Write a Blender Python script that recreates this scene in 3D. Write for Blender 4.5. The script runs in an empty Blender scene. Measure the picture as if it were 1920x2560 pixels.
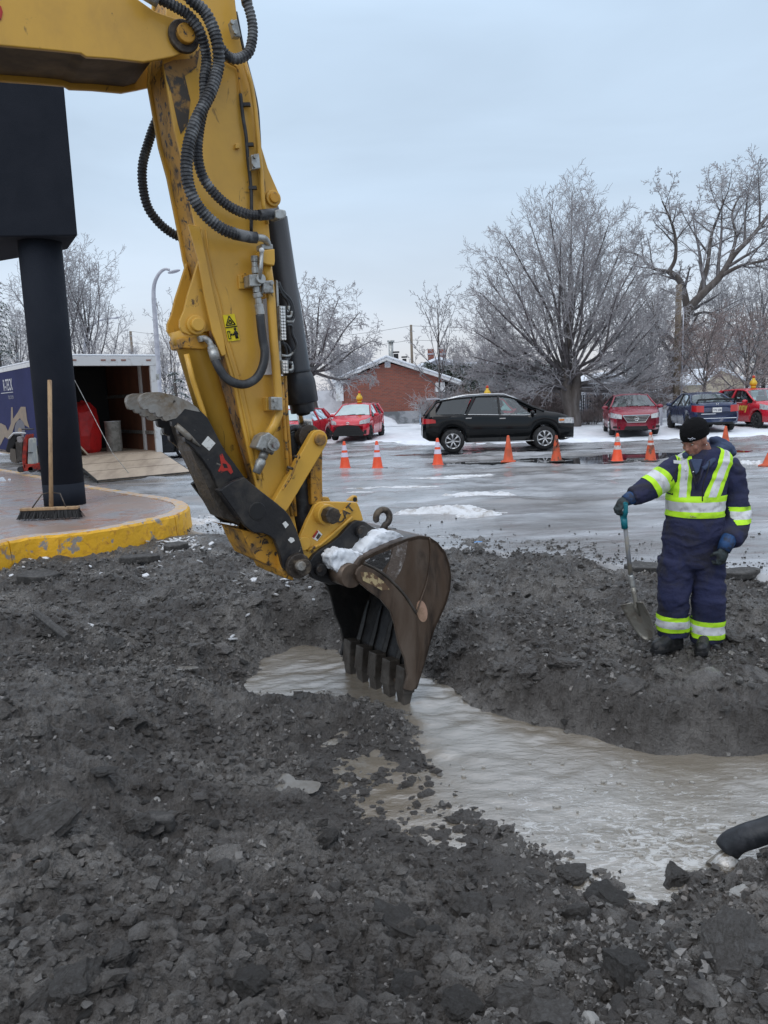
import bpy, bmesh, math, random
import numpy as np
from mathutils import Vector, Matrix
R_ = math.radians
SC = bpy.context.scene
COL = SC.collection
random.seed(7)

# ---------------------------------------------------------------- camera
FOC = 1920.0
CAM_H = 1.85
CAM_M = Matrix.Rotation(R_(90 - 8.53), 4, 'X') @ Matrix.Rotation(R_(-2.06), 4, 'Z')
cam_d = bpy.data.cameras.new('camera')
cam = bpy.data.objects.new('camera', cam_d)
COL.objects.link(cam)
cam.matrix_world = Matrix.Translation((0, 0, CAM_H)) @ CAM_M
cam_d.sensor_fit = 'VERTICAL'
cam_d.sensor_height = 36
cam_d.lens = 36 * FOC / 2560
cam_d.clip_start = 0.05
cam_d.clip_end = 2000
SC.camera = cam
CAM_R = CAM_M.to_3x3()

def ray(px, py):
    return CAM_R @ Vector(((px - 960) / FOC, -(py - 1280) / FOC, -1))
def at(px, py, Y):                       # point of the place seen at a photo pixel, Y metres ahead
    d = ray(px, py)
    return Vector((0, 0, CAM_H)) + d * (Y / d.y)
def atz(px, py, z):                      # the same on a level of height z
    d = ray(px, py)
    return Vector((0, 0, CAM_H)) + d * ((z - CAM_H) / d.z)

# ---------------------------------------------------------------- sky, sun, exposure
world = bpy.data.worlds.new('World')
SC.world = world
world.use_nodes = True
nt = world.node_tree
nt.nodes.clear()
def wn(t, **k):
    n = nt.nodes.new(t)
    for a, b in k.items(): setattr(n, a, b)
    return n
SUN_EL, SUN_AZ = 42, 205
sky = wn('ShaderNodeTexSky', sky_type='NISHITA', sun_disc=False, sun_elevation=R_(SUN_EL), sun_rotation=R_(SUN_AZ))
tc = wn('ShaderNodeTexCoord')
sep = wn('ShaderNodeSeparateXYZ')
nt.links.new(tc.outputs['Generated'], sep.inputs[0])
grad = wn('ShaderNodeValToRGB')
grad.color_ramp.elements[0].position = 0.0
grad.color_ramp.elements[0].color = (0.80, 0.79, 0.82, 1)
grad.color_ramp.elements[1].position = 1.0
grad.color_ramp.elements[1].color = (1.55, 1.65, 1.8, 1)
for p, c in ((0.05, (0.80, 0.83, 0.88)), (0.12, (0.70, 0.80, 0.92)), (0.24, (0.63, 0.78, 0.955)), (0.42, (0.62, 0.785, 0.98)), (0.7, (1.12, 1.22, 1.40))):
    e = grad.color_ramp.elements.new(p); e.color = (*c, 1)
nt.links.new(sep.outputs['Z'], grad.inputs['Fac'])
mp = wn('ShaderNodeMapping'); mp.inputs['Scale'].default_value = (1.2, 1.2, 4.2)
nz = wn('ShaderNodeTexNoise'); nz.inputs['Scale'].default_value = 1.6; nz.inputs['Detail'].default_value = 5
nz.inputs['Roughness'].default_value = .5; nz.inputs['Distortion'].default_value = .4
nt.links.new(tc.outputs['Generated'], mp.inputs[0]); nt.links.new(mp.outputs[0], nz.inputs[0])
mr = wn('ShaderNodeMapRange'); mr.inputs['From Min'].default_value = .3; mr.inputs['From Max'].default_value = .7
mr.inputs['To Min'].default_value = .88; mr.inputs['To Max'].default_value = 1.10
nt.links.new(nz.outputs['Fac'], mr.inputs['Value'])
mul = wn('ShaderNodeMix', data_type='RGBA', blend_type='MULTIPLY'); mul.inputs['Factor'].default_value = 1
nt.links.new(grad.outputs[0], mul.inputs['A']); nt.links.new(mr.outputs[0], mul.inputs['B'])
bg1 = wn('ShaderNodeBackground'); bg1.inputs['Strength'].default_value = .05
bg2 = wn('ShaderNodeBackground'); bg2.inputs['Strength'].default_value = 1.0
nt.links.new(sky.outputs[0], bg1.inputs[0]); nt.links.new(mul.outputs['Result'], bg2.inputs[0])
mx = wn('ShaderNodeMixShader'); mx.inputs[0].default_value = .93      # an almost closed cloud deck in front of the clear sky
nt.links.new(bg1.outputs[0], mx.inputs[1]); nt.links.new(bg2.outputs[0], mx.inputs[2])
wo = wn('ShaderNodeOutputWorld'); nt.links.new(mx.outputs[0], wo.inputs[0])

sun_d = bpy.data.lights.new('sun', 'SUN')
sun_d.energy = 0.75; sun_d.angle = R_(35); sun_d.color = (1, .97, .92)
sun = bpy.data.objects.new('sun', sun_d); COL.objects.link(sun)
sun.rotation_euler = (R_(90 - SUN_EL), 0, R_(180 - SUN_AZ))
SC.view_settings.view_transform = 'Standard'
SC.view_settings.look = 'None'
SC.view_settings.exposure = 0.0
SC.view_settings.gamma = 1.0
SC.view_settings.use_curve_mapping = False
SC.cycles.max_bounces = 6
SC.cycles.transparent_max_bounces = 12

# ---------------------------------------------------------------- things and parts
def link(o, parent=None, world=True):
    COL.objects.link(o)
    if parent is not None:
        o.parent = parent
        if world:
            off = Vector((0, 0, 0)); p = parent
            while p is not None:
                off += p.location; p = p.parent
            o.location = -off
    return o
def thing(name, label, cat, loc=(0, 0, 0), rotz=0, group=None):
    o = bpy.data.objects.new(name, None); COL.objects.link(o)
    o.empty_display_size = .2
    o.location = loc; o.rotation_euler = (0, 0, rotz)
    o['label'] = label; o['category'] = cat
    if group: o['group'] = group
    return o
def tag(o, label=None, cat=None, group=None, kind=None):
    if label: o['label'] = label
    if cat: o['category'] = cat
    if group: o['group'] = group
    if kind: o['kind'] = kind
    return o
def kids(o):
    return [c for c in KIDS.get(o.name, [])]
def copy_tree(o, parent=None):
    c = o.copy(); COL.objects.link(c); c.parent = parent
    for ch in list(o.children): copy_tree(ch, c)
    return c

class MB:                                 # collects shapes; build() links them as ONE mesh object
    def __init__(s):
        s.v = []; s.f = []; s.sm = []; s.mi = []
    def add(s, vs, fs, smooth=False, mi=0):
        b = len(s.v)
        s.v += [tuple(p) for p in vs]
        s.f += [tuple(i + b for i in f) for f in fs]
        s.sm += [smooth] * len(fs); s.mi += [mi] * len(fs)
        return s
    def box(s, c, d, rot=None, mi=0):
        hx, hy, hz = d[0] / 2, d[1] / 2, d[2] / 2
        vs = [Vector((x, y, z)) for x in (-hx, hx) for y in (-hy, hy) for z in (-hz, hz)]
        if rot is not None: vs = [rot @ v for v in vs]
        c = Vector(c)
        return s.add([v + c for v in vs], [(0, 1, 3, 2), (4, 6, 7, 5), (0, 4, 5, 1), (2, 3, 7, 6), (0, 2, 6, 4), (1, 5, 7, 3)], mi=mi)
    def prism(s, poly, off, mi=0):         # polygon of 3-D points swept by the vector off
        n = len(poly); off = Vector(off)
        a = [Vector(p) for p in poly]; b = [p + off for p in a]
        nrm = Vector((0, 0, 0))
        for i in range(n): nrm += a[i].cross(a[(i + 1) % n])
        fl = nrm.dot(off) > 0
        fs = [tuple(range(n)) if not fl else tuple(reversed(range(n))), tuple(range(n, 2 * n)) if fl else tuple(reversed(range(n, 2 * n)))]
        for i in range(n):
            j = (i + 1) % n
            fs.append((i, j, n + j, n + i) if fl else (j, i, n + i, n + j))
        return s.add(a + b, fs, mi=mi)
    def loft(s, rings, cap=True, closed=True, smooth=True, mi=0):
        n = len(rings[0]); vs = [p for r in rings for p in r]; fs = []
        for k in range(len(rings) - 1):
            for i in range(n if closed else n - 1):
                j = (i + 1) % n
                fs.append((k * n + i, k * n + j, (k + 1) * n + j, (k + 1) * n + i))
        s.add(vs, fs, smooth, mi)
        if cap:
            b = len(s.v) - len(vs)
            s.f += [tuple(b + i for i in reversed(range(n))), tuple(b + (len(rings) - 1) * n + i for i in range(n))]
            s.sm += [False, False]; s.mi += [mi, mi]
        return s
    def tube(s, pts, r, n=8, cap=True, smooth=True, mi=0):
        pts = [Vector(p) for p in pts]; m = len(pts)
        rs = r if isinstance(r, (list, tuple)) else [r] * m
        up = None; rings = []
        for i in range(m):
            t = (pts[min(i + 1, m - 1)] - pts[max(i - 1, 0)])
            if t.length < 1e-9: t = Vector((0, 0, 1))
            t.normalize()
            if up is None: up = t.orthogonal().normalized()
            else:
                up = up - t * up.dot(t)
                up = up.normalized() if up.length > 1e-6 else t.orthogonal().normalized()
            w = t.cross(up)
            rings.append([pts[i] + (up * math.cos(2 * math.pi * k / n) + w * math.sin(2 * math.pi * k / n)) * rs[i] for k in range(n)])
        return s.loft(rings, cap, True, smooth, mi)
    def cyl(s, a, b, r, n=16, r2=None, smooth=True, mi=0):
        return s.tube([a, b], [r, r if r2 is None else r2], n, True, smooth, mi)
    def ell(s, c, r, n=12, m=8, rot=None, mi=0):
        c = Vector(c); r = (r, r, r) if isinstance(r, (int, float)) else r
        rings = []
        for j in range(m + 1):
            ph = math.pi * (j / m); ph = min(max(ph, .06), math.pi - .06)
            rg = []
            for i in range(n):
                th = 2 * math.pi * i / n
                p = Vector((r[0] * math.sin(ph) * math.cos(th), r[1] * math.sin(ph) * math.sin(th), -r[2] * math.cos(ph)))
                if rot is not None: p = rot @ p
                rg.append(c + p)
            rings.append(rg)
        return s.loft(rings, mi=mi)
    def build(s, name, mats, parent=None, world=True, bevel=0, seg=2, jitter=0):
        me = bpy.data.meshes.new(name)
        me.from_pydata(s.v, [], s.f)
        mats = mats if isinstance(mats, (list, tuple)) else [mats]
        for m in mats: me.materials.append(m)
        me.polygons.foreach_set('use_smooth', s.sm)
        me.polygons.foreach_set('material_index', s.mi)
        me.update()
        o = link(bpy.data.objects.new(name, me), parent, world)
        if bevel:
            b = o.modifiers.new('bevel', 'BEVEL'); b.width = bevel; b.segments = seg; b.limit_method = 'ANGLE'; b.angle_limit = R_(40)
        return o

def np_mesh(name, V, F, mat, parent=None, smooth=True, world=True):
    me = bpy.data.meshes.new(name)
    V = np.asarray(V, np.float32); F = np.asarray(F, np.int32)
    me.vertices.add(len(V)); me.vertices.foreach_set('co', V.ravel())
    k = F.shape[1]
    me.loops.add(F.size); me.loops.foreach_set('vertex_index', F.ravel())
    me.polygons.add(len(F)); me.polygons.foreach_set('loop_start', np.arange(0, F.size, k, dtype=np.int32))
    me.polygons.foreach_set('use_smooth', np.full(len(F), smooth))
    me.update(calc_edges=True)
    me.materials.append(mat)
    return link(bpy.data.objects.new(name, me), parent, world)

def spline(P, n=8):                       # Catmull-Rom through the points
    P = [Vector(p) for p in P]; out = []
    for i in range(len(P) - 1):
        a, b, c, d = P[max(i - 1, 0)], P[i], P[i + 1], P[min(i + 2, len(P) - 1)]
        for k in range(n):
            t = k / n
            out.append(.5 * ((2 * b) + (c - a) * t + (2 * a - 5 * b + 4 * c - d) * t * t + (3 * b - a - 3 * c + d) * t ** 3))
    out.append(P[-1])
    return out
def resample(pts, step):
    out = [pts[0]]; acc = 0
    for i in range(1, len(pts)):
        a, b = pts[i - 1], pts[i]; L = (b - a).length
        if L < 1e-9: continue
        t = step - acc
        while t <= L:
            out.append(a.lerp(b, t / L)); t += step
        acc = L - (t - step)
    return out

# value noise on numpy arrays
def _h(ix, iy, s):
    n = (ix.astype(np.int64) * 374761393 + iy.astype(np.int64) * 668265263 + s * 974711) & 0x7fffffff
    n = ((n ^ (n >> 13)) * 1274126177) & 0x7fffffff
    n = (n ^ (n >> 16)) & 0xffff
    return n / 65535.0
def vnoise(x, y, s=0):
    ix = np.floor(x); iy = np.floor(y); fx = x - ix; fy = y - iy
    fx = fx * fx * (3 - 2 * fx); fy = fy * fy * (3 - 2 * fy)
    a = _h(ix, iy, s); b = _h(ix + 1, iy, s); c = _h(ix, iy + 1, s); d = _h(ix + 1, iy + 1, s)
    return (a * (1 - fx) + b * fx) * (1 - fy) + (c * (1 - fx) + d * fx) * fy
def fbm(x, y, oct=4, s=0, gain=.5):
    t = 0; a = 1; q = 0
    for o in range(oct):
        t = t + a * vnoise(x * 2 ** o, y * 2 ** o, s + o); q += a; a *= gain
    return t / q
def worley(x, y, s=0):
    ix = np.floor(x); iy = np.floor(y); best = np.full(np.shape(x), 9.0); idv = np.zeros(np.shape(x))
    for dx in (-1, 0, 1):
        for dy in (-1, 0, 1):
            cx = ix + dx; cy = iy + dy
            d = (cx + _h(cx, cy, s) - x) ** 2 + (cy + _h(cx, cy, s + 7) - y) ** 2
            m = d < best
            best = np.where(m, d, best); idv = np.where(m, _h(cx, cy, s + 13), idv)
    return np.sqrt(best), idv

# ---------------------------------------------------------------- materials
def mat(name, col, rough=.6, col2=None, sc=6, amt=.5, soft=.08, rough2=None, metal=0, metal2=None, bump=0, bsc=None, coat=0,
        spec=.5, col3=None, sc3=30, amt3=.35, soft3=.05, stretch=(1, 1, 1), jit=0, detail=6, trans=0, ior=1.45, coord='Object', rough3=None):
    m = bpy.data.materials.new(name); m.use_nodes = True
    t = m.node_tree; b = t.nodes['Principled BSDF']; L = t.links.new
    def N(k, **a):
        n = t.nodes.new(k)
        for q, w in a.items(): setattr(n, q, w)
        return n
    def I(n, k, v): n.inputs[k].default_value = v
    I(b, 'Roughness', rough); I(b, 'Metallic', metal); I(b, 'Specular IOR Level', spec); I(b, 'IOR', ior)
    if coat: I(b, 'Coat Weight', coat); I(b, 'Coat Roughness', .05)
    if trans: I(b, 'Transmission Weight', trans)
    I(b, 'Base Color', (*col, 1))
    tcn = N('ShaderNodeTexCoord'); mpn = N('ShaderNodeMapping'); I(mpn, 'Scale', stretch)
    if coord == 'World':
        g = N('ShaderNodeNewGeometry'); L(g.outputs['Position'], mpn.inputs[0])
    else: L(tcn.outputs['Object'], mpn.inputs[0])
    cur = None; rcur = None
    def layer(cur, rcur, c2, scale, amount, sof, r2, dist=.3):
        n = N('ShaderNodeTexNoise'); I(n, 'Scale', scale); I(n, 'Detail', detail); I(n, 'Roughness', .62); I(n, 'Distortion', dist)
        L(mpn.outputs[0], n.inputs['Vector'])
        r = N('ShaderNodeMapRange'); r.interpolation_type = 'SMOOTHSTEP'
        I(r, 'From Min', 1 - amount - sof); I(r, 'From Max', 1 - amount + sof)
        L(n.outputs['Fac'], r.inputs['Value'])
        mxn = N('ShaderNodeMix', data_type='RGBA'); L(r.outputs[0], mxn.inputs['Factor'])
        if cur is None: mxn.inputs['A'].default_value = (*col, 1)
        else: L(cur, mxn.inputs['A'])
        mxn.inputs['B'].default_value = (*c2, 1)
        if r2 is not None:
            q = N('ShaderNodeMix', data_type='FLOAT'); L(r.outputs[0], q.inputs['Factor'])
            if rcur is None: q.inputs['A'].default_value = rough
            else: L(rcur, q.inputs['A'])
            q.inputs['B'].default_value = r2; rcur = q.outputs['Result']
        return mxn.outputs['Result'], rcur, r.outputs[0]
    if col2 is not None:
        cur, rcur, fac = layer(cur, rcur, col2, sc, amt, soft, rough2)
        if metal2 is not None:
            q = N('ShaderNodeMix', data_type='FLOAT'); L(fac, q.inputs['Factor']); q.inputs['A'].default_value = metal; q.inputs['B'].default_value = metal2
            L(q.outputs['Result'], b.inputs['Metallic'])
    if col3 is not None: cur, rcur, _ = layer(cur, rcur, col3, sc3, amt3, soft3, rough3, .8)
    if jit:
        oi = N('ShaderNodeObjectInfo') if jit > 0 else N('ShaderNodeNewGeometry')
        src = oi.outputs['Random'] if jit > 0 else oi.outputs['Random Per Island']
        r = N('ShaderNodeMapRange'); I(r, 'To Min', 1 - abs(jit)); I(r, 'To Max', 1 + abs(jit)); L(src, r.inputs['Value'])
        mu = N('ShaderNodeMix', data_type='RGBA', blend_type='MULTIPLY'); I(mu, 'Factor', 1)
        if cur is None: mu.inputs['A'].default_value = (*col, 1)
        else: L(cur, mu.inputs['A'])
        L(r.outputs[0], mu.inputs['B']); cur = mu.outputs['Result']
    if cur is not None: L(cur, b.inputs['Base Color'])
    if rcur is not None: L(rcur, b.inputs['Roughness'])
    if bump:
        n = N('ShaderNodeTexNoise'); I(n, 'Scale', bsc or sc * 3); I(n, 'Detail', 8); I(n, 'Roughness', .65); L(mpn.outputs[0], n.inputs['Vector'])
        bp = N('ShaderNodeBump'); I(bp, 'Strength', min(1, bump)); I(bp, 'Distance', .02 if bump <= 1 else .02 * bump)
        L(n.outputs['Fac'], bp.inputs['Height']); L(bp.outputs[0], b.inputs['Normal'])
    return m

M = {}
M['yellow'] = mat('yellow_paint', (.64, .36, .05), .4, (.50, .28, .05), 3.2, .40, .22, .5, bump=.10, bsc=9, coat=.2, col3=(.07, .045, .03), sc3=9, amt3=.325, soft3=.05, rough3=.8, stretch=(1, 1, .6))
M['yellow_dirty'] = mat('yellow_paint_worn', (.52, .26, .03), .5, (.14, .09, .05), 5, .42, .12, .75, bump=.25, bsc=14, col3=(.035, .028, .024), sc3=18, amt3=.42, soft3=.05)
M['belly'] = mat('dark_brown_yellow_paint', (.17, .105, .04), .6, (.08, .06, .04), 3, .5, .2, .8, bump=.2, bsc=10)  # darker brown yellow than the plates, for the boom box
M['black_steel'] = mat('black_painted_steel', (.014, .014, .016), .38, (.045, .04, .035), 5, .42, .12, .65, bump=.22, bsc=14, col3=(.20, .18, .15), sc3=11, amt3=.30, soft3=.03)
M['worn_steel'] = mat('worn_bare_steel', (.30, .29, .27), .5, (.16, .11, .06), 7, .47, .15, .7, metal=.45, metal2=.2, bump=.35, bsc=24, col3=(.05, .04, .03), sc3=14, amt3=.36)
M['rust'] = mat('rusty_bucket_steel', (.090, .060, .042), .30, (.155, .12, .095), 4, .45, .2, .42, metal=.35, bump=.2, bsc=12, stretch=(1, 1, .35), col3=(.028, .021, .018), sc3=3.5, amt3=.46, soft3=.1)
M['rust_light'] = mat('scraped_rust_patch', (.40, .25, .18), .55, (.25, .16, .1), 9, .5, .1, bump=.1)
M['mud_steel'] = mat('mud_coated_steel', (.045, .038, .032), .3, (.08, .07, .06), 8, .45, .1, .5, bump=.6, bsc=20)
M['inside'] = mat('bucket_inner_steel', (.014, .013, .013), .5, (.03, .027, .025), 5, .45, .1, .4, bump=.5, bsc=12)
M['greasy'] = mat('greasy_pin_steel', (.055, .045, .038), .35, (.14, .11, .08), 12, .42, .08, .6, metal=.4, bump=.4, bsc=40)
M['rubber'] = mat('hose_rubber', (.022, .023, .026), .45, (.07, .075, .08), 9, .42, .15, .6, bump=.1, bsc=40)
M['hose_dusty'] = mat('hose_rubber_dusty', (.035, .037, .042), .5, (.20, .21, .22), 8, .44, .12, .7, bump=.1, bsc=40)
M['zinc'] = mat('zinc_plated_steel', (.42, .43, .42), .35, (.24, .23, .21), 14, .45, .12, .55, metal=.6, bump=.15, bsc=40)
M['chrome'] = mat('chrome_rod', (.62, .62, .62), .1, (.3, .27, .24), 5, .36, .1, .35, metal=1)
M['white_paint'] = mat('white_paint', (.66, .67, .68), .4, (.42, .40, .37), 5, .4, .1, .6, bump=.04)
M['cyl_black'] = mat('black_cylinder_paint', (.016, .019, .025), .35, (.05, .05, .05), 6, .36, .1, .6, bump=.08, bsc=20)
M['snow'] = mat('snow', (.80, .83, .87), .7, (.66, .69, .74), 2.5, .5, .25, bump=.5, bsc=6, spec=.3)
M['dirty_snow'] = mat('dirty_snow', (.66, .67, .69), .6, (.30, .27, .24), 5, .42, .12, bump=.9, bsc=14, spec=.4)
M['black'] = mat('flat_black', (.012, .012, .013), .6)
M['dark_plastic'] = mat('dark_plastic', (.02, .02, .022), .45, bump=.05, bsc=50)
M['decal_yellow'] = mat('decal_yellow', (.75, .60, .01), .5, (.5, .38, .02), 30, .4, .1)
M['decal_white'] = mat('decal_white', (.7, .7, .68), .5, (.4, .38, .36), 30, .38, .1)
M['decal_red'] = mat('decal_red', (.42, .03, .02), .5, (.05, .02, .02), 25, .42, .05)
# ================================================================ THE GROUND
WZ = -0.45                                # level of the muddy water in the pit
M['dirt'] = mat('wet_dirt', (.078, .069, .062), .40, (.21, .195, .18), 1.2, .47, .13, .17, bump=2.4, bsc=42, coord='World', spec=.9, col3=(.045, .037, .031), sc3=6, amt3=.43, soft3=.14, rough3=.5)  # pale patches put the wet soil's sky sheen into the colour
M['stone'] = mat('slate_stone', (.125, .117, .11), .38, (.17, .163, .155), 16, .42, .2, .25, bump=.6, bsc=60, jit=-.72, coord='World', col3=(.075, .058, .045), sc3=1.1, amt3=.38, soft3=.12)
M['stone_big'] = mat('dusty_stone', (.125, .117, .11), .6, (.075, .067, .06), 14, .5, .15, .4, bump=1.4, bsc=34, jit=.4, col3=(.16, .155, .15), sc3=5, amt3=.4, soft3=.12)
M['stone_pale'] = mat('pale_limestone', (.42, .41, .39), .6, (.22, .21, .2), 30, .4, .1, bump=.6, bsc=60)
M['water'] = mat('muddy_water', (.170, .140, .102), .05, (.225, .20, .165), .8, .48, .2, .06, bump=.45, bsc=13, ior=2.15, coord='World', stretch=(.8, 1.7, 1), spec=.9)
def foam_on(m, cx, cy, rad):
    t = m.node_tree; b = t.nodes['Principled BSDF']; L = t.links.new
    g = t.nodes.new('ShaderNodeNewGeometry'); d = t.nodes.new('ShaderNodeVectorMath'); d.operation = 'DISTANCE'; d.inputs[1].default_value = (cx, cy, WZ); L(g.outputs['Position'], d.inputs[0])
    n = t.nodes.new('ShaderNodeTexNoise'); n.inputs['Scale'].default_value = 9; n.inputs['Detail'].default_value = 7; n.inputs['Roughness'].default_value = .72; n.inputs['Distortion'].default_value = 2.2
    mp_ = t.nodes.new('ShaderNodeMapping'); mp_.inputs['Scale'].default_value = (.8, 1.6, 1); mp_.inputs['Rotation'].default_value = (0, 0, .25); L(g.outputs['Position'], mp_.inputs[0]); L(mp_.outputs[0], n.inputs[0])
    r = t.nodes.new('ShaderNodeMapRange'); r.inputs['From Min'].default_value = 0; r.inputs['From Max'].default_value = rad; r.inputs['To Min'].default_value = .09; r.inputs['To Max'].default_value = -.16; L(d.outputs['Value'], r.inputs[0])
    a = t.nodes.new('ShaderNodeMath'); a.operation = 'ADD'; L(n.outputs['Fac'], a.inputs[0]); L(r.outputs[0], a.inputs[1])
    q = t.nodes.new('ShaderNodeMapRange'); q.interpolation_type = 'SMOOTHSTEP'; q.inputs['From Min'].default_value = .52; q.inputs['From Max'].default_value = .64; L(a.outputs[0], q.inputs[0])
    mx_ = t.nodes.new('ShaderNodeMix'); mx_.data_type = 'RGBA'; old = b.inputs['Base Color'].links[0].from_socket; L(q.outputs[0], mx_.inputs['Factor']); L(old, mx_.inputs['A']); mx_.inputs['B'].default_value = (.40, .39, .37, 1); L(mx_.outputs['Result'], b.inputs['Base Color'])
    m2 = t.nodes.new('ShaderNodeMix'); m2.data_type = 'FLOAT'; L(q.outputs[0], m2.inputs['Factor']); m2.inputs['A'].default_value = .05; m2.inputs['B'].default_value = .45; L(m2.outputs['Result'], b.inputs['Roughness'])
fw_ = atz(1640, 2130, WZ); foam_on(M['water'], fw_.x, fw_.y, 1.5)
M['seep'] = mat('seeping_muddy_water', (.15, .135, .115), .06, (.20, .185, .165), 6, .48, .15, .12, bump=.25, bsc=14, ior=1.45, coord='World')
M['foam'] = mat('grey_foam', (.36, .345, .32), .4, (.28, .26, .23), 40, .45, .1, bump=.3)
M['lot'] = mat('wet_icy_asphalt', (.26, .262, .268), .20, (.43, .44, .46), .9, .47, .16, .34, bump=.45, bsc=9, coord='World', stretch=(.5, 1.3, 1), col3=(.17, .155, .145), sc3=.5, amt3=.44, soft3=.14, rough3=.12, spec=.9)
M['puddle'] = mat('puddle_water', (.02, .021, .024), .03, spec=.9)
M['concrete'] = mat('stained_wet_concrete', (.29, .215, .18), .32, (.36, .35, .36), 1.1, .47, .14, .18, bump=.15, bsc=30, coord='World', col3=(.36, .17, .10), sc3=2.2, amt3=.40, soft3=.12)
M['kerb'] = mat('chipped_yellow_kerb_paint', (.78, .42, .018), .5, (.26, .25, .24), 4.0, .40, .02, .75, bump=.5, bsc=18, col3=(.45, .20, .03), sc3=9, amt3=.4, soft3=.12)
M['kerb_top'] = mat('worn_kerb_top', (.52, .33, .18), .45, (.42, .38, .36), 6, .5, .08, .5, bump=.3, bsc=18, col3=(.60, .36, .06), sc3=3, amt3=.42)
M['asphalt_cut'] = mat('broken_asphalt', (.055, .052, .05), .75, (.10, .095, .09), 20, .45, .1, bump=1, bsc=30)

CP = []
def cp(z, *pts):
    for p in pts:
        w = atz(p[0], p[1], z); CP.append((w.x, w.y, z))
# shorelines
cp(WZ, (1036, 1815), (1060, 1880), (1100, 1950), (1170, 2030), (1260, 2085), (1320, 2135), (1390, 2185), (1445, 2225), (1500, 2228), (1560, 2215), (1640, 2190), (1730, 2180), (1800, 2165), (1870, 2150), (1935, 2105))
cp(WZ, (1060, 1685), (1150, 1738), (1230, 1778), (1330, 1808), (1410, 1822), (1500, 1848), (1590, 1872), (1660, 1888), (1790, 1888), (1930, 1882), (2200, 1900))
cp(WZ, (605, 1700), (640, 1655), (700, 1622), (770, 1612), (840, 1622), (905, 1650), (612, 1728), (690, 1742), (760, 1735), (820, 1735))
# under water
cp(WZ - .12, (1150, 1850), (1300, 1950), (1450, 2080), (1600, 2050), (1750, 2080), (1850, 1960), (1300, 1860), (1550, 1950), (1750, 1940), (700, 1680), (780, 1665), (1100, 1760), (1880, 2120), (1720, 2150), (2100, 2000))
# soaked flat left of the pool
cp(WZ - .008, (870, 1830), (950, 1900), (1010, 1990), (880, 1930), (960, 2010), (1060, 2060))
cp(WZ + .012, (800, 1860), (810, 1980), (900, 2070), (1120, 2120), (1220, 2170))
cp(-.36, (700, 1850), (640, 1960), (720, 2060), (860, 2150), (1000, 2190), (1300, 2240), (560, 1800))
# right bank
cp(-.19, (1660, 1610), (1765, 1650))
cp(-.14, (1560, 1600), (1850, 1600), (1500, 1540))
cp(-.17, (1550, 1680), (1700, 1705), (1850, 1710))
cp(-.20, (1620, 1764), (1780, 1768), (1930, 1768)); cp(-.19, (1450, 1716), (1330, 1684))
cp(WZ + .10, (842, 1752), (872, 1785), (915, 1812), (760, 1768), (690, 1772)); cp(WZ + .05, (955, 1845), (985, 1880))
cp(-.16, (1300, 1600), (1400, 1620))
cp(-.12, (1130, 1500), (1250, 1520), (1400, 1520), (1100, 1560))
cp(-.30, (1120, 1660), (1230, 1700), (1090, 1610))
cp(-.03, (1130, 1420), (1250, 1430), (1400, 1450), (1600, 1460), (1800, 1500), (1900, 1520))
cp(0.0, (1150, 1390), (1300, 1400), (1500, 1405))
cp(-.06, (1700, 1430), (1900, 1442), (2100, 1450))
# left bank
cp(-.06, (780, 1505), (700, 1490), (850, 1500), (950, 1480), (640, 1520))
cp(-.36, (800, 1592), (700, 1600), (620, 1640), (880, 1610))
cp(0.03, (0, 1435), (85, 1412), (282, 1382), (461, 1345), (560, 1345), (650, 1370), (750, 1400))
cp(0.0, (200, 1480), (400, 1450), (560, 1440), (0, 1540))
cp(-.06, (300, 1560), (480, 1530))
cp(-.02, (0, 1650), (100, 1700))
cp(-.14, (300, 1660), (420, 1620), (200, 1800))
cp(-.27, (520, 1640), (460, 1740), (540, 1720))
cp(-.36, (560, 1780), (450, 1880))
cp(-.05, (0, 1850), (60, 1950))
cp(-.22, (300, 1920), (350, 2050))
cp(-.02, (0, 2100), (100, 2200))
cp(-.20, (500, 2150), (620, 2220))
cp(0.04, (0, 2350), (0, 2560), (200, 2450))
cp(-.04, (400, 2400), (600, 2500))
cp(-.25, (900, 2260), (1100, 2290), (1250, 2330))
cp(-.12, (900, 2400), (1150, 2450), (1400, 2420))
cp(-.02, (900, 2560), (1300, 2560), (1600, 2540))
cp(WZ - .01, (1660, 2260), (1620, 2240), (1700, 2235))
cp(-.34, (1560, 2290), (1480, 2275))
cp(-.24, (1780, 2230), (1850, 2190), (1720, 2310))
cp(-.10, (1820, 2330), (1910, 2230), (1600, 2400))
cp(0.0, (1900, 2450), (1920, 2560), (1750, 2480))
for x, y, z in ((-6, 1, 0), (0, .6, .1), (6, 1, .1), (-8, 5, 0), (-8, 10, 0), (-3.5, 12.5, -.1), (1, 12.5, -.15), (7, 12, -.15), (8, 8, -.1), (7, 5, -.2), (6.5, 3, -.3), (-4, 3, .02), (-5, 14, -.1), (4, 14, -.15), (3.2, 1.4, .1), (-3, 1.2, .1), (0, 10.8, -.1), (3.8, 9.3, -.1), (-1.5, 11.5, -.1), (-6, 9.5, -.1), (-4.2, 10.8, -.1)):
    CP.append((x, y, z))
CPA = np.array(CP)
_n = len(CPA)
_D = np.hypot(CPA[:, None, 0] - CPA[None, :, 0], CPA[:, None, 1] - CPA[None, :, 1])
_A = np.zeros((_n + 3, _n + 3)); _A[:_n, :_n] = -np.sqrt(_D ** 2 + .0025) - .004 * np.eye(_n) * 0 + .01 * np.eye(_n)
_A[:_n, _n] = 1; _A[:_n, _n + 1:_n + 3] = CPA[:, :2]; _A[_n, :_n] = 1; _A[_n + 1:, :_n] = CPA[:, :2].T
_W = np.linalg.solve(_A, np.concatenate([CPA[:, 2], [0, 0, 0]]))
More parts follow.
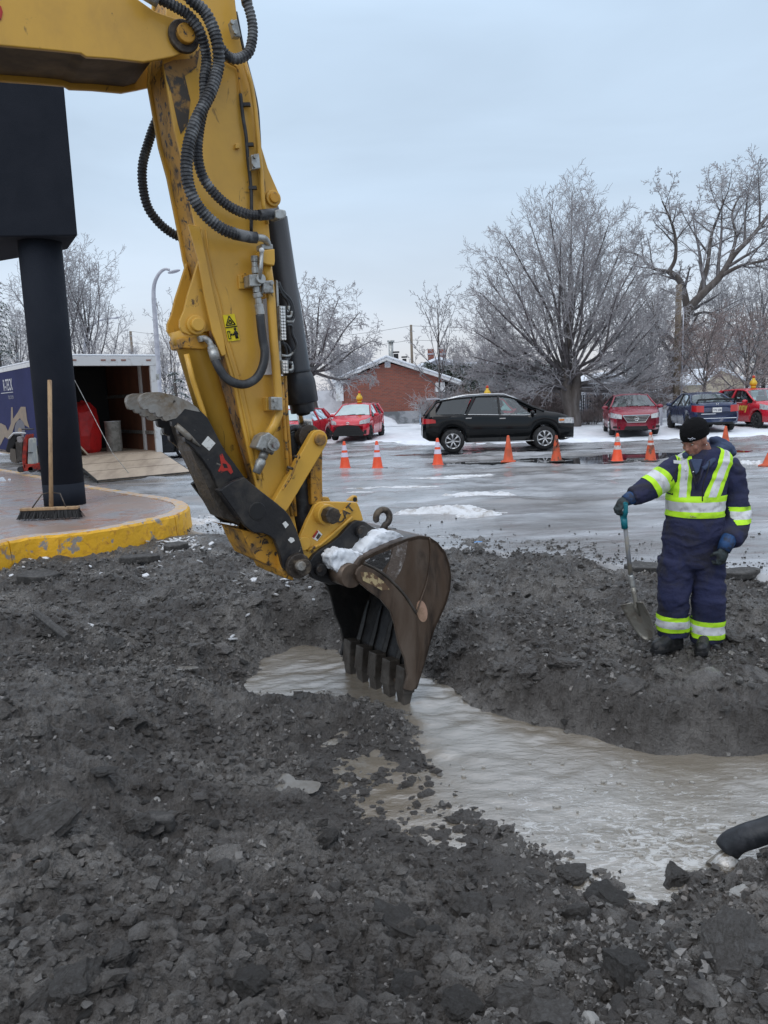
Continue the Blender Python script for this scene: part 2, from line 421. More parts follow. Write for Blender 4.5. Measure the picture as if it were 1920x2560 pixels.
def hbase(x, y):
    x = np.asarray(x, float); y = np.asarray(y, float)
    sh = x.shape; xf = x.ravel(); yf = y.ravel(); out = np.empty(len(xf))
    for i in range(0, len(xf), 20000):
        a = xf[i:i + 20000]; b = yf[i:i + 20000]
        d = np.sqrt((a[:, None] - CPA[None, :, 0]) ** 2 + (b[:, None] - CPA[None, :, 1]) ** 2 + .0025)
        out[i:i + 20000] = -d @ _W[:_n] + _W[_n] + a * _W[_n + 1] + b * _W[_n + 2]
    return out.reshape(sh)
def height(x, y, fine=True):
    z = hbase(x, y)
    k = np.clip((z - WZ) / .07, .30, 1)     # the soaked ground near the water line is smoother
    k = k * np.clip((12.0 - y) / 3, .25, 1)
    big = (fbm(x * 1.7, y * 1.7, 4, 3) - .5) * .17
    med = np.abs(fbm(x * 6, y * 6, 3, 11) - .5) * .15
    w0, i0 = worley(x * 4.2 + fbm(x * 3, y * 3, 2, 15), y * 4.2, 17)
    clod = np.where(i0 > .55, np.clip(.55 - w0, 0, 1) ** .7 * .10 * i0, 0) * (.3 + fbm(x * 1.1, y * 1.1, 2, 19))
    z = z + (big - med + .02 + clod) * k
    if fine:
        w1, i1 = worley(x * 9 + fbm(x * 6, y * 6, 2, 5), y * 9, 21)
        w2, i2 = worley(x * 24, y * 24 + fbm(x * 9, y * 9, 2, 6), 31)
        lump = np.where(i1 > .45, np.clip(.5 - w1, 0, 1) * .12 * i1, 0) + np.clip(.5 - w2, 0, 1) * .062 * i2
        w3, i3 = worley(x * 46, y * 46, 37)
        z = z + (lump - .02 + np.clip(.55 - w3, 0, 1) * .030 * i3 + (fbm(x * 60, y * 60, 2, 41) - .5) * .026) * np.clip(k, .25, 1)
    return z

J, I_ = 600, 600
yy = 0.75 * (13.5 / 0.75) ** (np.arange(J) / (J - 1.0))
ss = np.linspace(-1, 1, I_)
Y2, S2 = np.meshgrid(yy, ss, indexing='ij')
X2 = S2 * (.62 * Y2 + 1.1)
X2 = X2 + (fbm(X2 * 20, Y2 * 20, 2, 91) - .5) * .02
Z2 = height(X2, Y2)
def grid_faces(nj, ni):
    a = (np.arange(nj - 1)[:, None] * ni + np.arange(ni - 1)[None, :]).ravel()
    return np.stack([a, a + 1, a + ni + 1, a + ni], 1)
dirt = np_mesh('dirt_ground', np.stack([X2, Y2, Z2], -1).reshape(-1, 3), grid_faces(J, I_), M['dirt'], smooth=False)
tag(dirt, 'churned wet dark soil full of slate gravel round the flooded pit', kind='structure')
def hz(x, y, fine=False):
    return float(height(np.array([x]), np.array([y]), fine)[0])

MB().box((0, 10, -1.1), (160, 90, .3)).build('earth', M['dirt'])['kind'] = 'structure'

# --- muddy water with small ripples
nj, ni = 210, 260
wy = np.linspace(2.2, 8.2, nj); wx = np.linspace(-2.6, 6.5, ni)
WY, WX = np.meshgrid(wy, wx, indexing='ij')
rx = WX + .5 * fbm(WX * .9, WY * .9, 2, 61); ry = WY + .6 * fbm(WX * .8, WY * .8, 2, 62)
rip = (fbm(rx * 2.4 + 9, ry * 6, 2, 51) - .5) * .009 + (fbm(rx * 6.5, ry * 13, 3, 54) - .5) * .020
bx, by = 0.2, 5.5
dd = np.hypot(WX - bx, WY - by); rip = rip * (.8 + 1.2 * np.exp(-dd)) + .006 * np.sin(dd * 26) * np.exp(-dd * 1.6)
water = np_mesh('water', np.stack([WX, WY, WZ + rip], -1).reshape(-1, 3), grid_faces(nj, ni), M['water'])
tag(water, 'grey brown muddy water standing in the excavated pit', kind='structure')

# --- the icy parking lot
edge_px = [(440, 1330), (500, 1325), (560, 1330), (640, 1350), (760, 1365), (900, 1368), (1020, 1372), (1110, 1378), (1160, 1380), (1300, 1390), (1420, 1396), (1560, 1408), (1750, 1420), (1920, 1432), (2150, 1445)]
ew = [atz(a, b, 0) for a, b in edge_px]
ex = np.array([-40, -3.6] + [p.x for p in ew] + [40]); ey = np.array([12.5, 12.3] + [p.y for p in ew] + [ew[-1].y])
nj, ni = 220, 300
t = np.linspace(0, 1, nj); s = np.linspace(-1, 1, ni)
T, S = np.meshgrid(t, s, indexing='ij')
yfar = 40.0
Yg = 9.0 * (yfar / 9.0) ** T
LX = S * (.75 * Yg + 4)
Ye = np.interp(LX[0], ex, ey) + (fbm(LX[0] * 1.8, LX[0] * 0 + 3, 4, 71) - .5) * .7
LY = Ye[None, :] * (yfar / Ye[None, :]) ** T
LX = np.repeat(LX[:1], nj, 0) * ((.75 * LY + 4) / (.75 * 9 + 4))
PUD = [(5.1, 20.4, 3.6, 1.15), (7.2, 21.3, 2.6, .6), (3.0, 24.2, 3.4, .35)]
pm = np.zeros(LX.shape)
for a, b, c, d in PUD:
    q = ((LX - a) / c) ** 2 + ((LY - b) / d) ** 2 + (fbm(LX * 1.5, LY * 4, 4, 77) - .5) * 2.0
    pm = np.maximum(pm, np.clip((1.35 - q) * 2, 0, 1))
track = np.clip(fbm(LX * .55 + 3, LY * 1.7 + .25 * LX, 4, 81) - .50, 0, 1) * .30 + np.clip(fbm(LX * 2.3, LY * 6, 3, 85) - .52, 0, 1) * .07
near = np.clip((LY - 9.5) / 5, .25, 1)
LZ = track * near + (fbm(LX * 6, LY * 14, 3, 86) - .5) * .016
LZ = LZ * (1 - pm) - .012 * pm
LZ[0] = -.14; LZ[1, :] = np.minimum(LZ[1, :], -.015)
lot = np_mesh('parking_lot', np.stack([LX, LY, LZ], -1).reshape(-1, 3), grid_faces(nj, ni), M['lot'])
tag(lot, 'wet asphalt lot covered in ice, slush and melt water', kind='structure')
# puddle sheets lie in the hollows
for kk, (a, b, c, d) in enumerate(PUD):
    pts = [(a + c * 1.35 * math.cos(q) , b + d * 1.6 * math.sin(q), -.005 + .003 * kk) for q in np.linspace(0, 2 * math.pi, 40, endpoint=False)]
    mb = MB(); mb.add(pts, [tuple(range(40))]); mb.build('puddle', M['puddle'])['kind'] = 'structure'

# --- slush ridges and piles thrown up on the lot
def lump_mesh(name, cx, cy, lx, ly, hgt, mat_, seed, z0=0.0, rot=0, res=44):
    u = np.linspace(-1.25, 1.25, res); U, V = np.meshgrid(u, u, indexing='ij')
    fall = np.clip(1 - (U ** 2 + V ** 2) - (fbm(U * 2.5 + seed, V * 2.5, 3, seed) - .5) * 1.1, 0, 1) ** .6
    w, i = worley(U * 6 + seed, V * 6, seed)
    h = fall * (.35 + .9 * fbm(U * 3.3 + 4, V * 3.3, 3, seed + 3)) + (fall > 0) * np.clip(.55 - w, 0, 1) * .55 * i * np.clip(fall * 2, 0, 1)
    x = U * lx; y = V * ly
    c, s_ = math.cos(rot), math.sin(rot)
    P = np.stack([cx + x * c - y * s_, cy + x * s_ + y * c, z0 - .03 + h * hgt + .0 * U], -1).reshape(-1, 3)
    o = np_mesh(name, P, grid_faces(res, res), mat_)
    return o
for k, (px, py, lx, ly, h) in enumerate([(1190, 1243, .75, .32, .13), (1120, 1283, .85, .28, .15), (1195, 1290, .45, .22, .10), (1250, 1238, .35, .2, .07),
                                        (1882, 1163, .42, .3, .14), (1000, 1218, 1.1, .18, .06), (1110, 1195, 1.0, .25, .05), (1180, 1190, .6, .2, .07), (900, 1232, .8, .14, .05), (1340, 1195, .5, .2, .05), (480, 1305, .5, .35, .08), (520, 1290, .3, .2, .05), (1000, 1340, .5, .12, .035), (1080, 1345, .4, .1, .03)]):
    w = atz(px, py, 0)
    o = lump_mesh('slush_heap', w.x, w.y, lx, ly, h, M['dirty_snow'], 100 + k, rot=random.uniform(-.3, .3))
    tag(o, 'heap of dirty white slush on the wet lot', kind='stuff')

# --- snow lawn behind the road, out to the horizon
sx = np.array([-60, -3, -1.6, 1.5, 5, 8.8, 14, 60]); sy = np.array([36, 33, 31.2, 29.0, 27.6, 26.7, 26.9, 27.5])
nj, ni = 170, 280
T, S = np.meshgrid(np.linspace(0, 1, nj), np.linspace(-1, 1, ni), indexing='ij')
SXX = S * (.8 * 30 + 6)
E = np.interp(SXX, sx, sy) + (fbm(SXX * 1.1, SXX * 0, 4, 87) - .5) * .9
SYY = E + (T ** 2.6) * 470
wid = (.8 * SYY + 6) / (.8 * 30 + 6); SXX = SXX * wid
d = SYY - E
SZZ = np.clip(d / .5, 0, 1) * .14 + np.clip(d - 1, 0, 6) * .018 - .03 + (fbm(SXX * .8, SYY * .8, 4, 88) - .5) * .10 * np.clip(d * 2, 0, 1) + (fbm(SXX * 4, SYY * 4, 3, 89) - .5) * .06 * np.clip(d * 3, 0, 1) * np.clip(1 - d / 14, 0, 1)
SZZ[0] = -.1
snow = np_mesh('snow_ground', np.stack([SXX, SYY, SZZ], -1).reshape(-1, 3), grid_faces(nj, ni), M['snow'])
tag(snow, 'snow covered ground behind the road', kind='structure')

# --- raised pavement with its yellow kerb stones
KZ = .30
out_px = [(-420, 1440), (-200, 1402), (0, 1358), (78, 1343), (169, 1335), (282, 1320), (376, 1301), (430, 1289), (462, 1276), (472, 1264), (455, 1252), (408, 1242), (313, 1228), (194, 1208), (85, 1187), (0, 1172), (-250, 1135)]
kp = spline([atz(a, b, KZ) for a, b in out_px], 6)
kpath = resample(kp, .12)
cen = Vector((-9, 12.5, KZ))
inn = []
for i, p in enumerate(kpath):
    tdir = (kpath[min(i + 1, len(kpath) - 1)] - kpath[max(i - 1, 0)]).normalized()
    nrm = Vector((-tdir.y, tdir.x, 0))
    inn.append(p + nrm * .20)
mb = MB(); mb.add([p - Vector((0, 0, .01)) for p in inn] + [Vector((-30, 30, KZ - .01)), Vector((-30, 8, KZ - .01))], [tuple(range(len(inn) + 2))])
side = mb.build('pavement', M['concrete']); tag(side, 'raised red brown stained concrete pavement with a rounded end', kind='structure')
cuts = [0]; L = 0; nxt = 1.9
for i in range(1, len(kpath)):
    L += (kpath[i] - kpath[i - 1]).length
    if L > nxt: cuts.append(i); nxt += 2.3
cuts.append(len(kpath) - 1)
dc = at(82, 1370, 8.5)                       # the crack seen left
cuts = sorted(set(cuts + [min(range(len(kpath)), key=lambda i: (kpath[i] - atz(80, 1343, KZ)).length)]))
cuts = [c for k, c in enumerate(cuts) if k == 0 or c - cuts[k - 1] > 5 or c == cuts[-1]]
for a, b in zip(cuts[:-1], cuts[1:]):
    rings = []; segs = list(range(a, b + 1))
    for q, i in enumerate(segs):
        p, r = kpath[i].copy(), inn[i].copy()
        if q == 0: p = p.lerp(kpath[i + 1], .07); r = r.lerp(inn[i + 1], .07)
        if q == len(segs) - 1: p = p.lerp(kpath[i - 1], .07); r = r.lerp(inn[i - 1], .07)
        nrm = (r - p).normalized(); nj_ = random.uniform(-.006, .006)
        z = Vector((0, 0, 1))
        rings.append([p - nrm * .03 - z * .36, p - nrm * (.015 + nj_) - z * .12, p - nrm * (.008 + nj_) - z * .03, p + nrm * .012, p + nrm * .03 + z * .008, p.lerp(r, .6) + z * (.008 + nj_ * .5), r + z * .002, r - z * .36])
    mb = MB().loft([[q + Vector((random.gauss(0, .0035), random.gauss(0, .0035), random.gauss(0, .003))) for q in r] for r in rings], True, True, False)
    n8 = len(rings[0])
    for k in range(len(mb.f)):
        if len(mb.f[k]) == 4 and (k % n8) in (3, 4, 5, 6): mb.mi[k] = 1
    mb.build('kerb_stone', [M['kerb'], M['kerb_top']], side, world=False)

# --- loose stones: the countless small ones as one mass, the largest as single stones
def stone_batch(n, rng, smin, smax, ylo, yhi, flat=.5, pw=3.0, seedm=None):
    # positions spread evenly on screen-independent ground area, denser near the excavation
    y = ylo + (yhi - ylo) * rng.random(n) ** 1.35
    x = (rng.random(n) * 2 - 1) * (.56 * y + .6)
    clump = fbm(x * 1.3, y * 1.3, 3, 201)
    keep = rng.random(n) < np.clip((clump - .40) * 4, .08, 1)
    x, y = x[keep], y[keep]
    z = height(x, y, True)
    keep = (z > WZ - .03)
    x, y, z = x[keep], y[keep], z[keep]
    s = smin + (smax - smin) * rng.random(len(x)) ** pw
    return x, y, z, s
_cube = np.array([(a, b, c) for a in (-1, 1) for b in (-1, 1) for c in (-1, 1)], float)
_cf = np.array([(0, 1, 3, 2), (4, 6, 7, 5), (0, 4, 5, 1), (2, 3, 7, 6), (0, 2, 6, 4), (1, 5, 7, 3)])
def stones_mesh(name, x, y, z, s, rng, matx, parent=None, sink=.25):
    n = len(x)
    V = np.repeat(_cube[None], n, 0) * rng.uniform(.35, 1.0, (n, 8, 3))
    sc = np.stack([rng.uniform(.7, 1.2, n), rng.uniform(.5, 1.0, n), rng.uniform(.22, .75, n)], 1) * s[:, None] * .5
    V = V * sc[:, None, :]
    q = rng.normal(size=(n, 4)) * np.array([1, .45, .45, 1]); q /= np.linalg.norm(q, axis=1)[:, None]
    w_, a, b, c = q.T
    Rm = np.stack([1 - 2 * (b * b + c * c), 2 * (a * b - c * w_), 2 * (a * c + b * w_), 2 * (a * b + c * w_), 1 - 2 * (a * a + c * c), 2 * (b * c - a * w_), 2 * (a * c - b * w_), 2 * (b * c + a * w_), 1 - 2 * (a * a + b * b)], 1).reshape(n, 3, 3)
    V = np.einsum('nij,nkj->nki', Rm, V)
    V += np.stack([x, y, z + s * (.22 - sink * .5)], 1)[:, None, :]
    F = (_cf[None] + (np.arange(n) * 8)[:, None, None]).reshape(-1, 4)
    return np_mesh(name, V.reshape(-1, 3), F, matx, parent, smooth=False)
rng = np.random.default_rng(5)
xs, ys, zs, s_ = stone_batch(104000, rng, .008, .050, 1.5, 9.6, pw=3.4)
g = stones_mesh('gravel', xs, ys, zs, s_, rng, M['stone'])
tag(g, 'countless wet slate chips and gravel lying over the churned soil', kind='stuff')
# crumbly clods of the same soil
_ph = (1 + 5 ** .5) / 2
_ico = np.array([(-1, _ph, 0), (1, _ph, 0), (-1, -_ph, 0), (1, -_ph, 0), (0, -1, _ph), (0, 1, _ph), (0, -1, -_ph), (0, 1, -_ph), (_ph, 0, -1), (_ph, 0, 1), (-_ph, 0, -1), (-_ph, 0, 1)]) / 1.9
_if = np.array([(0, 11, 5), (0, 5, 1), (0, 1, 7), (0, 7, 10), (0, 10, 11), (1, 5, 9), (5, 11, 4), (11, 10, 2), (10, 7, 6), (7, 1, 8), (3, 9, 4), (3, 4, 2), (3, 2, 6), (3, 6, 8), (3, 8, 9), (4, 9, 5), (2, 4, 11), (6, 2, 10), (8, 6, 7), (9, 8, 1)])
n = 30000; cy2 = 1.5 + 7.6 * rng.random(n) ** 1.3; cx2 = (rng.random(n) * 2 - 1) * (.56 * cy2 + .6)
cl = fbm(cx2 * 1.6 + 9, cy2 * 1.6, 3, 231); kk = rng.random(n) < np.clip((cl - .35) * 4, .15, 1); cx2, cy2 = cx2[kk], cy2[kk]; cz2 = height(cx2, cy2); kk = cz2 > WZ - .01; cx2, cy2, cz2 = cx2[kk], cy2[kk], cz2[kk]; n = len(cx2)
cs = .007 + .034 * rng.random(n) ** 3.2
V = _ico[None] * rng.uniform(.55, 1.25, (n, 12, 1)) * (cs[:, None] * np.stack([rng.uniform(.8, 1.3, n), rng.uniform(.7, 1.1, n), rng.uniform(.5, .9, n)], 1).T[:, :].T.reshape(n, 3))[:, None, :]
V = V + np.stack([cx2, cy2, cz2 + cs * .15], 1)[:, None, :]
cl_ = np_mesh('soil_clods', V.reshape(-1, 3), (_if[None] + (np.arange(n) * 12)[:, None, None]).reshape(-1, 3), M['dirt'], smooth=False); tag(cl_, 'crumbly dark soil clods strewn over the churned ground', kind='stuff')
# crumbs kicked onto the lot beside the excavation
n = 4200
cx_ = rng.uniform(-3.2, 6.5, n); ce = np.interp(cx_, ex, ey)
cy_ = ce - .2 + rng.exponential(.55, n); cz_ = np.full(n, .006)
crumbs = stones_mesh('dirt_crumbs', cx_, cy_, cz_ + (cy_ < ce + .25) * .01, .006 + .035 * rng.random(n) ** 4, rng, M['asphalt_cut'], sink=.1)
tag(crumbs, 'black dirt crumbs scattered on the edge of the wet lot', kind='stuff')

from mathutils import noise as mnoise
def rock_mesh(seed, rough=.28, sub=3, flat=.65):
    r = random.Random(seed); bm = bmesh.new(); bmesh.ops.create_icosphere(bm, subdivisions=sub, radius=1)
    pl = [(Vector((r.gauss(0, 1), r.gauss(0, 1), r.gauss(0, 1))).normalized(), r.uniform(.45, .85)) for _ in range(12)]
    o_ = Vector((seed * 3.1, seed * 1.7, 0))
    for v in bm.verts:
        q = v.co.copy()
        for nn, dd_ in pl:
            e = v.co.dot(nn) - dd_
            if e > 0: v.co -= nn * e * .9
        v.co *= 1 + rough * (mnoise.noise(q * 1.6 + o_) * .9 + mnoise.noise(q * 4 + o_) * .45 + mnoise.noise(q * 9 + o_) * .24 + (mnoise.noise(q * 19 + o_) * .16 if sub > 3 else 0))
        v.co.z *= flat
    me = bpy.data.meshes.new('stone'); bm.to_mesh(me); bm.free()
    return me
RM = [rock_mesh(k, sub=2, flat=random.choice([.45, .6, .75])) for k in range(14)]
RB = [rock_mesh(k, .34, 4, .6) for k in range(40, 45)]
for me in RB: me.materials.append(M['stone_big'])
for k, me in enumerate(RM): me.materials.append(M['stone_big'])
def stone(x, y, s, me=None, m_=None, rz=None, tilt=.35, dz=.0, label=None):
    me = me or random.choice(RM)
    o = bpy.data.objects.new('stone', me); COL.objects.link(o); o.parent = dirt
    o.location = (x, y, hz(x, y, True) + dz + s * .12)
    o.rotation_euler = (random.uniform(-tilt, tilt), random.uniform(-tilt, tilt), random.uniform(0, 6.28) if rz is None else rz)
    o.scale = (s * .55, s * random.uniform(.36, .5), s * random.uniform(.38, .5))
    if m_:
        o.material_slots[0].link = 'OBJECT'; o.material_slots[0].material = m_
    if label: o['label'] = label
    return o
special = [(1858, 2238, .13, 'pale', 'pale angular limestone by the pit edge'), (1232, 2415, .05, 'pale', None), (1150, 2270, .09, 0, None), (1440, 2290, .17, 0, None), (1180, 2275, .16, 0, None),
           (1340, 2190, .11, 0, None), (1520, 2245, .20, 0, None), (1690, 2195, .22, 0, None), (1430, 2190, .18, 0, None), (1245, 2262, .1, 0, None), (1170, 2250, .11, 'pale', None),
           (200, 2440, .20, 0, 'big grey stone in the left foreground'), (95, 2075, .36, 0, 'large dusty grey boulder at the left edge'), (390, 2070, .19, 0, None), (345, 2075, .16, 0, None), (1290, 2500, .22, 0, None),
           (1360, 2540, .2, 0, None), (1030, 2460, .18, 0, None), (560, 2190, .16, 0, None), (1560, 2430, .17, 0, None), (1830, 2380, .28, 0, 'round flat grey stone on the right foreground mound'),
           (620, 2470, .16, 0, None), (280, 1615, .22, 0, None), (120, 1595, .2, 0, None), (90, 2520, .2, 0, None), (330, 1810, .2, 0, None), (1660, 2320, .1, 'pale', None), (1580, 2330, .1, 0, None), (1000, 2330, .26, 0, None), (780, 2330, .08, 0, None)]
for px, py, s, kind, lab in special:
    w = atz(px, py, -.2)
    for _ in range(4): w = atz(px, py, hz(w.x, w.y))
    stone(w.x, w.y, s, me=random.choice(RB) if s > .1 else None, m_=M['stone_pale'] if kind == 'pale' else None, label=lab, dz=-s * .06)
for px, py, s in [(1000, 2335, .42), (560, 2150, .34), (820, 2110, .3), (330, 1815, .26), (700, 2000, .22), (1080, 2150, .24), (1180, 2200, .22), (430, 1960, .24), (260, 1950, .3), (150, 1780, .26), (1500, 1745, .26), (1570, 1760, .3), (1660, 1790, .24), (1760, 1775, .34), (1880, 1780, .3), (1400, 1720, .26), (1320, 1690, .22), (1240, 1670, .22), (1150, 1630, .24), (640, 1620, .24), (560, 1640, .2), (480, 1650, .24), (700, 1560, .3), (800, 1540, .24), (400, 1500, .26), (1150, 1460, .24), (1300, 1480, .22), (1700, 1520, .22), (1850, 1560, .24), (1600, 2450, .3), (1750, 2500, .26), (300, 2400, .3), (800, 2480, .3), (1150, 2520, .26), (100, 2250, .28), (620, 2350, .3)]:
    w = atz(px, py, -.2)
    for _ in range(5): w = atz(px, py, hz(w.x, w.y))
    stone(w.x, w.y, s, me=random.choice(RB), m_=M['dirt'], dz=-s * .12) if py < 1900 else stone(w.x, w.y, s * .5, me=random.choice(RB), m_=random.choice([M['dirt'], None]), dz=-s * .05)
cnt = 0
while cnt < 215:
    y = 1.75 + 4.6 * random.random() ** 1.4; x = random.uniform(-1, 1) * (.52 * y + .2)
    z = hz(x, y)
    if z < WZ + .01: continue
    stone(x, y, random.uniform(.045, .07) * (1 + .6 * random.random() ** 4), dz=-.004, m_=M['stone_pale'] if random.random() < .03 else None); cnt += 1

# broken asphalt slabs, ice bits, sticks lying on the soil
def slab(px, py, L_, W_, T_, rz, tilt, label, m_, name='asphalt_slab', parent=dirt, z0=None, seed=0):
    w = atz(px, py, -.05)
    for _ in range(4): w = atz(px, py, hz(w.x, w.y))
    r = random.Random(px); n = 9; pts = []
    for k in range(n):
        a = 2 * math.pi * k / n; q = r.uniform(.75, 1.05); pts.append((math.cos(a) * L_ / 2 * q, math.sin(a) * W_ / 2 * q))
    Rm = Matrix.Rotation(rz, 3, 'Z') @ Matrix.Rotation(tilt, 3, 'X'); c = Vector((w.x, w.y, w.z + T_ * .45))
    o = MB().prism([c + Rm @ Vector((a, b, T_ / 2 + r.uniform(-.2, .2) * T_)) for a, b in pts], Rm @ Vector((0, 0, -T_))).build(name, m_, None, bevel=min(.012, T_ * .3))
    o.parent = parent
    if label: o['label'] = label
    return o
slab(1625, 1432, .62, .26, .09, -.25, .18, 'long broken asphalt slab left behind the worker', M['asphalt_cut']); slab(1570, 1412, .5, .2, .07, -.15, .1, None, M['asphalt_cut']); slab(1855, 1442, .45, .2, .07, .05, .1, 'broken asphalt slab at the right end of the cut edge', M['asphalt_cut'])
slab(1480, 1398, .55, .2, .05, .2, .15, None, M['asphalt_cut']); slab(1350, 1398, .4, .2, .05, -.3, .2, None, M['asphalt_cut']); slab(100, 1452, .55, .22, .09, .1, .15, None, M['asphalt_cut']); slab(350, 1405, .5, .2, .08, -.1, .1, None, M['asphalt_cut']); slab(440, 1372, .4, .2, .08, .3, .2, None, M['asphalt_cut'])
slab(395, 2070, .22, .12, .07, -.05, .1, None, M['asphalt_cut'])
o = slab(211, 1566, .30, .10, .02, -.45, .1, None, M['white_paint'], 'board_scrap', None); tag(o, 'white painted board scrap lying on the dark soil left', 'scrap')
o = slab(1195, 1356, .16, .03, .01, .3, .1, None, mat('blue_tape', (.05, .25, .6), .5), 'plastic_scrap', None); tag(o, 'light blue plastic scrap on the lot right of the bucket', 'scrap')
a_, b_ = atz(92, 1548, 0), atz(170, 1602, -.02); a_.z = hz(a_.x, a_.y) + .05; b_.z = hz(b_.x, b_.y) + .04
o = MB().tube([a_, a_.lerp(b_, .5), b_], [.030, .034, .028], 7, smooth=False).build('branch', M['asphalt_cut']); tag(o, 'thick dark muddy stick lying on the soil at the left', 'stick')
ice = MB(); ri = random.Random(12)
for k in range(150):
    if k < 95: px, py = ri.gauss(455, 40), 1352 + abs(ri.gauss(0, 22)) + (455 - 440) * .1
    elif k < 120: px, py = ri.uniform(0, 420), ri.uniform(1405, 1450)
    else: px, py = ri.uniform(560, 800), ri.uniform(1430, 1560)
    w = atz(px, py, 0); w.z = hz(w.x, w.y) + .012
    s0 = ri.uniform(.012, .05) * (1.6 if ri.random() < .15 else 1); n0 = 5; a0 = ri.random() * 6; tl_ = Matrix.Rotation(ri.uniform(-.5, .5), 3, 'X') @ Matrix.Rotation(ri.uniform(-.5, .5), 3, 'Y')
    pts = [w + tl_ @ Vector((math.cos(a0 + i * 1.256) * s0 * ri.uniform(.6, 1.2), math.sin(a0 + i * 1.256) * s0 * ri.uniform(.4, .9), 0)) for i in range(n0)]
    ice.prism(pts, (0, 0, -.012))
tag(ice.build('ice_chips', M['dirty_snow']), 'broken ice and snow chips strewn over the soil along the kerb', kind='stuff')
# foam rafts drifting round the hose mouth
fm = MB(); fr0 = random.Random(4)
for k in range(150):
    if k < 90: px, py = fr0.gauss(1680, 90), fr0.gauss(2140, 35)
    elif k < 110: px, py = fr0.gauss(1450, 60), fr0.gauss(2165, 25)
    else: px, py = fr0.uniform(1150, 1900), fr0.uniform(1900, 2080)
    if px > 1900 and k < 110: continue
    w = atz(px, py, WZ)
    if hz(w.x, w.y) > WZ - .03: continue
    s0 = fr0.uniform(.003, .011); st = fr0.uniform(1.3, 3.2); a0 = fr0.uniform(-.5, .3)
    n0 = 9; top_ = [w + Vector((math.cos(a0) * x - math.sin(a0) * y, math.sin(a0) * x + math.cos(a0) * y, 0)) for x, y in [(math.cos(i * .698) * s0 * st * fr0.uniform(.6, 1.15), math.sin(i * .698) * s0 * fr0.uniform(.6, 1.15)) for i in range(n0)]]
    zc_ = WZ + .006 + .003 * fr0.random()
    cc = sum(top_, Vector()) / n0; b0 = [Vector((p.x, p.y, WZ - .01)) for p in top_]; m0 = [cc.lerp(Vector((p.x, p.y, cc.z)), .7) for p in top_]
    fm.loft([b0, [Vector((p.x, p.y, zc_)) for p in top_], [Vector((p.x, p.y, zc_ + .0015)) for p in m0]], True, True, True)
tag(fm.build('foam', M['foam']), 'pale grey foam drifting on the muddy water round the hose', kind='stuff')

# shallow sheets of muddy water caught between the clods
for px, py, rx_, ry_, dz in ((410, 1660, .2, .1, .0), (700, 1960, .22, .12, .01), (1690, 1462, .3, .10, .0), (1800, 1466, .35, .1, .0)):
    w = atz(px, py, -.1)
    for _ in range(4): w = atz(px, py, hz(w.x, w.y))
    q = np.linspace(0, 6.283, 26, endpoint=False); rr_ = 1 + .25 * np.sin(q * 3 + px) + .15 * np.sin(q * 5 + py)
    zz = float(np.percentile(height(w.x + np.cos(q) * rx_ * .6, w.y + np.sin(q) * ry_ * .6), 38)) + dz * .5
    mb = MB(); mb.add([(w.x + math.cos(a) * rx_ * k, w.y + math.sin(a) * ry_ * k, zz) for a, k in zip(q, rr_)], [tuple(range(26))]); mb.build('shallow_puddle', M['seep'])['kind'] = 'structure'
# ================================================================ THE EXCAVATOR
# the machine's own vertical plane runs through EO; EU points back to the cab, EW out of the near side
TH = R_(32)
EO = Vector((-.065, 5.92, 0)); EU = Vector((-math.cos(TH), -math.sin(TH), 0)); EW = Vector((math.sin(TH), -math.cos(TH), 0))
def mw(px, py, w=0.0):                    # point of the plane w metres off the middle of the machine
    d = ray(px, py); c = Vector((0, 0, CAM_H))
    return c + d * ((w - (c - EO).dot(EW)) / d.dot(EW))
def plate(pts, w, th, mb=None, mi=0):     # plate traced on its near face, th thick away from the viewer's side
    mb = mb or MB()
    return mb.prism([mw(a, b, w) for a, b in pts], -EW * th, mi)
def plates(pts, w, th, w2, mb=None):       # a pair of equal plates, the second w2 off the middle on the far side
    mb = mb or MB(); P = [mw(a, b, w) for a, b in pts]
    mb.prism(P, -EW * th); mb.prism([p + EW * (w2 - w) for p in P], -EW * th)
    return mb
ex_ = thing('excavator', 'yellow tracked excavator arm with black thumb lowering its rusty bucket into the muddy pit', 'excavator', (EO.x + EU.x * 5, EO.y + EU.y * 5, 0))

# boom
boom_pts = [(203, 133), (140, 126), (0, 113), (-300, 108), (-700, 150), (-1100, 330), (-1100, -120), (-600, -380), (-200, -330), (150, -130), (342, -4), (386, 27), (434, 44), (470, 52), (488, 66), (496, 90), (490, 112), (475, 124), (434, 141), (400, 148), (359, 155), (280, 146), (217, 142)]
mb = plates(boom_pts, .27, .03, -.24); mb.build('boom_plate', M['yellow'], ex_, bevel=.006)
core = [(190, 122), (140, 116), (0, 103), (-300, 98), (-700, 140), (-1100, 320), (-1100, -110), (-600, -370), (-200, -320), (150, -120), (300, -20), (392, 40), (392, 136), (359, 145), (280, 136), (217, 132)]
plate(core, .24, .48).build('boom_box', M['belly'], ex_, bevel=.01)
pinc = lambda px, py, w0, w1, r, name, m_, n=24, bv=.006: MB().cyl(mw(px, py, w0), mw(px, py, w0) + EW * (w1 - w0), r, n, smooth=False).build(name, m_, ex_, bevel=bv)
pinc(457, 94, .27, .30, .093, 'boom_boss', M['greasy'], 32)
pinc(457, 94, .26, .335, .055, 'boom_pin', M['yellow_dirty'], 28)
# red and black trim stripe on the boom flank
plate([(-60, 20), (2, 14), (7, 30), (3, 50), (-60, 62)], .2735, .003).build('trim_decal', M['decal_red'], ex_)

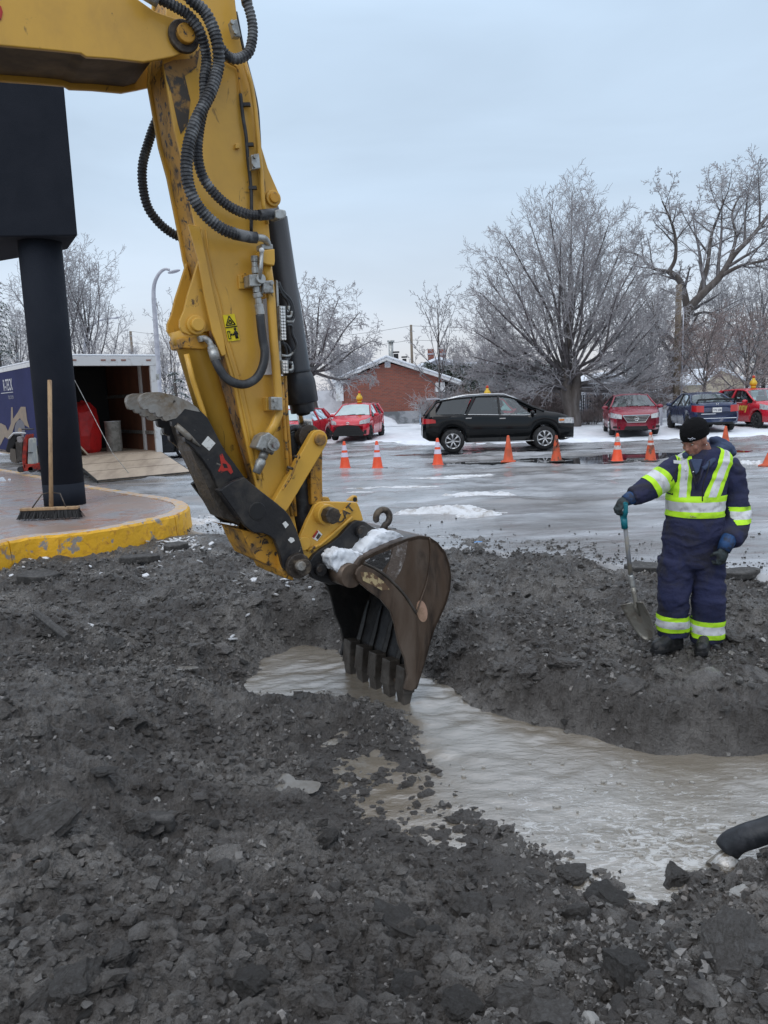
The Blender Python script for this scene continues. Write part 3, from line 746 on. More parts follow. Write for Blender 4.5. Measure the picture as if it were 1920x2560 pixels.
# stick
stick = [(430, -200), (575, -200), (588, 0), (598, 87), (612, 149), (628, 230), (640, 300), (648, 347), (670, 420), (697, 482), (703, 500), (692, 520), (668, 528), (672, 560), (678, 620), (684, 717), (694, 898), (702, 1010), (712, 1100), (728, 1250), (748, 1350), (760, 1395), (748, 1428), (718, 1434), (690, 1418), (660, 1330), (638, 1204), (605, 1063), (586, 970), (553, 862), (524, 731), (499, 627), (489, 569), (458, 410), (436, 328), (407, 159)]
mb = plates(stick, .18, .025, -.155); mb.build('stick_plate', M['yellow'], ex_, bevel=.005)
inner = [(434, -190), (565, -190), (580, 0), (590, 87), (603, 149), (618, 230), (628, 300), (634, 347), (642, 420), (655, 500), (662, 560), (668, 620), (674, 717), (684, 898), (692, 1010), (702, 1100), (715, 1240), (722, 1330), (735, 1395), (715, 1425), (694, 1410), (664, 1325), (642, 1200), (609, 1060), (590, 968), (557, 860), (528, 729), (503, 627), (493, 569), (462, 410), (440, 328), (411, 159)]
plate(inner, .155, .31).build('stick_box', M['yellow_dirty'], ex_)
# the folded seam rib running down the flank
mb = MB()
rib = [(492, 572), (499, 627), (512, 690), (528, 745), (555, 862), (588, 972), (607, 1060), (636, 1200)]
rp = [mw(a + 9, b, .184) for a, b in rib]; mb.tube(rp, .008, 6); rp = [mw(a + 22, b, .182) for a, b in rib]; mb.tube(rp, .004, 6)
mb.build('weld_rib', M['yellow'], ex_)
# thicker cheek plate near the thumb-cylinder lug
plate([(470, 560), (499, 566), (515, 640), (534, 735), (560, 845), (566, 886), (555, 890), (531, 832), (512, 745), (497, 652)], .20, .02).build('cheek_plate', M['yellow'], ex_, bevel=.004)
lug = [(481, 701), (470, 735), (461, 775), (450, 800), (450, 818), (457, 830), (475, 838), (500, 832), (531, 826), (524, 731), (500, 640)]
mb = plates(lug, .15, .03, -.12); mb.build('cylinder_lug', M['yellow'], ex_, bevel=.004)
pinc(489, 813, .15, .175, .062, 'lug_boss', M['yellow'], 26); pinc(489, 813, .15, .205, .042, 'lug_pin', M['yellow'], 22)
# thumb cylinder
a = mw(476, 845, .02); b = mw(592, 1235, .02)
dv = (b - a).normalized()
MB().tube([a - dv * .06, a + dv * .02, a + dv * .03, b - dv * .1], [.125, .125, .108, .108], 24).build('thumb_cylinder', M['yellow'], ex_)
plate([(449, 846), (520, 838), (524, 868), (513, 872), (505, 874), (456, 870)], .15, .24).build('cylinder_clevis', M['yellow_dirty'], ex_, bevel=.008)
MB().tube([mw(466, 885, .16), mw(482, 950, .16), mw(508, 1030, .16), mw(520, 1075, .16)], .018, 8).build('grease_pipe', M['yellow'], ex_)
MB().cyl(b - dv * .1, b + dv * .25, .05, 20).build('cylinder_rod', M['chrome'], ex_)

# mud-blackened bearing area under the boom
plate([(409, 160), (434, 150), (480, 146), (500, 120), (492, 168), (462, 190), (476, 250), (470, 310), (452, 335), (445, 310), (428, 230), (417, 200)], .1835, .003).build('grease_stain', mat('grease_smear', (.05, .04, .032), .5, (.30, .16, .04), 9, .47, .05), ex_)

# hoses
def chose(pts, w, r, name='corrugated_hose', m_='hose_dusty', pitch=.021):
    P = resample(spline([mw(a, b, (w if not isinstance(w, list) else w[i])) for i, (a, b) in enumerate(pts)], 10), pitch / 4)
    rr = [r * (1.0 if (i % 4) in (0, 1) else .84) for i in range(len(P))]
    return MB().tube(P, rr, 12, smooth=False).build(name, M[m_], ex_)
def shose(pts, w, r, name='hose', m_='rubber', n=10):
    P = spline([mw(q[0], q[1], q[2] if len(q) > 2 else w) for q in pts], 8)
    return MB().tube(P, r, n).build(name, M[m_], ex_)
H1 = [(440, -60), (472, -8), (511, 29), (533, 72), (545, 120), (545, 169), (526, 231), (501, 280), (482, 323), (468, 386), (468, 444), (482, 492), (511, 535), (554, 571), (592, 586)]
chose(H1, [.42] * 5 + [.38] * 10, .038)
H2 = [(340, -40), (395, -6), (434, 14), (472, 39), (501, 82), (516, 145), (511, 202), (511, 251), (497, 328), (494, 386), (506, 439), (535, 482), (574, 516), (617, 535), (650, 538)]
chose(H2, [.36] * 5 + [.31] * 10, .033)
H3 = [(615, 2), (627, 39), (632, 82), (622, 130), (593, 147), (569, 140), (550, 116)]
chose(H3, .34, .032); MB().cyl(mw(606, -60, .33), mw(618, 12, .33), .034).build('hose_fitting', M['zinc'], ex_)
H4 = [(400, 290), (388, 309), (371, 357), (357, 410), (357, 463), (369, 516), (395, 554), (424, 579), (456, 595), (490, 600)]
chose(H4, -.30, .032, m_='rubber')
MB().tube([mw(585, 585, .36), mw(625, 593, .35), mw(641, 594, .35)], .036, 14).build('hose_fitting', M['hose_dusty'], ex_)
MB().tube(spline([mw(641, 594, .35), mw(655, 595, .34), mw(665, 601, .32), mw(670, 614, .28), mw(670, 626, .25)], 5), .023, 12).build('steel_elbow', M['zinc'], ex_)
MB().cyl(mw(648, 538, .33), mw(690, 534, .31), .034).build('hose_fitting', M['hose_dusty'], ex_)
plate([(688, 526), (700, 522), (714, 525), (717, 534), (713, 545), (700, 548), (690, 545)], .36, .09).build('hose_flange', M['zinc'], ex_, bevel=.006)
MB().cyl(mw(360, -18, .37), mw(395, 3, .37), .036).build('hose_fitting', M['zinc'], ex_)
# valve manifold block
plate([(657, 625), (687, 622), (688, 653), (686, 664), (668, 661), (657, 657)], .33, .12).build('valve_block', M['yellow'], ex_, bevel=.006)
plate([(654, 609), (682, 610), (684, 624), (655, 623)], .31, .09).build('block_flange', M['zinc'], ex_, bevel=.005)
MB().tube([mw(668, 664, .27), mw(673, 700, .26), mw(678, 753, .26), mw(684, 850, .26), mw(693, 960, .26), mw(698, 1010, .26), mw(697, 1035, .26), mw(684, 1065, .27), mw(668, 1092, .28)], .030, 14).build('steel_pipe', M['yellow'], ex_)
MB().tube([mw(610, 150, .23), mw(628, 210, .23), mw(638, 270, .23), mw(646, 350, .23), mw(654, 440, .23), mw(658, 510, .23), mw(668, 560, .2)], .014, 8).build('steel_pipe', M['yellow'], ex_)
MB().tube(spline([mw(560, 150, .2), mw(578, 160, .2), mw(595, 175, .2), mw(601, 235, .2)], 5), .007, 6).build('grease_pipe', M['yellow_dirty'], ex_)
P = spline([mw(601, 235, .2), mw(607, 290, .205), mw(615, 340, .205), mw(620, 400, .205), mw(628, 480, .205), mw(628, 580, .205)], 5); MB().tube(P, .012, 6).build('cable', M['rubber'], ex_)
P = spline([mw(590, 30, .16), mw(610, 130, .16), mw(640, 250, .18), mw(648, 330, .2), mw(652, 420, .2), mw(656, 500, .2)], 5); MB().tube(P, .010, 6).build('cable', M['rubber'], ex_)
for (a, b) in ((612, 262), (620, 362), (628, 470)):
    MB().box(mw(a + 4, b, .21), (.05, .03, .02)).build('cable_clip', M['dark_plastic'], ex_)
def bracket(quad, w, bolts, name='pipe_clamp'):
    p = plate(quad, w, .05).build(name, M['zinc'], ex_, bevel=.005)
    for a, b in bolts:
        MB().cyl(mw(a, b, w), mw(a, b, w) + EW * .016, .014, 6, smooth=False).build('bolt', M['zinc'], p, world=False)
bracket([(576, 52), (593, 47), (603, 92), (586, 91)], .27, [(579, 57), (587, 81)])
bracket([(628, 387), (648, 383), (652, 420), (631, 424)], .27, [(636, 392), (635, 414)])
bracket([(678, 992), (706, 993), (707, 1026), (679, 1025)], .32, [(686, 1000), (690, 1019)])
plate([(664, 994), (679, 992), (680, 1028), (667, 1027)], .24, .06).build('clamp_base', M['yellow'], ex_, bevel=.004)
bracket([(658, 702), (683, 700), (685, 733), (660, 731)], .32, [(663, 727), (678, 708)])
# shut-off valve on its bracket
plate([(596, 688), (618, 684), (632, 690), (634, 722), (599, 722)], .20, .02).build('valve_bracket', M['yellow'], ex_, bevel=.003)
for a, b in ((611, 691), (615, 713)): MB().cyl(mw(a, b, .2), mw(a, b, .2) + EW * .02, .018, 6, smooth=False).build('bolt', M['yellow_dirty'], ex_)
v = plate([(623, 686), (655, 684), (659, 703), (653, 715), (625, 716)], .31, .10).build('shutoff_valve', M['zinc'], ex_, bevel=.006)
MB().cyl(mw(649, 698, .31), mw(649, 698, .31) + EW * .03, .03, 16).build('valve_stem', M['zinc'], v, world=False)
MB().tube([mw(649, 698, .335), mw(652, 670, .345), mw(654, 630, .35)], [.010, .014, .013], 8).build('valve_lever', M['zinc'], v, world=False)
MB().ell(mw(654, 626, .35), .018, 10, 7).build('lever_knob', M['white_paint'], v, world=False)
for (a, b, c, d, r) in ((641, 716, 642, 732, .026), (643, 732, 646, 744, .033), (645, 744, 647, 760, .022), (647, 760, 652, 787, .030), (640, 684, 638, 668, .026), (638, 668, 637, 655, .022), (637, 655, 637, 640, .026)):
    MB().cyl(mw(a, b, .27), mw(c, d, .27), r, 8 if r > .03 else 12, smooth=False).build('fitting', M['zinc'], ex_, bevel=.003)
# smooth rubber hose to the thumb cylinder
shose([(650, 787, .27), (656, 843, .28), (662, 880, .29), (657, 916, .30), (641, 945, .30), (615, 960, .30), (589, 958, .30), (565, 944, .29), (547, 919, .27), (536, 893, .235)], .28, .029)
MB().cyl(mw(540, 902, .245), mw(531, 872, .225), .034, 14).build('hose_fitting', M['zinc'], ex_); MB().cyl(mw(533, 878, .23), mw(528, 866, .22), .029, 8, smooth=False).build('fitting', M['zinc'], ex_)
MB().tube(spline([mw(529, 870, .22), mw(524, 856, .21), mw(514, 847, .20), mw(505, 847, .16)], 5), .020, 12).build('steel_elbow', M['zinc'], ex_)
plate([(498, 840), (512, 838), (515, 852), (502, 855)], .2, .06).build('fitting', M['zinc'], ex_, bevel=.004)
# white wiper plate, distributor rail and its blocks
plate([(656, 748), (672, 744), (680, 850), (684, 936), (661, 937), (666, 900), (668, 860), (664, 800)], .19, .01).build('white_plate', M['white_paint'], ex_)
plate([(690, 700), (695, 702), (702, 860), (705, 935), (701, 940), (697, 860)], .24, .03).build('rail', M['zinc'], ex_)
for quad, n, two in (([(698, 764), (714, 765), (716, 850), (702, 851)], 11, 1), ([(704, 900), (721, 901), (722, 933), (706, 934)], 4, 1)):
    p = plate(quad, .27, .05).build('grease_block', M['zinc'], ex_, bevel=.003)
    (x0, y0), (x1, y1) = quad[0], quad[3]
    for k in range(n):
        t_ = (k + .7) / (n + .2)
        for q in (3.5, 9.5):
            c = mw(x0 + (x1 - x0) * t_ + q, y0 + (y1 - y0) * t_, .27)
            MB().cyl(c, c + EW * .012, .008, 8).build('nipple', M['chrome'], p, world=False)
for pts in ([(696, 705, .2), (706, 728, .2), (722, 745, .2), (730, 760, .2), (735, 785, .2), (730, 800, .2), (716, 806, .22)], [(696, 715, .2), (708, 740, .2), (724, 755, .2), (729, 775, .2), (722, 790, .2), (716, 792, .22)],
            [(700, 730, .2), (712, 742, .2), (722, 762, .2), (720, 776, .22), (714, 778, .24)], [(700, 855, .22), (716, 862, .2), (726, 880, .2), (722, 896, .2), (712, 900, .24)],
            [(716, 812, .24), (728, 815, .2), (731, 836, .2), (741, 862, .2), (735, 882, .2), (722, 890, .2)], [(704, 852, .22), (714, 870, .2), (718, 890, .2), (716, 905, .24)], [(722, 905, .24), (732, 915, .22), (730, 928, .22), (720, 930, .24)]):
    P = spline([mw(*q) for q in pts], 6); MB().tube(P, .011, 7).build('grease_hose', M['rubber'], ex_)
for pts in ([(716, 792, .24), (727, 790, .22), (729, 778, .22)], [(716, 804, .24), (732, 803, .2), (734, 790, .2)], [(716, 778, .24), (721, 777, .22), (722, 765, .22)], [(703, 888, .24), (720, 890, .22), (732, 882, .2)], [(722, 926, .25), (731, 922, .24), (729, 905, .22)]):
    MB().tube(spline([mw(*q) for q in pts], 4), .009, 7).build('steel_elbow', M['zinc'], ex_)
# pipes running down beside the linkage
for x0, x1, w in ((704, 716, .22), (712, 724, .20)):
    MB().tube([mw(x0, 940, w), mw(x0 + 5, 1040, w), mw(x1, 1130, w), mw(x1 + 14, 1290, w)], .014, 8).build('steel_pipe', M['yellow_dirty'], ex_)

# counterbalance valve lower on the stick
pv = plate([(653, 1090), (672, 1080), (698, 1100), (684, 1138), (664, 1128), (640, 1120)], .33, .13).build('hydraulic_valve', M['zinc'], ex_, bevel=.01)
MB().cyl(mw(681, 1112, .33), mw(681, 1112, .33) + EW * .03, .040, 16).build('valve_cap', M['zinc'], pv, world=False)
MB().cyl(mw(681, 1112, .35), mw(681, 1112, .33) + EW * .05, .022, 6, smooth=False).build('valve_nut', M['chrome'], pv, world=False)
for a, b in ((661, 1123), (678, 1134)): MB().cyl(mw(a, b, .33), mw(a, b, .33) + EW * .006, .010, 8).build('bolt', M['greasy'], pv, world=False)
MB().cyl(mw(662, 1130, .28), mw(656, 1146, .28), .030, 12).build('fitting', M['zinc'], ex_)
MB().tube([mw(657, 1144, .28), mw(652, 1155, .28), mw(641, 1183, .28)], [.022, .035, .028], 12).build('fitting', M['zinc'], ex_)

# warning decal: printed pictograms on a yellow ground
dq = [(557, 788), (586, 784), (600, 850), (571, 854)]
dec = plate(dq, .1875, .003).build('warning_decal', M['decal_yellow'], ex_)
def dpt(u, v, w=.1895):
    a = (dq[0][0] + (dq[1][0] - dq[0][0]) * u, dq[0][1] + (dq[1][1] - dq[0][1]) * u); b = (dq[3][0] + (dq[2][0] - dq[3][0]) * u, dq[3][1] + (dq[2][1] - dq[3][1]) * u)
    return mw(a[0] + (b[0] - a[0]) * v, a[1] + (b[1] - a[1]) * v, w)
mb = MB()
def stroke(p, q, r=.004): mb.tube([dpt(*p), dpt(*q)], r, 4)
for p, q in (((.5, .06), (.12, .40)), ((.12, .40), (.88, .40)), ((.88, .40), (.5, .06)), ((.02, .475), (.98, .475)), ((.35, .33), (.5, .2)), ((.5, .2), (.66, .33)), ((.4, .34), (.6, .34))): stroke(p, q)
for p, q in (((.78, .60), (.78, .92)), ((.70, .66), (.66, .78)), ((.86, .66), (.92, .78)), ((.74, .76), (.72, .92)), ((.84, .76), (.86, .92))): stroke(p, q, .006)
mb.ell(dpt(.78, .565), .009, 8, 6)
for p, q in (((.34, .76), (.60, .76)), ((.34, .76), (.42, .72)), ((.34, .76), (.42, .80)), ((.60, .76), (.52, .72)), ((.60, .76), (.52, .80)), ((.10, .62), (.10, .9)), ((.10, .62), (.28, .62)), ((.28, .62), (.28, .9)), ((.1, .9), (.28, .9))): stroke(p, q, .003)
mb.build('pictogram', M['black'], dec, world=False)
for (a, b) in ((594, 365), (604, 700)): plate([(a - 5, b - 6), (a + 5, b - 7), (a + 6, b + 5), (a - 5, b + 6)], .205, .025).build('stud', M['yellow'], ex_, bevel=.003)

# bucket cylinder
ct = mw(676, 500, 0); cb = mw(762, 1060, 0); cd = (cb - ct).normalized(); CLn = (cb - ct).length
def ca(px, py):
    p = mw(px, py, 0); return ct + cd * (p - ct).dot(cd)
p1, p2, p3, p4, p5, p6 = ca(683, 545), ca(740, 925), ca(748, 950), ca(757, 1004), ca(759, 1006), ca(762, 1030)
MB().tube([ct, p1, p1 + cd * .001, p2, p2 + cd * .01, p2 + cd * .03], [.04, .06, .098, .098, .108, .098], 28).build('bucket_cylinder', M['cyl_black'], ex_)
mb = MB().tube([p2 + cd * .02, p3, p3 + cd * .03, p4, p4 + cd * .01, p5], [.10, .118, .122, .122, .118, .09], 28); mb.tube([p5 - cd * .02, p6], [.092, .088], 24)
mb.build('cylinder_head', M['cyl_black'], ex_, bevel=.004)
MB().cyl(p6 - cd * .05, mw(771, 1090, 0), .052, 24).build('cylinder_rod', M['chrome'], ex_)
plate([(711, 652), (735, 652), (736, 668), (712, 668)], .06, .10).build('cylinder_clamp', M['black_steel'], ex_, bevel=.006)
MB().cyl(mw(775, 1092, .19), mw(775, 1092, .19) - EW * .38, .085, 24).build('rod_eye', M['greasy'], ex_, bevel=.006)
pinc(681, 497, .18, .205, .052, 'lug_boss', M['yellow'], 26); pinc(681, 497, .18, .225, .034, 'lug_pin', M['yellow_dirty'], 22)
# grease boots and hoses bunched behind the linkage
for (a, b, c, d, r) in ((722, 1080, 735, 1180, .07), (735, 1090, 752, 1230, .06), (745, 1180, 758, 1330, .07), (758, 1150, 770, 1300, .06)):
    P = resample(spline([mw(a, b, .05), mw((a + c) / 2 + 4, (b + d) / 2, .05), mw(c, d, .05)], 6), .02)
    MB().tube(P, [r * (1 if i % 2 else .9) for i in range(len(P))], 12).build('hose', M['rubber'], ex_)
shose([(716, 1092, .12), (722, 1076, .12), (738, 1070, .12), (748, 1085, .12), (750, 1130, .12), (748, 1180, .12)], .12, .02)

# linkage
def link_arm(p, q, r0, r1, w0, w1, mat_, name, wd=None):
    A, B = mw(*p, w0), mw(*q, w0); d = (B - A).normalized(); n = d.cross(EW).normalized()
    pts = []
    for k in range(9): an = math.pi * k / 8; pts.append(A + (-d * math.sin(an) + n * math.cos(an)) * r0)
    for k in range(9): an = math.pi * k / 8; pts.append(B + (d * math.sin(an) - n * math.cos(an)) * r1)
    return MB().prism(pts, -EW * (w0 - w1)).build(name, mat_, ex_, bevel=.006)
link_arm((798, 1099), (703, 1262), .068, .060, .26, .20, M['yellow'], 'idler_link')
la = [o for o in ex_.children if o.name.startswith('idler_link')][0]; lb = copy_tree(la, ex_); lb.location = la.location - EW * .46
pinc(798, 1099, .26, .285, .043, 'link_pin', M['yellow_dirty'], 26)
A = mw(793, 1110, .14)
mb = plates([(779, 1120), (807, 1118), (806, 1190), (808, 1262), (779, 1262), (776, 1190)], .16, .10, -.06)
mb.build('power_link', M['yellow_dirty'], ex_, bevel=.008)
shose([(748, 1135, .3), (738, 1165, .3), (726, 1195, .29), (706, 1225, .29)], .3, .007, 'grease_pipe', 'yellow_dirty', 6)
for a, b in ((741, 1140), (724, 1168)): MB().cyl(mw(a - 6, b, .29), mw(a + 8, b + 4, .29), .010, 8).build('clip', M['greasy'], ex_)

# thumb: two finger plates, a box between them and the fork round the stick
def scallops(p0, p1, n, dep, up=0):
    out = []
    for k in range(n):
        for j in range(5):
            t_ = (k + j / 5) / n; s_ = math.sin(math.pi * j / 5)
            out.append((p0[0] + (p1[0] - p0[0]) * t_ - s_ * dep[0], p0[1] + (p1[1] - p0[1]) * t_ + s_ * dep[1]))
    return out
top = [(350, 1003), (351, 994), (356, 986), (370, 981), (399, 980), (437, 989), (470, 1003), (497, 1022), (519, 1044), (537, 1078), (551, 1106), (566, 1132), (584, 1155), (611, 1193)]
low = scallops((353, 1012), (430, 1052), 4, (3, 6)) + scallops((430, 1052), (478, 1112), 3, (5, 5))
fing = top + [(612, 1205), (560, 1240), (549, 1226), (530, 1184), (513, 1158), (500, 1140), (484, 1122)] + list(reversed(low))
def shp(P, dx, dy): return [(a + dx, b + dy) for a, b in P]
steel2 = [M['black_steel'], M['worn_steel']]
def finger(w, name='thumb_finger'):
    o = plate(fing, w, .055).build(name, M['black_steel'], ex_, bevel=.005)
    tip = [(350, 1003), (351, 994), (356, 986), (370, 981), (399, 980), (437, 989), (470, 1003), (492, 1018), (500, 1030), (480, 1026), (462, 1022), (452, 1034), (440, 1046), (430, 1048)] + list(reversed(scallops((353, 1012), (424, 1050), 4, (3, 6))))
    plate(shp(tip, 0, 0), w + .004, .063).build('worn_tip', M['worn_steel'], o, world=False)
    return o
f1 = finger(.19)
f2 = copy_tree(f1, ex_); f2.location = f1.location - EW * .325
# inner box
box_ = [(500, 1032), (519, 1060), (551, 1120), (584, 1170), (611, 1205), (640, 1240), (600, 1312), (560, 1296), (535, 1250), (508, 1190), (480, 1130), (462, 1080), (455, 1050)]
plate(box_, .14, .28).build('thumb_box', M['mud_steel'], ex_, bevel=.01)
MB().tube([mw(440, 1062, .195), mw(470, 1090, .195), mw(500, 1116, .195)], [.018, .022, .006], 8).build('weld_bar', M['worn_steel'], ex_)
cheek = [(549, 1226), (580, 1205), (611, 1193), (649, 1225), (692, 1258), (712, 1275), (725, 1291), (741, 1323), (752, 1355), (760, 1383), (768, 1404), (768, 1420), (757, 1432), (740, 1438), (724, 1434), (709, 1421), (700, 1383), (687, 1350), (675, 1340), (660, 1334), (633, 1331), (616, 1318), (584, 1274)]
hole = mw(643, 1278, .30)
ck = plate(cheek, .30, .05).build('thumb_cheek', M['black_steel'], ex_, bevel=.006)
ck2 = copy_tree(ck, ex_); ck2.location = ck.location - EW * .55
plate([(549, 1226), (611, 1193), (650, 1226), (600, 1300)], .26, .10).build('thumb_step', M['black_steel'], ex_, bevel=.006)
MB().cyl(hole - EW * .02, hole + EW * .004, .062, 28, smooth=False).build('pin_hole_ring', M['black_steel'], ex_, bevel=.004)
MB().cyl(hole, hole + EW * .006, .052, 28, smooth=False).build('pin_hole', M['black'], ex_)
plate([(576, 1320), (633, 1331), (660, 1334), (687, 1350), (700, 1385), (712, 1425), (700, 1428), (640, 1398), (624, 1370), (606, 1330)], .20, .4).build('stick_nose', M['yellow_dirty'], ex_, bevel=.01)
pinc(741, 1413, .30, .345, .088, 'thumb_boss', M['greasy'], 30); pinc(745, 1413, .30, .40, .058, 'thumb_pin', M['greasy'], 26); pinc(748, 1413, .38, .425, .035, 'pin_end', M['worn_steel'], 8)
plate([(700, 1385), (712, 1382), (722, 1420), (735, 1440), (735, 1452), (712, 1446), (704, 1430)], .27, .5).build('hinge_tube', M['yellow_dirty'], ex_, bevel=.01)
# stickers on the thumb
def sticker(quad, w, m_, name): return plate(quad, w, .002).build(name, M[m_], ex_)
sticker([(504, 1110), (520, 1090), (539, 1108), (523, 1127)], .1935, 'decal_white', 'blank_sticker')
mbp = plate([(549, 1138), (556, 1134), (563, 1150), (576, 1164), (583, 1180), (577, 1186), (569, 1176), (560, 1178), (553, 1182), (545, 1178), (553, 1162)], .194, .002)
mbp.build('brand_emblem', M['decal_red'], ex_)
plate([(556, 1158), (566, 1160), (570, 1170), (560, 1170)], .1945, .001).build('emblem_gap', M['black'], ex_)
sticker([(706, 1309), (714, 1303), (722, 1312), (714, 1321)], .3035, 'decal_white', 'small_sticker')
sticker([(720, 1350), (726, 1343), (734, 1345), (737, 1352), (728, 1358)], .3035, 'decal_white', 'small_sticker')

# quick coupler
coup = [(749, 1345), (758, 1325), (768, 1301), (778, 1282), (787, 1263), (796, 1256), (810, 1254), (893, 1256), (898, 1266), (903, 1280), (909, 1301), (880, 1309), (858, 1330), (830, 1360), (801, 1377), (774, 1399), (760, 1392), (749, 1372)]
mb = plates(coup, .24, .04, -.20); mb.build('coupler_plate', M['yellow'], ex_, bevel=.006)
plate([(760, 1350), (800, 1275), (885, 1270), (898, 1295), (855, 1322), (800, 1368), (770, 1385)], .20, .40).build('coupler_body', M['yellow_dirty'], ex_, bevel=.01)
MB().tube([mw(768, 1376, .245), mw(800, 1362, .245), mw(840, 1328, .245), mw(880, 1292, .245)], .012, 8).build('coupler_rib', M['yellow'], ex_)
plate([(870, 1252), (880, 1243), (887, 1238), (893, 1240), (895, 1256)], .02, .04).build('lifting_ear', M['yellow'], ex_, bevel=.005)
MB().cyl(mw(884, 1248, .0), mw(884, 1248, .0) + EW * .023, .018, 16, smooth=False).build('ear_hole', M['black'], ex_)
pinc(806, 1284, .24, .32, .075, 'coupler_boss', M['yellow'], 28); pinc(817, 1286, .30, .40, .060, 'coupler_pin', M['greasy'], 8)
pinc(756, 1358, .24, .27, .05, 'coupler_boss', M['yellow'], 22)
# raised maker's lettering and the book sticker
def text_mesh(s, p, ux, uy, size, mat_, name, parent, depth=.004, bold=0, center=True, world=True):
    c = bpy.data.curves.new(name, 'FONT'); c.body = s; c.size = 1; c.extrude = .5; c.align_x = 'CENTER' if center else 'LEFT'; c.align_y = 'CENTER' if center else 'BOTTOM_BASELINE'
    c.offset = bold; c.resolution_u = 3
    o = bpy.data.objects.new(name, c); me = bpy.data.meshes.new_from_object(o); bpy.data.objects.remove(o)
    ux = Vector(ux).normalized(); uy = Vector(uy).normalized(); uz = ux.cross(uy)
    sx_, sy_ = size if isinstance(size, tuple) else (size, size)
    for v in me.vertices: v.co = Vector(p) + ux * v.co.x * sx_ + uy * v.co.y * sy_ + uz * v.co.z * depth
    me.materials.append(mat_)
    return link(bpy.data.objects.new(name, me), parent, world)
tq = [(840, 1296), (872, 1262), (886, 1273), (852, 1310)]
plate(tq, .252, .012).build('name_plate', M['yellow'], ex_, bevel=.003)
u_ = mw(872, 1262, .25) - mw(840, 1296, .25); v_ = EW.cross(u_)
text_mesh('CAT', mw(863, 1285, .256), u_, v_, .085, M['greasy'], 'raised_letters', ex_, .008, .01)
plate([(781, 1345), (795, 1325), (806, 1336), (793, 1353)], .2445, .002).build('book_sticker', M['decal_white'], ex_)
plate([(781, 1342), (793, 1325), (796, 1329), (785, 1346)], .2465, .002).build('sticker_stripe', M['decal_red'], ex_)
plate([(790, 1344), (797, 1333), (803, 1338), (795, 1349)], .2465, .0015).build('sticker_print', M['greasy'], ex_)

# bucket
near = [(889, 1436), (893, 1420), (904, 1398), (935, 1381), (980, 1360), (1020, 1346), (1048, 1339), (1074, 1342), (1095, 1356), (1114, 1380), (1124, 1408), (1129, 1440), (1126, 1475), (1117, 1508), (1103, 1540), (1088, 1572), (1077, 1605), (1068, 1640), (1056, 1680), (1043, 1722), (1028, 1728), (1012, 1724), (1020, 1690), (1014, 1650), (998, 1610), (988, 1560), (978, 1530), (954, 1500), (925, 1479), (904, 1462), (893, 1450)]
BW = .5
B3 = [mw(a, b, BW) for a, b in near]
wrap_i = list(range(2, 20))
bucket = MB()
# wrapper shell: outer skin and an inner skin 25 mm inside
outer_ = [B3[0]] + [B3[i] for i in range(1, 21)]
cen_ = sum(B3, Vector()) / len(B3)
def inw(p, d=.03): return p + (cen_ - p).normalized() * d
prof = outer_ + [inw(p) for p in reversed(outer_)]
bsh = MB().prism(prof, -EW * (2 * BW)); bsh.build('bucket_shell', M['rust'], ex_, bevel=.004)
inn_ = [inw(p, .034) for p in outer_]
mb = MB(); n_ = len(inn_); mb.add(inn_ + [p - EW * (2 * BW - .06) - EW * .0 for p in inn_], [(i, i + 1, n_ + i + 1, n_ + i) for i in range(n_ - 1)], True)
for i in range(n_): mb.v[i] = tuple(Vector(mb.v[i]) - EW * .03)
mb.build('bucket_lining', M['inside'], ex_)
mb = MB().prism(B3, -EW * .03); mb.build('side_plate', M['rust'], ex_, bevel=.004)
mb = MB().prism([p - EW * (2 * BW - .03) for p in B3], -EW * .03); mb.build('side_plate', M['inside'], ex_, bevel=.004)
rein = [(889, 1436), (893, 1424), (906, 1412), (930, 1420), (960, 1440), (985, 1462), (1010, 1490), (1030, 1520), (1040, 1538), (1043, 1580), (1042, 1640), (1040, 1720), (1028, 1728), (1012, 1724), (1020, 1690), (1014, 1650), (998, 1610), (988, 1560), (978, 1530), (954, 1500), (925, 1479), (904, 1462), (893, 1450)]
plate(rein, BW + .022, .02).build('side_cutter', M['rust'], ex_, bevel=.006)
plate([(901, 1430), (930, 1432), (958, 1452), (975, 1474), (955, 1476), (930, 1462), (908, 1452)], BW + .0245, .002).build('paint_remains', mat('flaked_paint', (.42, .33, .18), .6, (.12, .07, .04), 22, .5, .05), ex_)
seam = spline([mw(1040, 1535, BW + .006), mw(1052, 1500, BW + .006), mw(1066, 1460, BW + .006), mw(1074, 1420, BW + .006), mw(1077, 1380, BW + .006), mw(1074, 1345, BW + .006)], 6)
MB().tube(seam, .006, 6).build('weld_seam', M['rust'], ex_)
MB().tube(spline([mw(910, 1408, BW + .02), mw(950, 1428, BW + .02), mw(985, 1458, BW + .02), mw(1015, 1492, BW + .02), mw(1040, 1533, BW + .02)], 5), .010, 6).build('weld_seam', M['mud_steel'], ex_)
mb = MB(); c0 = [mw(1055 + 13 * math.cos(t_) * 1.0 + (5 * math.sin(t_)), 1528 + 27 * math.sin(t_) - 3 * math.cos(t_), BW + .003) for t_ in np.linspace(0, 6.283, 18, endpoint=False)]
mb.prism(c0, -EW * .002); mb.build('bare_patch', M['rust_light'], ex_)
plate([(985, 1368), (1020, 1352), (1012, 1400), (1000, 1430), (985, 1455), (965, 1435), (975, 1400)], BW + .003, .002).build('frost_patch', mat('frosty_mud', (.11, .085, .07), .7, (.32, .30, .29), 14, .42, .08, bump=.8, bsc=30), ex_)
plate([(912, 1402), (940, 1388), (978, 1374), (975, 1400), (955, 1428), (930, 1415)], BW + .004, .002).build('torn_plate', mat('scuffed_black', (.03, .028, .027), .5, (.42, .42, .43), 16, .40, .05, bump=1, bsc=30), ex_)
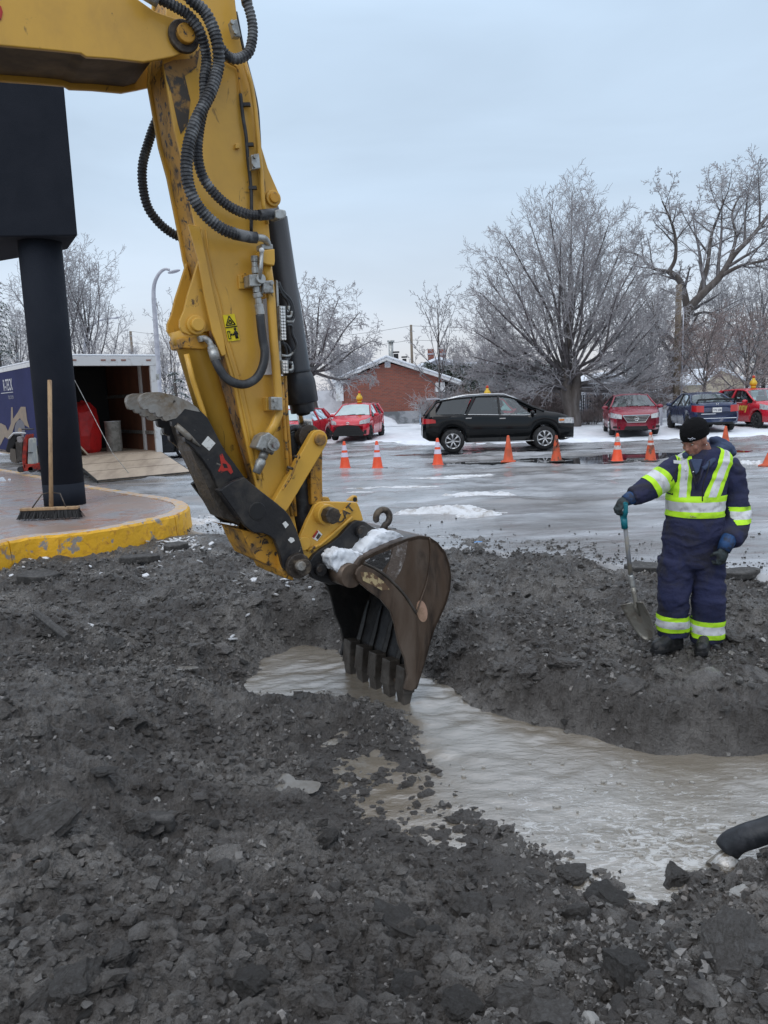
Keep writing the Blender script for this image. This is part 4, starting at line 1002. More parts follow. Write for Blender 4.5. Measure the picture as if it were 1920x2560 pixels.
# cutting lip and teeth
lipc = (B3[19] + B3[21]) / 2
tipd = (mw(1033, 1778, BW) - mw(1036, 1722, BW)).normalized(); tn = tipd.cross(EW).normalized()
root_ = mw(1030, 1712, BW)
for k in range(5):
    w0 = .03 + k * (2 * BW - .06 - .13) / 4
    base = root_ - EW * w0
    hw = EW * -.13
    def bx8(p, l, t0, t1, w_0, w_1):
        a = [p + tn * t0, p - tn * t0]; q = p + tipd * l
        vs = []
        for (pp, tt, ww) in ((p, t0, w_0), (q, t1, w_1)):
            for sa in (-1, 1):
                for sb in (-1, 1):
                    vs.append(pp + tn * tt * sa + EW * (-.065 + ww * sb))
        return vs
    f8 = [(0, 1, 3, 2), (4, 6, 7, 5), (0, 4, 5, 1), (2, 3, 7, 6), (0, 2, 6, 4), (1, 5, 7, 3)]
    mb = MB().add(bx8(base - tipd * .12, .20, .050, .055, .055, .060), f8); o = mb.build('tooth_adapter', M['mud_steel'], ex_, bevel=.008)
    mb = MB().add(bx8(base + tipd * .075, .17, .046, .014, .052, .042), f8); mb.build('tooth', M['mud_steel'], o, world=False, bevel=.008)
    # wear strip up the inside of the shell
    q = [base + (p - B3[19]) for p in ()]
mb = MB()
for k in range(5):
    w0 = .03 + k * (2 * BW - .06 - .13) / 4 + .065
    pth = [inw(B3[i], .05) - EW * w0 for i in (19, 18, 17, 16, 15)]
    mb.tube(pth, [.03, .03, .028, .02, .01], 6, smooth=False)
mb.build('adapter_strap', M['inside'], ex_)

# black hanger brackets of the bucket, pins, snow caps
ear = [(771, 1424), (774, 1404), (785, 1388), (805, 1372), (828, 1358), (850, 1340), (866, 1322), (880, 1308), (893, 1301), (912, 1304), (931, 1317), (964, 1330), (985, 1336), (950, 1365), (905, 1400), (893, 1430), (885, 1450), (862, 1460), (825, 1462), (800, 1454), (782, 1446)]
hb = plate(ear, .28, .05).build('hanger_bracket', M['black_steel'], ex_, bevel=.006)
hb2 = copy_tree(hb, ex_); hb2.location = hb.location - EW * .5
plate([(870, 1420), (893, 1390), (940, 1362), (985, 1338), (1040, 1338), (1000, 1365), (930, 1400), (905, 1440), (880, 1455)], .28, .60).build('bucket_spine', M['rust'], ex_, bevel=.01)
for a, b in ((900, 1328), (798, 1423)):
    pinc(a, b, .28, .32, .045, 'bracket_pin', M['black_steel'], 20); pinc(a, b, .32, .33, .022, 'pin_bolt', M['greasy'], 10)
MB().cyl(mw(815, 1432, .26), mw(815, 1432, .26) - EW * .5, .055, 20).build('cross_tube', M['black_steel'], ex_)
MB().cyl(mw(880, 1440, .49), mw(880, 1440, .49) - EW * .2, .085, 20).build('ear_sleeve', M['rust'], ex_)
def snow_cap(pts, w, th, name='snow_patch'):
    P = [mw(a, b, w) for a, b in pts]; bm = bmesh.new()
    mb_ = MB().prism(P, -EW * th)
    me = bpy.data.meshes.new(name); me.from_pydata(mb_.v, [], mb_.f); bm.from_mesh(me)
    bmesh.ops.recalc_face_normals(bm, faces=bm.faces)
    bmesh.ops.triangulate(bm, faces=bm.faces); bmesh.ops.subdivide_edges(bm, edges=bm.edges, cuts=3, use_grid_fill=True)
    bmesh.ops.subdivide_edges(bm, edges=[e for e in bm.edges if e.calc_length() > .03], cuts=1, use_grid_fill=True)
    bm.normal_update()
    for v in bm.verts:
        q = v.co; k = math.sin(q.x * 61 + 1.3) * math.sin(q.y * 73) * math.sin(q.z * 67) + .6 * math.sin(q.x * 140 + q.z * 130) * math.sin(q.y * 150 + 1)
        v.co += v.normal * (.014 * k)
    bm.to_mesh(me); bm.free(); me.materials.append(M['snow'])
    me.polygons.foreach_set('use_smooth', [True] * len(me.polygons))
    return link(bpy.data.objects.new(name, me), ex_)
snow_cap([(826, 1395), (838, 1380), (855, 1374), (880, 1378), (905, 1385), (908, 1398), (898, 1425), (890, 1440), (868, 1432), (845, 1430), (832, 1415)], .43, .14)
snow_cap([(902, 1382), (925, 1350), (955, 1330), (985, 1329), (1002, 1337), (1020, 1343), (985, 1354), (945, 1371), (915, 1386)], .42, .6)
# forged hook on the back of the bucket
hk = [mw(951, 1328, 0), mw(949, 1312, 0), mw(944, 1300, 0)]
HC = mw(957, 1294, .05); hx_ = (-EU).normalized()
arc = [HC + (hx_ * math.cos(t_) + Vector((0, 0, 1)) * math.sin(t_)) * .062 for t_ in np.linspace(-1.25, 3.6, 18)]
MB().tube([mw(958, 1326, .05)] + arc, [.032] + [.026] * 17 + [.018], 10).build('lifting_hook', M['greasy'], ex_)
MB().box(mw(957, 1330, .05), (.16, .16, .05), Matrix.Rotation(-TH, 3, 'Z')).build('hook_base', M['greasy'], ex_, bevel=.008)
# ================================================================ BUILT THINGS LEFT AND BEHIND
def gz(x, y):                             # height of the lot or the snow behind it
    e = float(np.interp(x, sx, sy))
    d = y - e
    return 0.0 if d < 0 else min(d / .5, 1) * .14 + min(max(d - 1, 0), 6) * .018 - .03
def ground_at(px, py):                    # where the sight line through a photo pixel meets lot or snow
    w = atz(px, py, 0.0)
    for _ in range(6): w = atz(px, py, gz(w.x, w.y))
    return w
def onray(px, py, dist_y): return at(px, py, dist_y)

M['cladding'] = mat('dark_blue_grey_cladding', (.011, .014, .021), .85, (.017, .020, .028), 2, .5, .3, bump=.25, bsc=60, spec=.2)
M['soffit'] = mat('ribbed_soffit', (.12, .105, .09), .5, (.07, .06, .05), 3, .5)
# --- canopy standing on one thick column
KZ2 = KZ
cb0 = atz(143, 1267, KZ2); RAD = 101 / FOC * cb0.y / 2
canopy = thing('canopy', 'dark slate grey building canopy carried by one thick round column on the pavement', 'canopy', (cb0.x, cb0.y + RAD, KZ2))
cx0, cy0 = cb0.x, cb0.y + RAD
zt = at(135, 605, cy0).z
MB().cyl((cx0, cy0, KZ2 - .02), (cx0, cy0, zt + .3), RAD, 48).build('column', M['cladding'], canopy)
MB().cyl((cx0, cy0, KZ2 - .02), (cx0, cy0, KZ2 + .35), RAD * 1.004, 48).build('column_base', M['cladding'], canopy)
# the box: right front corner at (193,578)..(162,183)
YF = cy0 - RAD * 1.25
c1 = at(193, 577, YF); c1b = at(10, 556, YF + .0)
dirx = Vector((-1, -.10, 0)).normalized(); dep = Vector((-.55, 1, 0)).normalized()
top_z = at(150, -300, YF).z
Bx = [c1, c1 + dirx * 1.42, c1 + dirx * 1.42 + dep * 2.6, c1 + dep * 1.15]
Bx = [Vector((p.x, p.y, zt)) for p in Bx]
MB().prism(Bx, (0, 0, top_z - zt)).build('fascia_box', M['cladding'], canopy, bevel=.02)
B2 = [Bx[1] + Vector((0, .12, 0)), Bx[1] + dirx * 6 + Vector((0, .12, 0)), Bx[1] + dirx * 6 + dep * .3, Bx[1] + dep * .3]
MB().prism(B2, (0, 0, top_z - zt)).build('fascia_panel', M['cladding'], canopy, bevel=.01)
for k in range(16):
    y = YF + .5 + k * .22; xr_ = -6.75 - .75 * (y - 13.8)
    MB().box((xr_ - 2.6, y, zt + .10), (5.2, .19, .05)).build('soffit_slat', M['soffit'], canopy)
ea, eb = Vector((-6.75 + .75 * (13.8 - YF - .4), YF + .4, zt + .02)), Vector((-6.75 - .75 * (YF + 4 - 13.8), YF + 4, zt + .02))
MB().prism([ea, eb, eb + Vector((0, 0, .3)), ea + Vector((0, 0, .3))], (.06, .06, 0)).build('soffit_edge', M['cladding'], canopy)
for dz in (0, .35, 1.4):
    MB().cyl(Bx[1] + Vector((.02, -.03, .3 + dz)), Bx[1] + Vector((-.04, -.03, .3 + dz)), .02, 8).build('fixing_bolt', M['black'], canopy)

# --- push broom leaning on the column
M['broom_wood'] = mat('worn_broom_handle', (.38, .25, .135), .6, (.24, .15, .085), 7, .45, .15, stretch=(3, 3, .4), bump=.1)
bb = atz(127, 1292, KZ2 + .03); bw = (206 - 50) / FOC * bb.y
broom = thing('push_broom', 'wide black push broom with a long wooden handle leaning against the dark column', 'broom', (bb.x, bb.y, KZ2))
tp = at(124, 951, bb.y + .55)
ft = Vector((bb.x + .01, bb.y + .02, KZ2 + .16))
MB().tube([ft, ft.lerp(tp, .5), tp], [.030, .028, .031], 12).build('handle', M['broom_wood'], broom)
MB().box((bb.x, bb.y, KZ2 + .15), (bw * .94, .10, .04)).build('broom_block', M['broom_wood'], broom, bevel=.008)
mb = MB(); rr = random.Random(3)
for k in range(900):
    x = bb.x + rr.uniform(-.5, .5) * bw * .93; y = bb.y + rr.uniform(-.045, .045); s = (x - bb.x) / bw
    e = Vector((x + s * .10 + rr.gauss(0, .012), y + rr.gauss(0, .035), KZ2 + rr.uniform(.0, .03)))
    a = Vector((x, y, KZ2 + .135)); mb.add([a + Vector((-.004, 0, 0)), a + Vector((.004, 0, 0)), e + Vector((.004, 0, 0)), e + Vector((-.004, 0, 0))], [(0, 1, 2, 3)])
mb.box((bb.x, bb.y, KZ2 + .08), (bw * .94, .075, .12)); mb.build('bristles', M['black'], broom)
for s in (-1, 1):
    MB().tube([Vector((bb.x + s * bw * .27, bb.y - .03, KZ2 + .17)), ft.lerp(tp, .105) + Vector((s * .13, 0, 0)), ft.lerp(tp, .115) + Vector((s * .03, 0, 0))], .010, 6).build('brace', M['greasy'], broom)

# --- enclosed trailer with its ramp let down
M['trailer_blue'] = mat('dark_blue_trailer_skin', (.016, .020, .078), .6, (.026, .031, .11), .8, .45, .3, bump=.03, spec=.08)
M['trailer_white'] = mat('white_trailer_frame', (.62, .63, .64), .4, (.40, .39, .37), 4, .36, .1, .6, bump=.05)
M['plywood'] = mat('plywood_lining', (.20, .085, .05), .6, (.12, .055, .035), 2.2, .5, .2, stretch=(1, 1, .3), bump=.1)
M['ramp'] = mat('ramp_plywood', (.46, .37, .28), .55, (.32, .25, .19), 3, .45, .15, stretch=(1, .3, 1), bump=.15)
YL, YR = 20.4, 22.0
tl, tr_ = at(171, 1130, YL), at(406, 1130, YR)
tl.z = tr_.z = 0
ru = (tr_ - tl).normalized(); WT = (tr_ - tl).length; rs_ = Vector((-ru.y, ru.x, 0))      # rs_: towards the front of the trailer
zf = .55; zTop = at(165, 889, YL).z
trl = thing('cargo_trailer', 'dark blue enclosed cargo trailer with white rear frame, open doorway and lowered ramp', 'trailer', tl)
def TP(a, b, z): return tl + ru * a + rs_ * b + Vector((0, 0, z))
def tbox(a0, a1, b0, b1, z0, z1, name, m_, par=trl, bev=.01, world=True):
    return MB().prism([TP(a0, b0, z0), TP(a1, b0, z0), TP(a1, b1, z0), TP(a0, b1, z0)], (0, 0, z1 - z0)).build(name, m_, par, world=world, bevel=bev)
LT = 8.5
tbox(0, .05, .06, LT, zf - .1, zTop - .06, 'side_wall', M['trailer_blue']); tbox(WT - .05, WT, .06, LT, zf - .1, zTop - .06, 'side_wall', M['trailer_blue'])
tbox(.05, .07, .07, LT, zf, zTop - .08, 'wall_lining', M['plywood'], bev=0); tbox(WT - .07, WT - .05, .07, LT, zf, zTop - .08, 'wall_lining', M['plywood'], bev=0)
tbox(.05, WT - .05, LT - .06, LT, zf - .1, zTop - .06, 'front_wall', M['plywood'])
tbox(0.0, WT, .04, LT, zTop - .06, zTop, 'roof', M['trailer_white']); tbox(-.01, WT + .01, -.02, LT, zTop + .001, zTop + .05, 'roof_snow', M['snow'], bev=.02)
tbox(.0, WT, .0, LT, zf - .14, zf, 'floor', M['ramp'])
tbox(-.012, -.002, .05, LT, zTop - .13, zTop - .02, 'roof_rail', M['trailer_white'])
tbox(0, .20, -.04, .06, zf - .16, zTop - .25, 'rear_post', M['trailer_white']); tbox(WT - .18, WT, -.04, .06, zf - .16, zTop - .25, 'rear_post', M['trailer_white'])
tbox(-.01, WT + .01, -.05, .06, zTop - .26, zTop - .01, 'header', M['trailer_white'])
for k in (.28, 1.05 , 1.32, 1.60, 2.3):
    if k < WT - .15: tbox(k, k + .13, -.065, -.05, zTop - .13, zTop - .09, 'marker_light', mat('marker_lens', (.25, .12, .09), .4) if k == .28 else bpy.data.materials['marker_lens'], bev=.004)
tbox(.10, .135, -.052, -.04, 1.55, 2.05, 'tail_light', M['decal_red'], bev=.004)
tbox(WT - .14, WT - .105, -.052, -.04, 1.55, 2.05, 'tail_light', M['decal_red'], bev=.004)
for z in (1.0, 2.55): tbox(WT - .03, WT + .06, -.06, -.04, z, z + .16, 'door_hinge', M['zinc'], bev=.004); tbox(.04, .12, -.06, -.04, z + .1, z + .24, 'door_hinge', M['zinc'], bev=.004)
tbox(.12, .15, -.07, -.05, 1.3, 1.75, 'lock_bar', M['black'], bev=.004)
# inside: rails, shelf and wall stud, red bag, grey drum, board
for z in (1.02, 2.1):
    tbox(WT - .11, WT - .07, .3, 5, z, z + .1, 'tie_rail', M['zinc'])
tbox(WT - .13, WT - .07, .9, 1.05, zf, zTop - .1, 'wall_stud', M['trailer_white'])
tbox(.07, WT - .07, 3.9, 3.95, zf, zTop - .1, 'black_cross_sheet', M['black'])  # flat black sheet across the inside, partway along
mb = MB(); base = TP(.92, 1.9, zf)
rings = []
for k, (z, r) in enumerate([(0, .50), (.1, .56), (.5, .60), (.9, .57), (1.2, .50), (1.38, .34), (1.46, .1)]):
    rings.append([base + Vector(((r + .03 * math.sin(i * 2.3 + k)) * math.cos(i * math.pi / 8), (r + .03 * math.cos(i * 3.1 + k)) * math.sin(i * math.pi / 8), z + .05 * math.sin(i * 1.3) * (k > 3))) for i in range(16)])
mb.loft(rings, smooth=False)
bag = mb.build('bulk_bag', mat('red_tarpaulin', (.52, .012, .012), .45, (.34, .01, .01), 5, .45, .2, bump=.6, bsc=9))
tag(bag, 'tall crumpled red tarpaulin bag standing inside the open trailer', 'bag')
base = TP(1.75, 1.5, zf); drum = thing('drum', 'grey concrete coloured drum beside the red bag in the trailer', 'drum', base)
MB().cyl(base, base + Vector((0, 0, .86)), .23, 24).build('drum_body', mat('grey_drum', (.30, .29, .26), .7, (.2, .19, .17), 8), drum, bevel=.01)
MB().cyl(base + Vector((0, 0, .86)), base + Vector((0, 0, .88)), .235, 24).build('lid', M['white_paint'], drum, bevel=.006)
bd = MB().prism([TP(.1, .8, zf), TP(.1, 1.7, zf), TP(.1, 1.7, zf + .9), TP(.1, .8, zf + .75)], ru * .5).build('leaning_board', M['ramp'])
bpy.data.objects.remove(bd)
bo = MB().prism([TP(.12, .3, zf + .62), TP(.14, .3, zf + .64), TP(.62, .3, zf + .03), TP(.58, .3, zf + .01)], rs_ * .8).build('board', M['ramp'])
tag(bo, 'thin plywood board leaning on the left wall inside the trailer', 'board')
# ramp
RL = 1.95
rp0 = [TP(.06, -.05, zf - .02), TP(WT - .06, -.05, zf - .02)]
rend = [TP(.06, -.05 - RL, .05), TP(WT - .06, -.05 - RL, .05)]
rend = [at(296, 1190, tl.y - RL * .80), None]
rend[0] = rp0[0] - rs_ * RL; rend[0].z = .06; rend[1] = rp0[1] - rs_ * RL; rend[1].z = .06
ramp = MB().prism([rp0[0], rend[0], rend[1], rp0[1]], (0, 0, -.05)).build('ramp_door', M['ramp'], trl, bevel=.006)
for s in (0, 1):
    MB().tube([rp0[s] + Vector((0, 0, -.03)), rend[s] + Vector((0, 0, -.03))], .035, 4, smooth=False).build('ramp_frame', M['black'], ramp, world=False)
MB().tube([rend[0] + Vector((0, 0, -.01)), rend[1] + Vector((0, 0, -.01))], .03, 4, smooth=False).build('ramp_edge', M['greasy'], ramp, world=False)
MB().tube([TP(.22, -.06, zTop - .4), rp0[0].lerp(rend[0], .5) + ru * .75 + Vector((0, 0, .35)), rp0[0].lerp(rend[0], .82) + ru * .9], .008, 5).build('ramp_cable', M['zinc'], trl)
for q in (.31, .62):
    a = rp0[0].lerp(rp0[1], .0); 
    MB().tube([rp0[0].lerp(rend[0], q) + Vector((0, 0, .003)), rp0[1].lerp(rend[1], q) + Vector((0, 0, .003))], .004, 4).build('ramp_batten', M['greasy'], ramp, world=False)
# wheels of the trailer
for b in (3.2, 4.15):
    MB().cyl(TP(-.04, b, .36), TP(.2, b, .36), .36, 24).build('wheel', M['rubber'], trl, bevel=.03)
tbox(-.10, .02, 2.7, 4.65, .62, .80, 'wheel_arch', M['black'])
# lettering and the printed loader on the side
sd = -rs_; off = -ru * .006
M['lettering'] = mat('grey_lettering', (.52, .53, .56), .5)
M['lettering_dim'] = mat('dim_lettering', (.26, .27, .33), .5)
def side_at(px, py):                      # point of the trailer's flank seen at a photo pixel
    d = ray(px, py); c = Vector((0, 0, CAM_H)); p0 = tl + off
    return c + d * ((p0 - c).dot(ru) / d.dot(ru))
e1 = side_at(32, 972); e2 = side_at(0, 978)
za, zb = side_at(32, 946).z, side_at(32, 975).z
text_mesh('R-TECK', side_at(33, 974.5) , sd, (0, 0, 1), ((za - zb) * 1.0, (za - zb) * 1.45), M['lettering'], 'lettering', trl, .002, .01, center=False)
o = [c for c in trl.children if c.name == 'lettering'][0]
xs_ = [(v.co - e1).dot(sd) for v in o.data.vertices]; sh = -max(xs_)
for v in o.data.vertices: v.co += sd * sh
z0 = side_at(33, 997).z; z1 = side_at(33, 988).z
text_mesh('TRUCTION', side_at(33, 997), sd, (0, 0, 1), ((z1 - z0) * 1.25, (z1 - z0) * 1.4), M['lettering_dim'], 'small_lettering', trl, .002, .0, center=False)
o = [c for c in trl.children if c.name == 'small_lettering'][0]
xs_ = [(v.co - side_at(34, 995)).dot(sd) for v in o.data.vertices]; sh = -max(xs_)
for v in o.data.vertices: v.co += sd * sh
zc = side_at(33, 981).z
MB().prism([side_at(33, 981), side_at(33, 981) - sd * 1.6, side_at(33, 981) - sd * 1.6 + Vector((0, 0, .02)), side_at(33, 981) + Vector((0, 0, .02))], off).build('underline', M['lettering'], trl)
M['print_tan'] = mat('printed_loader', (.20, .13, .06), .4, (.13, .085, .045), 4, .5, .2)
def sp(pts, name, m_, k=1): return MB().prism([side_at(a, b) for a, b in pts], off * (.4 * k)).build(name, m_, trl)
sp([(28, 1018), (32, 1018), (33, 1047), (45, 1030), (52, 1017), (64, 1017), (68, 1050), (74, 1070), (60, 1062), (50, 1045), (38, 1058), (30, 1085), (24, 1100), (12, 1092), (0, 1115), (-10, 1115), (-10, 1060), (2, 1058), (14, 1064), (20, 1078), (27, 1060)], 'loader_print', M['print_tan'])
sp([(50 + 13 * math.cos(t_), 1075 + 26 * math.sin(t_)) for t_ in np.linspace(0, 6.28, 20, endpoint=False)], 'tyre_print', mat('printed_tyre', (.035, .035, .06), .4), 2)
sp([(50 + 5 * math.cos(t_), 1078 + 9 * math.sin(t_)) for t_ in np.linspace(0, 6.28, 14, endpoint=False)], 'hub_print', M['print_tan'], 3)

# --- small red machine standing behind the pavement
rb = at(62, 1180, 18.6); rb.z = 0
rm = thing('compactor', 'small red and white vibrating compactor with black cover standing between pavement and trailer', 'machine', rb)
S = 18.6 / FOC
def rp_(px, py, dy=0): p = at(px, py, rb.y + dy); return p
MB().prism([rp_(54, 1148), rp_(58, 1102), rp_(64, 1086), (rp_(70, 1086)), rp_(67, 1120), rp_(64, 1172), rp_(57, 1172)], (0, .35, 0)).build('red_frame', mat('machine_red', (.42, .03, .015), .4, (.2, .02, .015), 8), rm, bevel=.02)
MB().prism([rp_(58, 1160), rp_(84, 1160), rp_(84, 1178), rp_(58, 1178)], (0, .4, 0)).build('base_plate', bpy.data.materials['machine_red'], rm, bevel=.02)
MB().prism([rp_(70, 1096), rp_(78, 1095), rp_(83, 1161), rp_(68, 1161)], (0, .3, 0)).build('water_tank', mat('tank_white', (.50, .50, .44), .4, (.36, .38, .38), 4), rm, bevel=.03)
MB().tube([rp_(68, 1132, -.02), rp_(82, 1132, -.02)], .012, 6).build('tank_strap', M['black'], rm)
MB().prism([rp_(13, 1125), rp_(20, 1098), rp_(32, 1085), rp_(42, 1088), (rp_(38, 1110)), rp_(24, 1132), rp_(16, 1132)], (0, .3, 0)).build('engine_cover', M['black'], rm, bevel=.03)
MB().tube([rp_(22, 1096, -.02), rp_(34, 1083, -.02), rp_(50, 1082, -.02), rp_(64, 1083, -.02)], .022, 6).build('handle_bar', M['white_paint'], rm)
MB().prism([rp_(40, 1092), rp_(52, 1090), rp_(58, 1104), rp_(50, 1110), rp_(42, 1106)], (0, .2, 0)).build('air_filter', mat('grey_cloth', (.32, .3, .3), .7), rm, bevel=.03)
MB().prism([rp_(25, 1120), rp_(38, 1124), rp_(42, 1158), rp_(30, 1156), rp_(24, 1148)], (0, .3, 0)).build('side_box', mat('box_brown', (.14, .12, .10), .6), rm, bevel=.01)
MB().prism([rp_(38, 1104), rp_(56, 1106), rp_(55, 1150), rp_(42, 1156)], (0, .25, 0)).build('engine_block', M['mud_steel'], rm, bevel=.01)
MB().prism([rp_(54, 1072), rp_(74, 1072), rp_(74, 1075), rp_(54, 1075)], (0, .25, 0)).build('top_guard', M['mud_steel'], rm, bevel=.004)
for px in (50, 77): MB().cyl(rp_(px, 1174), rp_(px, 1174) + Vector((0, .2, 0)), .07, 14).build('roller', M['rubber'], rm)
bl = lump_mesh('tarpaulin', at(4, 1142, 17.2).x, 17.2, .35, .3, .35, mat('pale_tarpaulin', (.62, .66, .72), .5, bump=.3), 7, z0=.02); tag(bl, 'crumpled pale tarpaulin lying at the left edge by the pavement', 'tarpaulin')
tb = at(0, 1160, 16.9); bk = MB().cyl((tb.x - .05, 16.9, 0), (tb.x - .05, 16.9, .28), .13, 18, .15).build('pail', mat('blue_plastic', (.02, .14, .50), .4)); tag(bk, 'blue plastic pail at the left edge of the picture', 'pail')

# --- road side street lamps, poles, wires
M['galv'] = mat('galvanised_pole', (.46, .47, .52), .5, (.36, .37, .42), 3)
def street_lamp(px, pbase, Y, pts, r, label):
    b = at(px, pbase, Y); g0 = gz(b.x, Y)
    t = thing('street_lamp', label, 'street lamp', (b.x, Y, g0), group='curved street lamps beyond the trailer')
    P = [Vector((b.x, Y, g0))] + [at(a, c, Y) for a, c in pts]
    P = spline(P, 6); n = len(P)
    MB().tube(P, [r * (1 - .55 * i / n) for i in range(n)], 10).build('pole', M['galv'], t)
    e = P[-1]; d = (P[-1] - P[-3]).normalized()
    MB().ell(e + d * .22, (.32, .14, .08), 12, 8, Matrix.Rotation(-.2, 3, 'Y')).build('lamp_head', M['galv'], t)
    return t
street_lamp(395, 1000, 38, [(395, 910), (388, 800), (384, 745), (386, 710), (397, 685), (412, 673), (424, 675)], .13, 'tall pale curved street lamp right of the trailer roof')
street_lamp(212, 1000, 62, [(212, 885), (214, 850), (221, 828), (240, 806), (262, 798), (285, 795)], .13, 'distant faint street lamp seen among the bare trees left of the arm')
M['pole_wood'] = mat('weathered_pole_wood', (.21, .165, .12), .8, (.14, .115, .09), 4, .5, .2, stretch=(4, 4, .3), bump=.3)
def upole(px, py0, py1, Y, r, label):
    b = at(px, py1, Y); t0 = at(px - (py1 - py0) * .012, py0, Y); g0 = gz(b.x, Y)
    t0 = Vector((b.x, Y, at(px, py0, Y).z))
    t = thing('utility_pole', label, 'utility pole', (b.x, Y, g0))
    MB().cyl((b.x, Y, g0 - .1), t0, r, 12, r * .8).build('pole', M['pole_wood'], t)
    return t, t0
u1, u1t = upole(1690, 712, 1060, 36.5, .17, 'weathered wooden utility pole in front of the leaning tree on the right')
MB().cyl((u1.location.x + .16, 36.3, .2), (u1.location.x + .16, 36.3, at(1695, 770, 36.5).z), .03, 8).build('conduit', M['galv'], u1)
MB().box((u1.location.x + .12, 36.25, at(1690, 1005, 36.5).z), (.3, .2, .6)).build('meter_box', M['galv'], u1, bevel=.02)
u2, u2t = upole(1033, 812, 1000, 85, .17, 'distant wooden utility pole rising behind the brick house')
u3, u3t = upole(332, 828, 900, 85, .17, 'distant wooden utility pole rising behind the trailer')
wires = MB()
for a, b in (((u2t + Vector((0, 0, -.1))), u3t), (u2t + Vector((0, 0, -.1)), Vector((60, 95, u2t.z + 1))), (u2t + Vector((0, 0, -1.6)), u3t + Vector((0, 0, -1.2))), (u2t + Vector((0, 0, -1.6)), Vector((60, 95, u2t.z - .4)))):
    wires.tube([a.lerp(b, k / 10) - Vector((0, 0, 1.2 * (1 - (k / 5 - 1) ** 2))) for k in range(11)], .02, 4)
w_ = wires.build('overhead_wire', M['black']); tag(w_, 'thin overhead wires strung between the distant utility poles', 'wire')

# --- brick bungalow
M['brick'] = None
def brick_mat():
    m = bpy.data.materials.new('red_brick_wall'); m.use_nodes = True; t = m.node_tree; b = t.nodes['Principled BSDF']
    g = t.nodes.new('ShaderNodeTexCoord'); mp_ = t.nodes.new('ShaderNodeMapping'); mp_.inputs['Rotation'].default_value = (R_(90), 0, 0)
    br = t.nodes.new('ShaderNodeTexBrick'); br.inputs['Scale'].default_value = 1; br.inputs['Brick Width'].default_value = .24; br.inputs['Row Height'].default_value = .085; br.inputs['Mortar Size'].default_value = .012
    br.inputs['Color1'].default_value = (.33, .085, .048, 1); br.inputs['Color2'].default_value = (.22, .062, .042, 1); br.inputs['Mortar'].default_value = (.20, .14, .12, 1)
    t.links.new(g.outputs['Object'], mp_.inputs[0]); t.links.new(mp_.outputs[0], br.inputs[0]); t.links.new(br.outputs[0], b.inputs['Base Color']); b.inputs['Roughness'].default_value = .8
    bp = t.nodes.new('ShaderNodeBump'); bp.inputs['Distance'].default_value = .01; t.links.new(br.outputs['Fac'], bp.inputs['Height']); bp.invert = True; t.links.new(bp.outputs[0], b.inputs['Normal'])
    return m
M['brick'] = brick_mat()
YH = 46.0
hl = at(853, 1056, YH); hr = at(1142, 1050, YH); hzg = hl.z
def H(px, py, d=0): p = at(px, py, YH); return Vector((p.x, YH + d, p.z))
house = thing('brick_house', 'single storey red brick bungalow with snowy low gable roof behind the red hatchback', 'house', (hl.x, YH, gz(hl.x, YH)))
g0 = gz(hl.x, YH) - .1
xl, xr, xp = H(855, 1000).x, H(1138, 1000).x, H(966, 900).x
zeL, zeR, zp = H(862, 950).z, H(1110, 950).z, H(966, 906).z
ze = (zeL + zeR) / 2; zw = H(1000, 1028).z
bwall = MB().prism([Vector((xl, YH, zw)), Vector((xr - .7, YH, zw)), Vector((xr - .7, YH, ze)), Vector((xp, YH, zp)), Vector((xl, YH, ze))], (0, 11, 0)).build('brick_wall', M['brick'], house)
MB().box(((xl + xr - .7) / 2, YH + 5.5, (g0 + zw) / 2), (xr - xl - .6, 11.1, zw - g0)).build('foundation', mat('patched_foundation', (.33, .34, .36), .8, (.15, .16, .17), .9, .48, .06), house)
for s, xe, zz in ((-1, xl - .5, ze - .10), (1, xr + .35, ze - .42)):
    a = Vector((xp, YH - .35, zp + .10)); b = Vector((xe, YH - .35, zz))
    MB().prism([a, b, b + Vector((0, 0, .16)), a + Vector((0, 0, .18))], (0, 11.8, 0)).build('roof', M['white_paint'], house, bevel=.01)
    MB().prism([a + Vector((0, -.06, .18)), b + Vector((s * .05, -.06, .15)), b + Vector((0, -.06, .27)), a + Vector((0, -.06, .31))], (0, 11.9, 0)).build('roof_snow', M['snow'], house, bevel=.04)
wv = MB().box(H(969, 911, -.03), (.34, .06, .36)).build('gable_vent', M['white_paint'], house, bevel=.01)
MB().box(H(969, 911, -.07), (.24, .02, .26)).build('vent_slats', M['galv'], wv, world=False)
MB().box((H(853, 975).x - .1, YH - .05, H(853, 975).z), (.45, .1, 1.3)).build('corner_panel', M['white_paint'], house)
MB().box((H(1100, 962).x, YH - .04, H(1100, 968).z), (.55, .1, .55)).build('window', M['white_paint'], house, bevel=.01)
chz = lambda px, py: at(px, py, YH + 5)
MB().cyl(Vector((chz(977, 890).x, YH + 5, zp - .3)), chz(977, 855), .16, 12).build('flue', M['zinc'], house)
MB().cyl(chz(977, 856), chz(977, 851), .24, 12).build('flue_cap', M['zinc'], house)
for px, py, s in ((990, 889, .42), (1011, 900, .36)):
    p = at(px, py, YH + 3); MB().box(p - Vector((0, 0, .1)), (s * .7, s * .7, s)).build('roof_vent', M['black'], house, bevel=.01); MB().box(p + Vector((0, 0, s * .5)), (s, s, .08)).build('vent_cap', M['black'], house)
MB().cyl(at(1051, 1060, YH - 2) - Vector((0, 0, .3)), at(1050, 1026, YH - 2), .05, 8).build('gas_pipe', mat('pale_blue_pipe', (.3, .42, .55), .5), house)
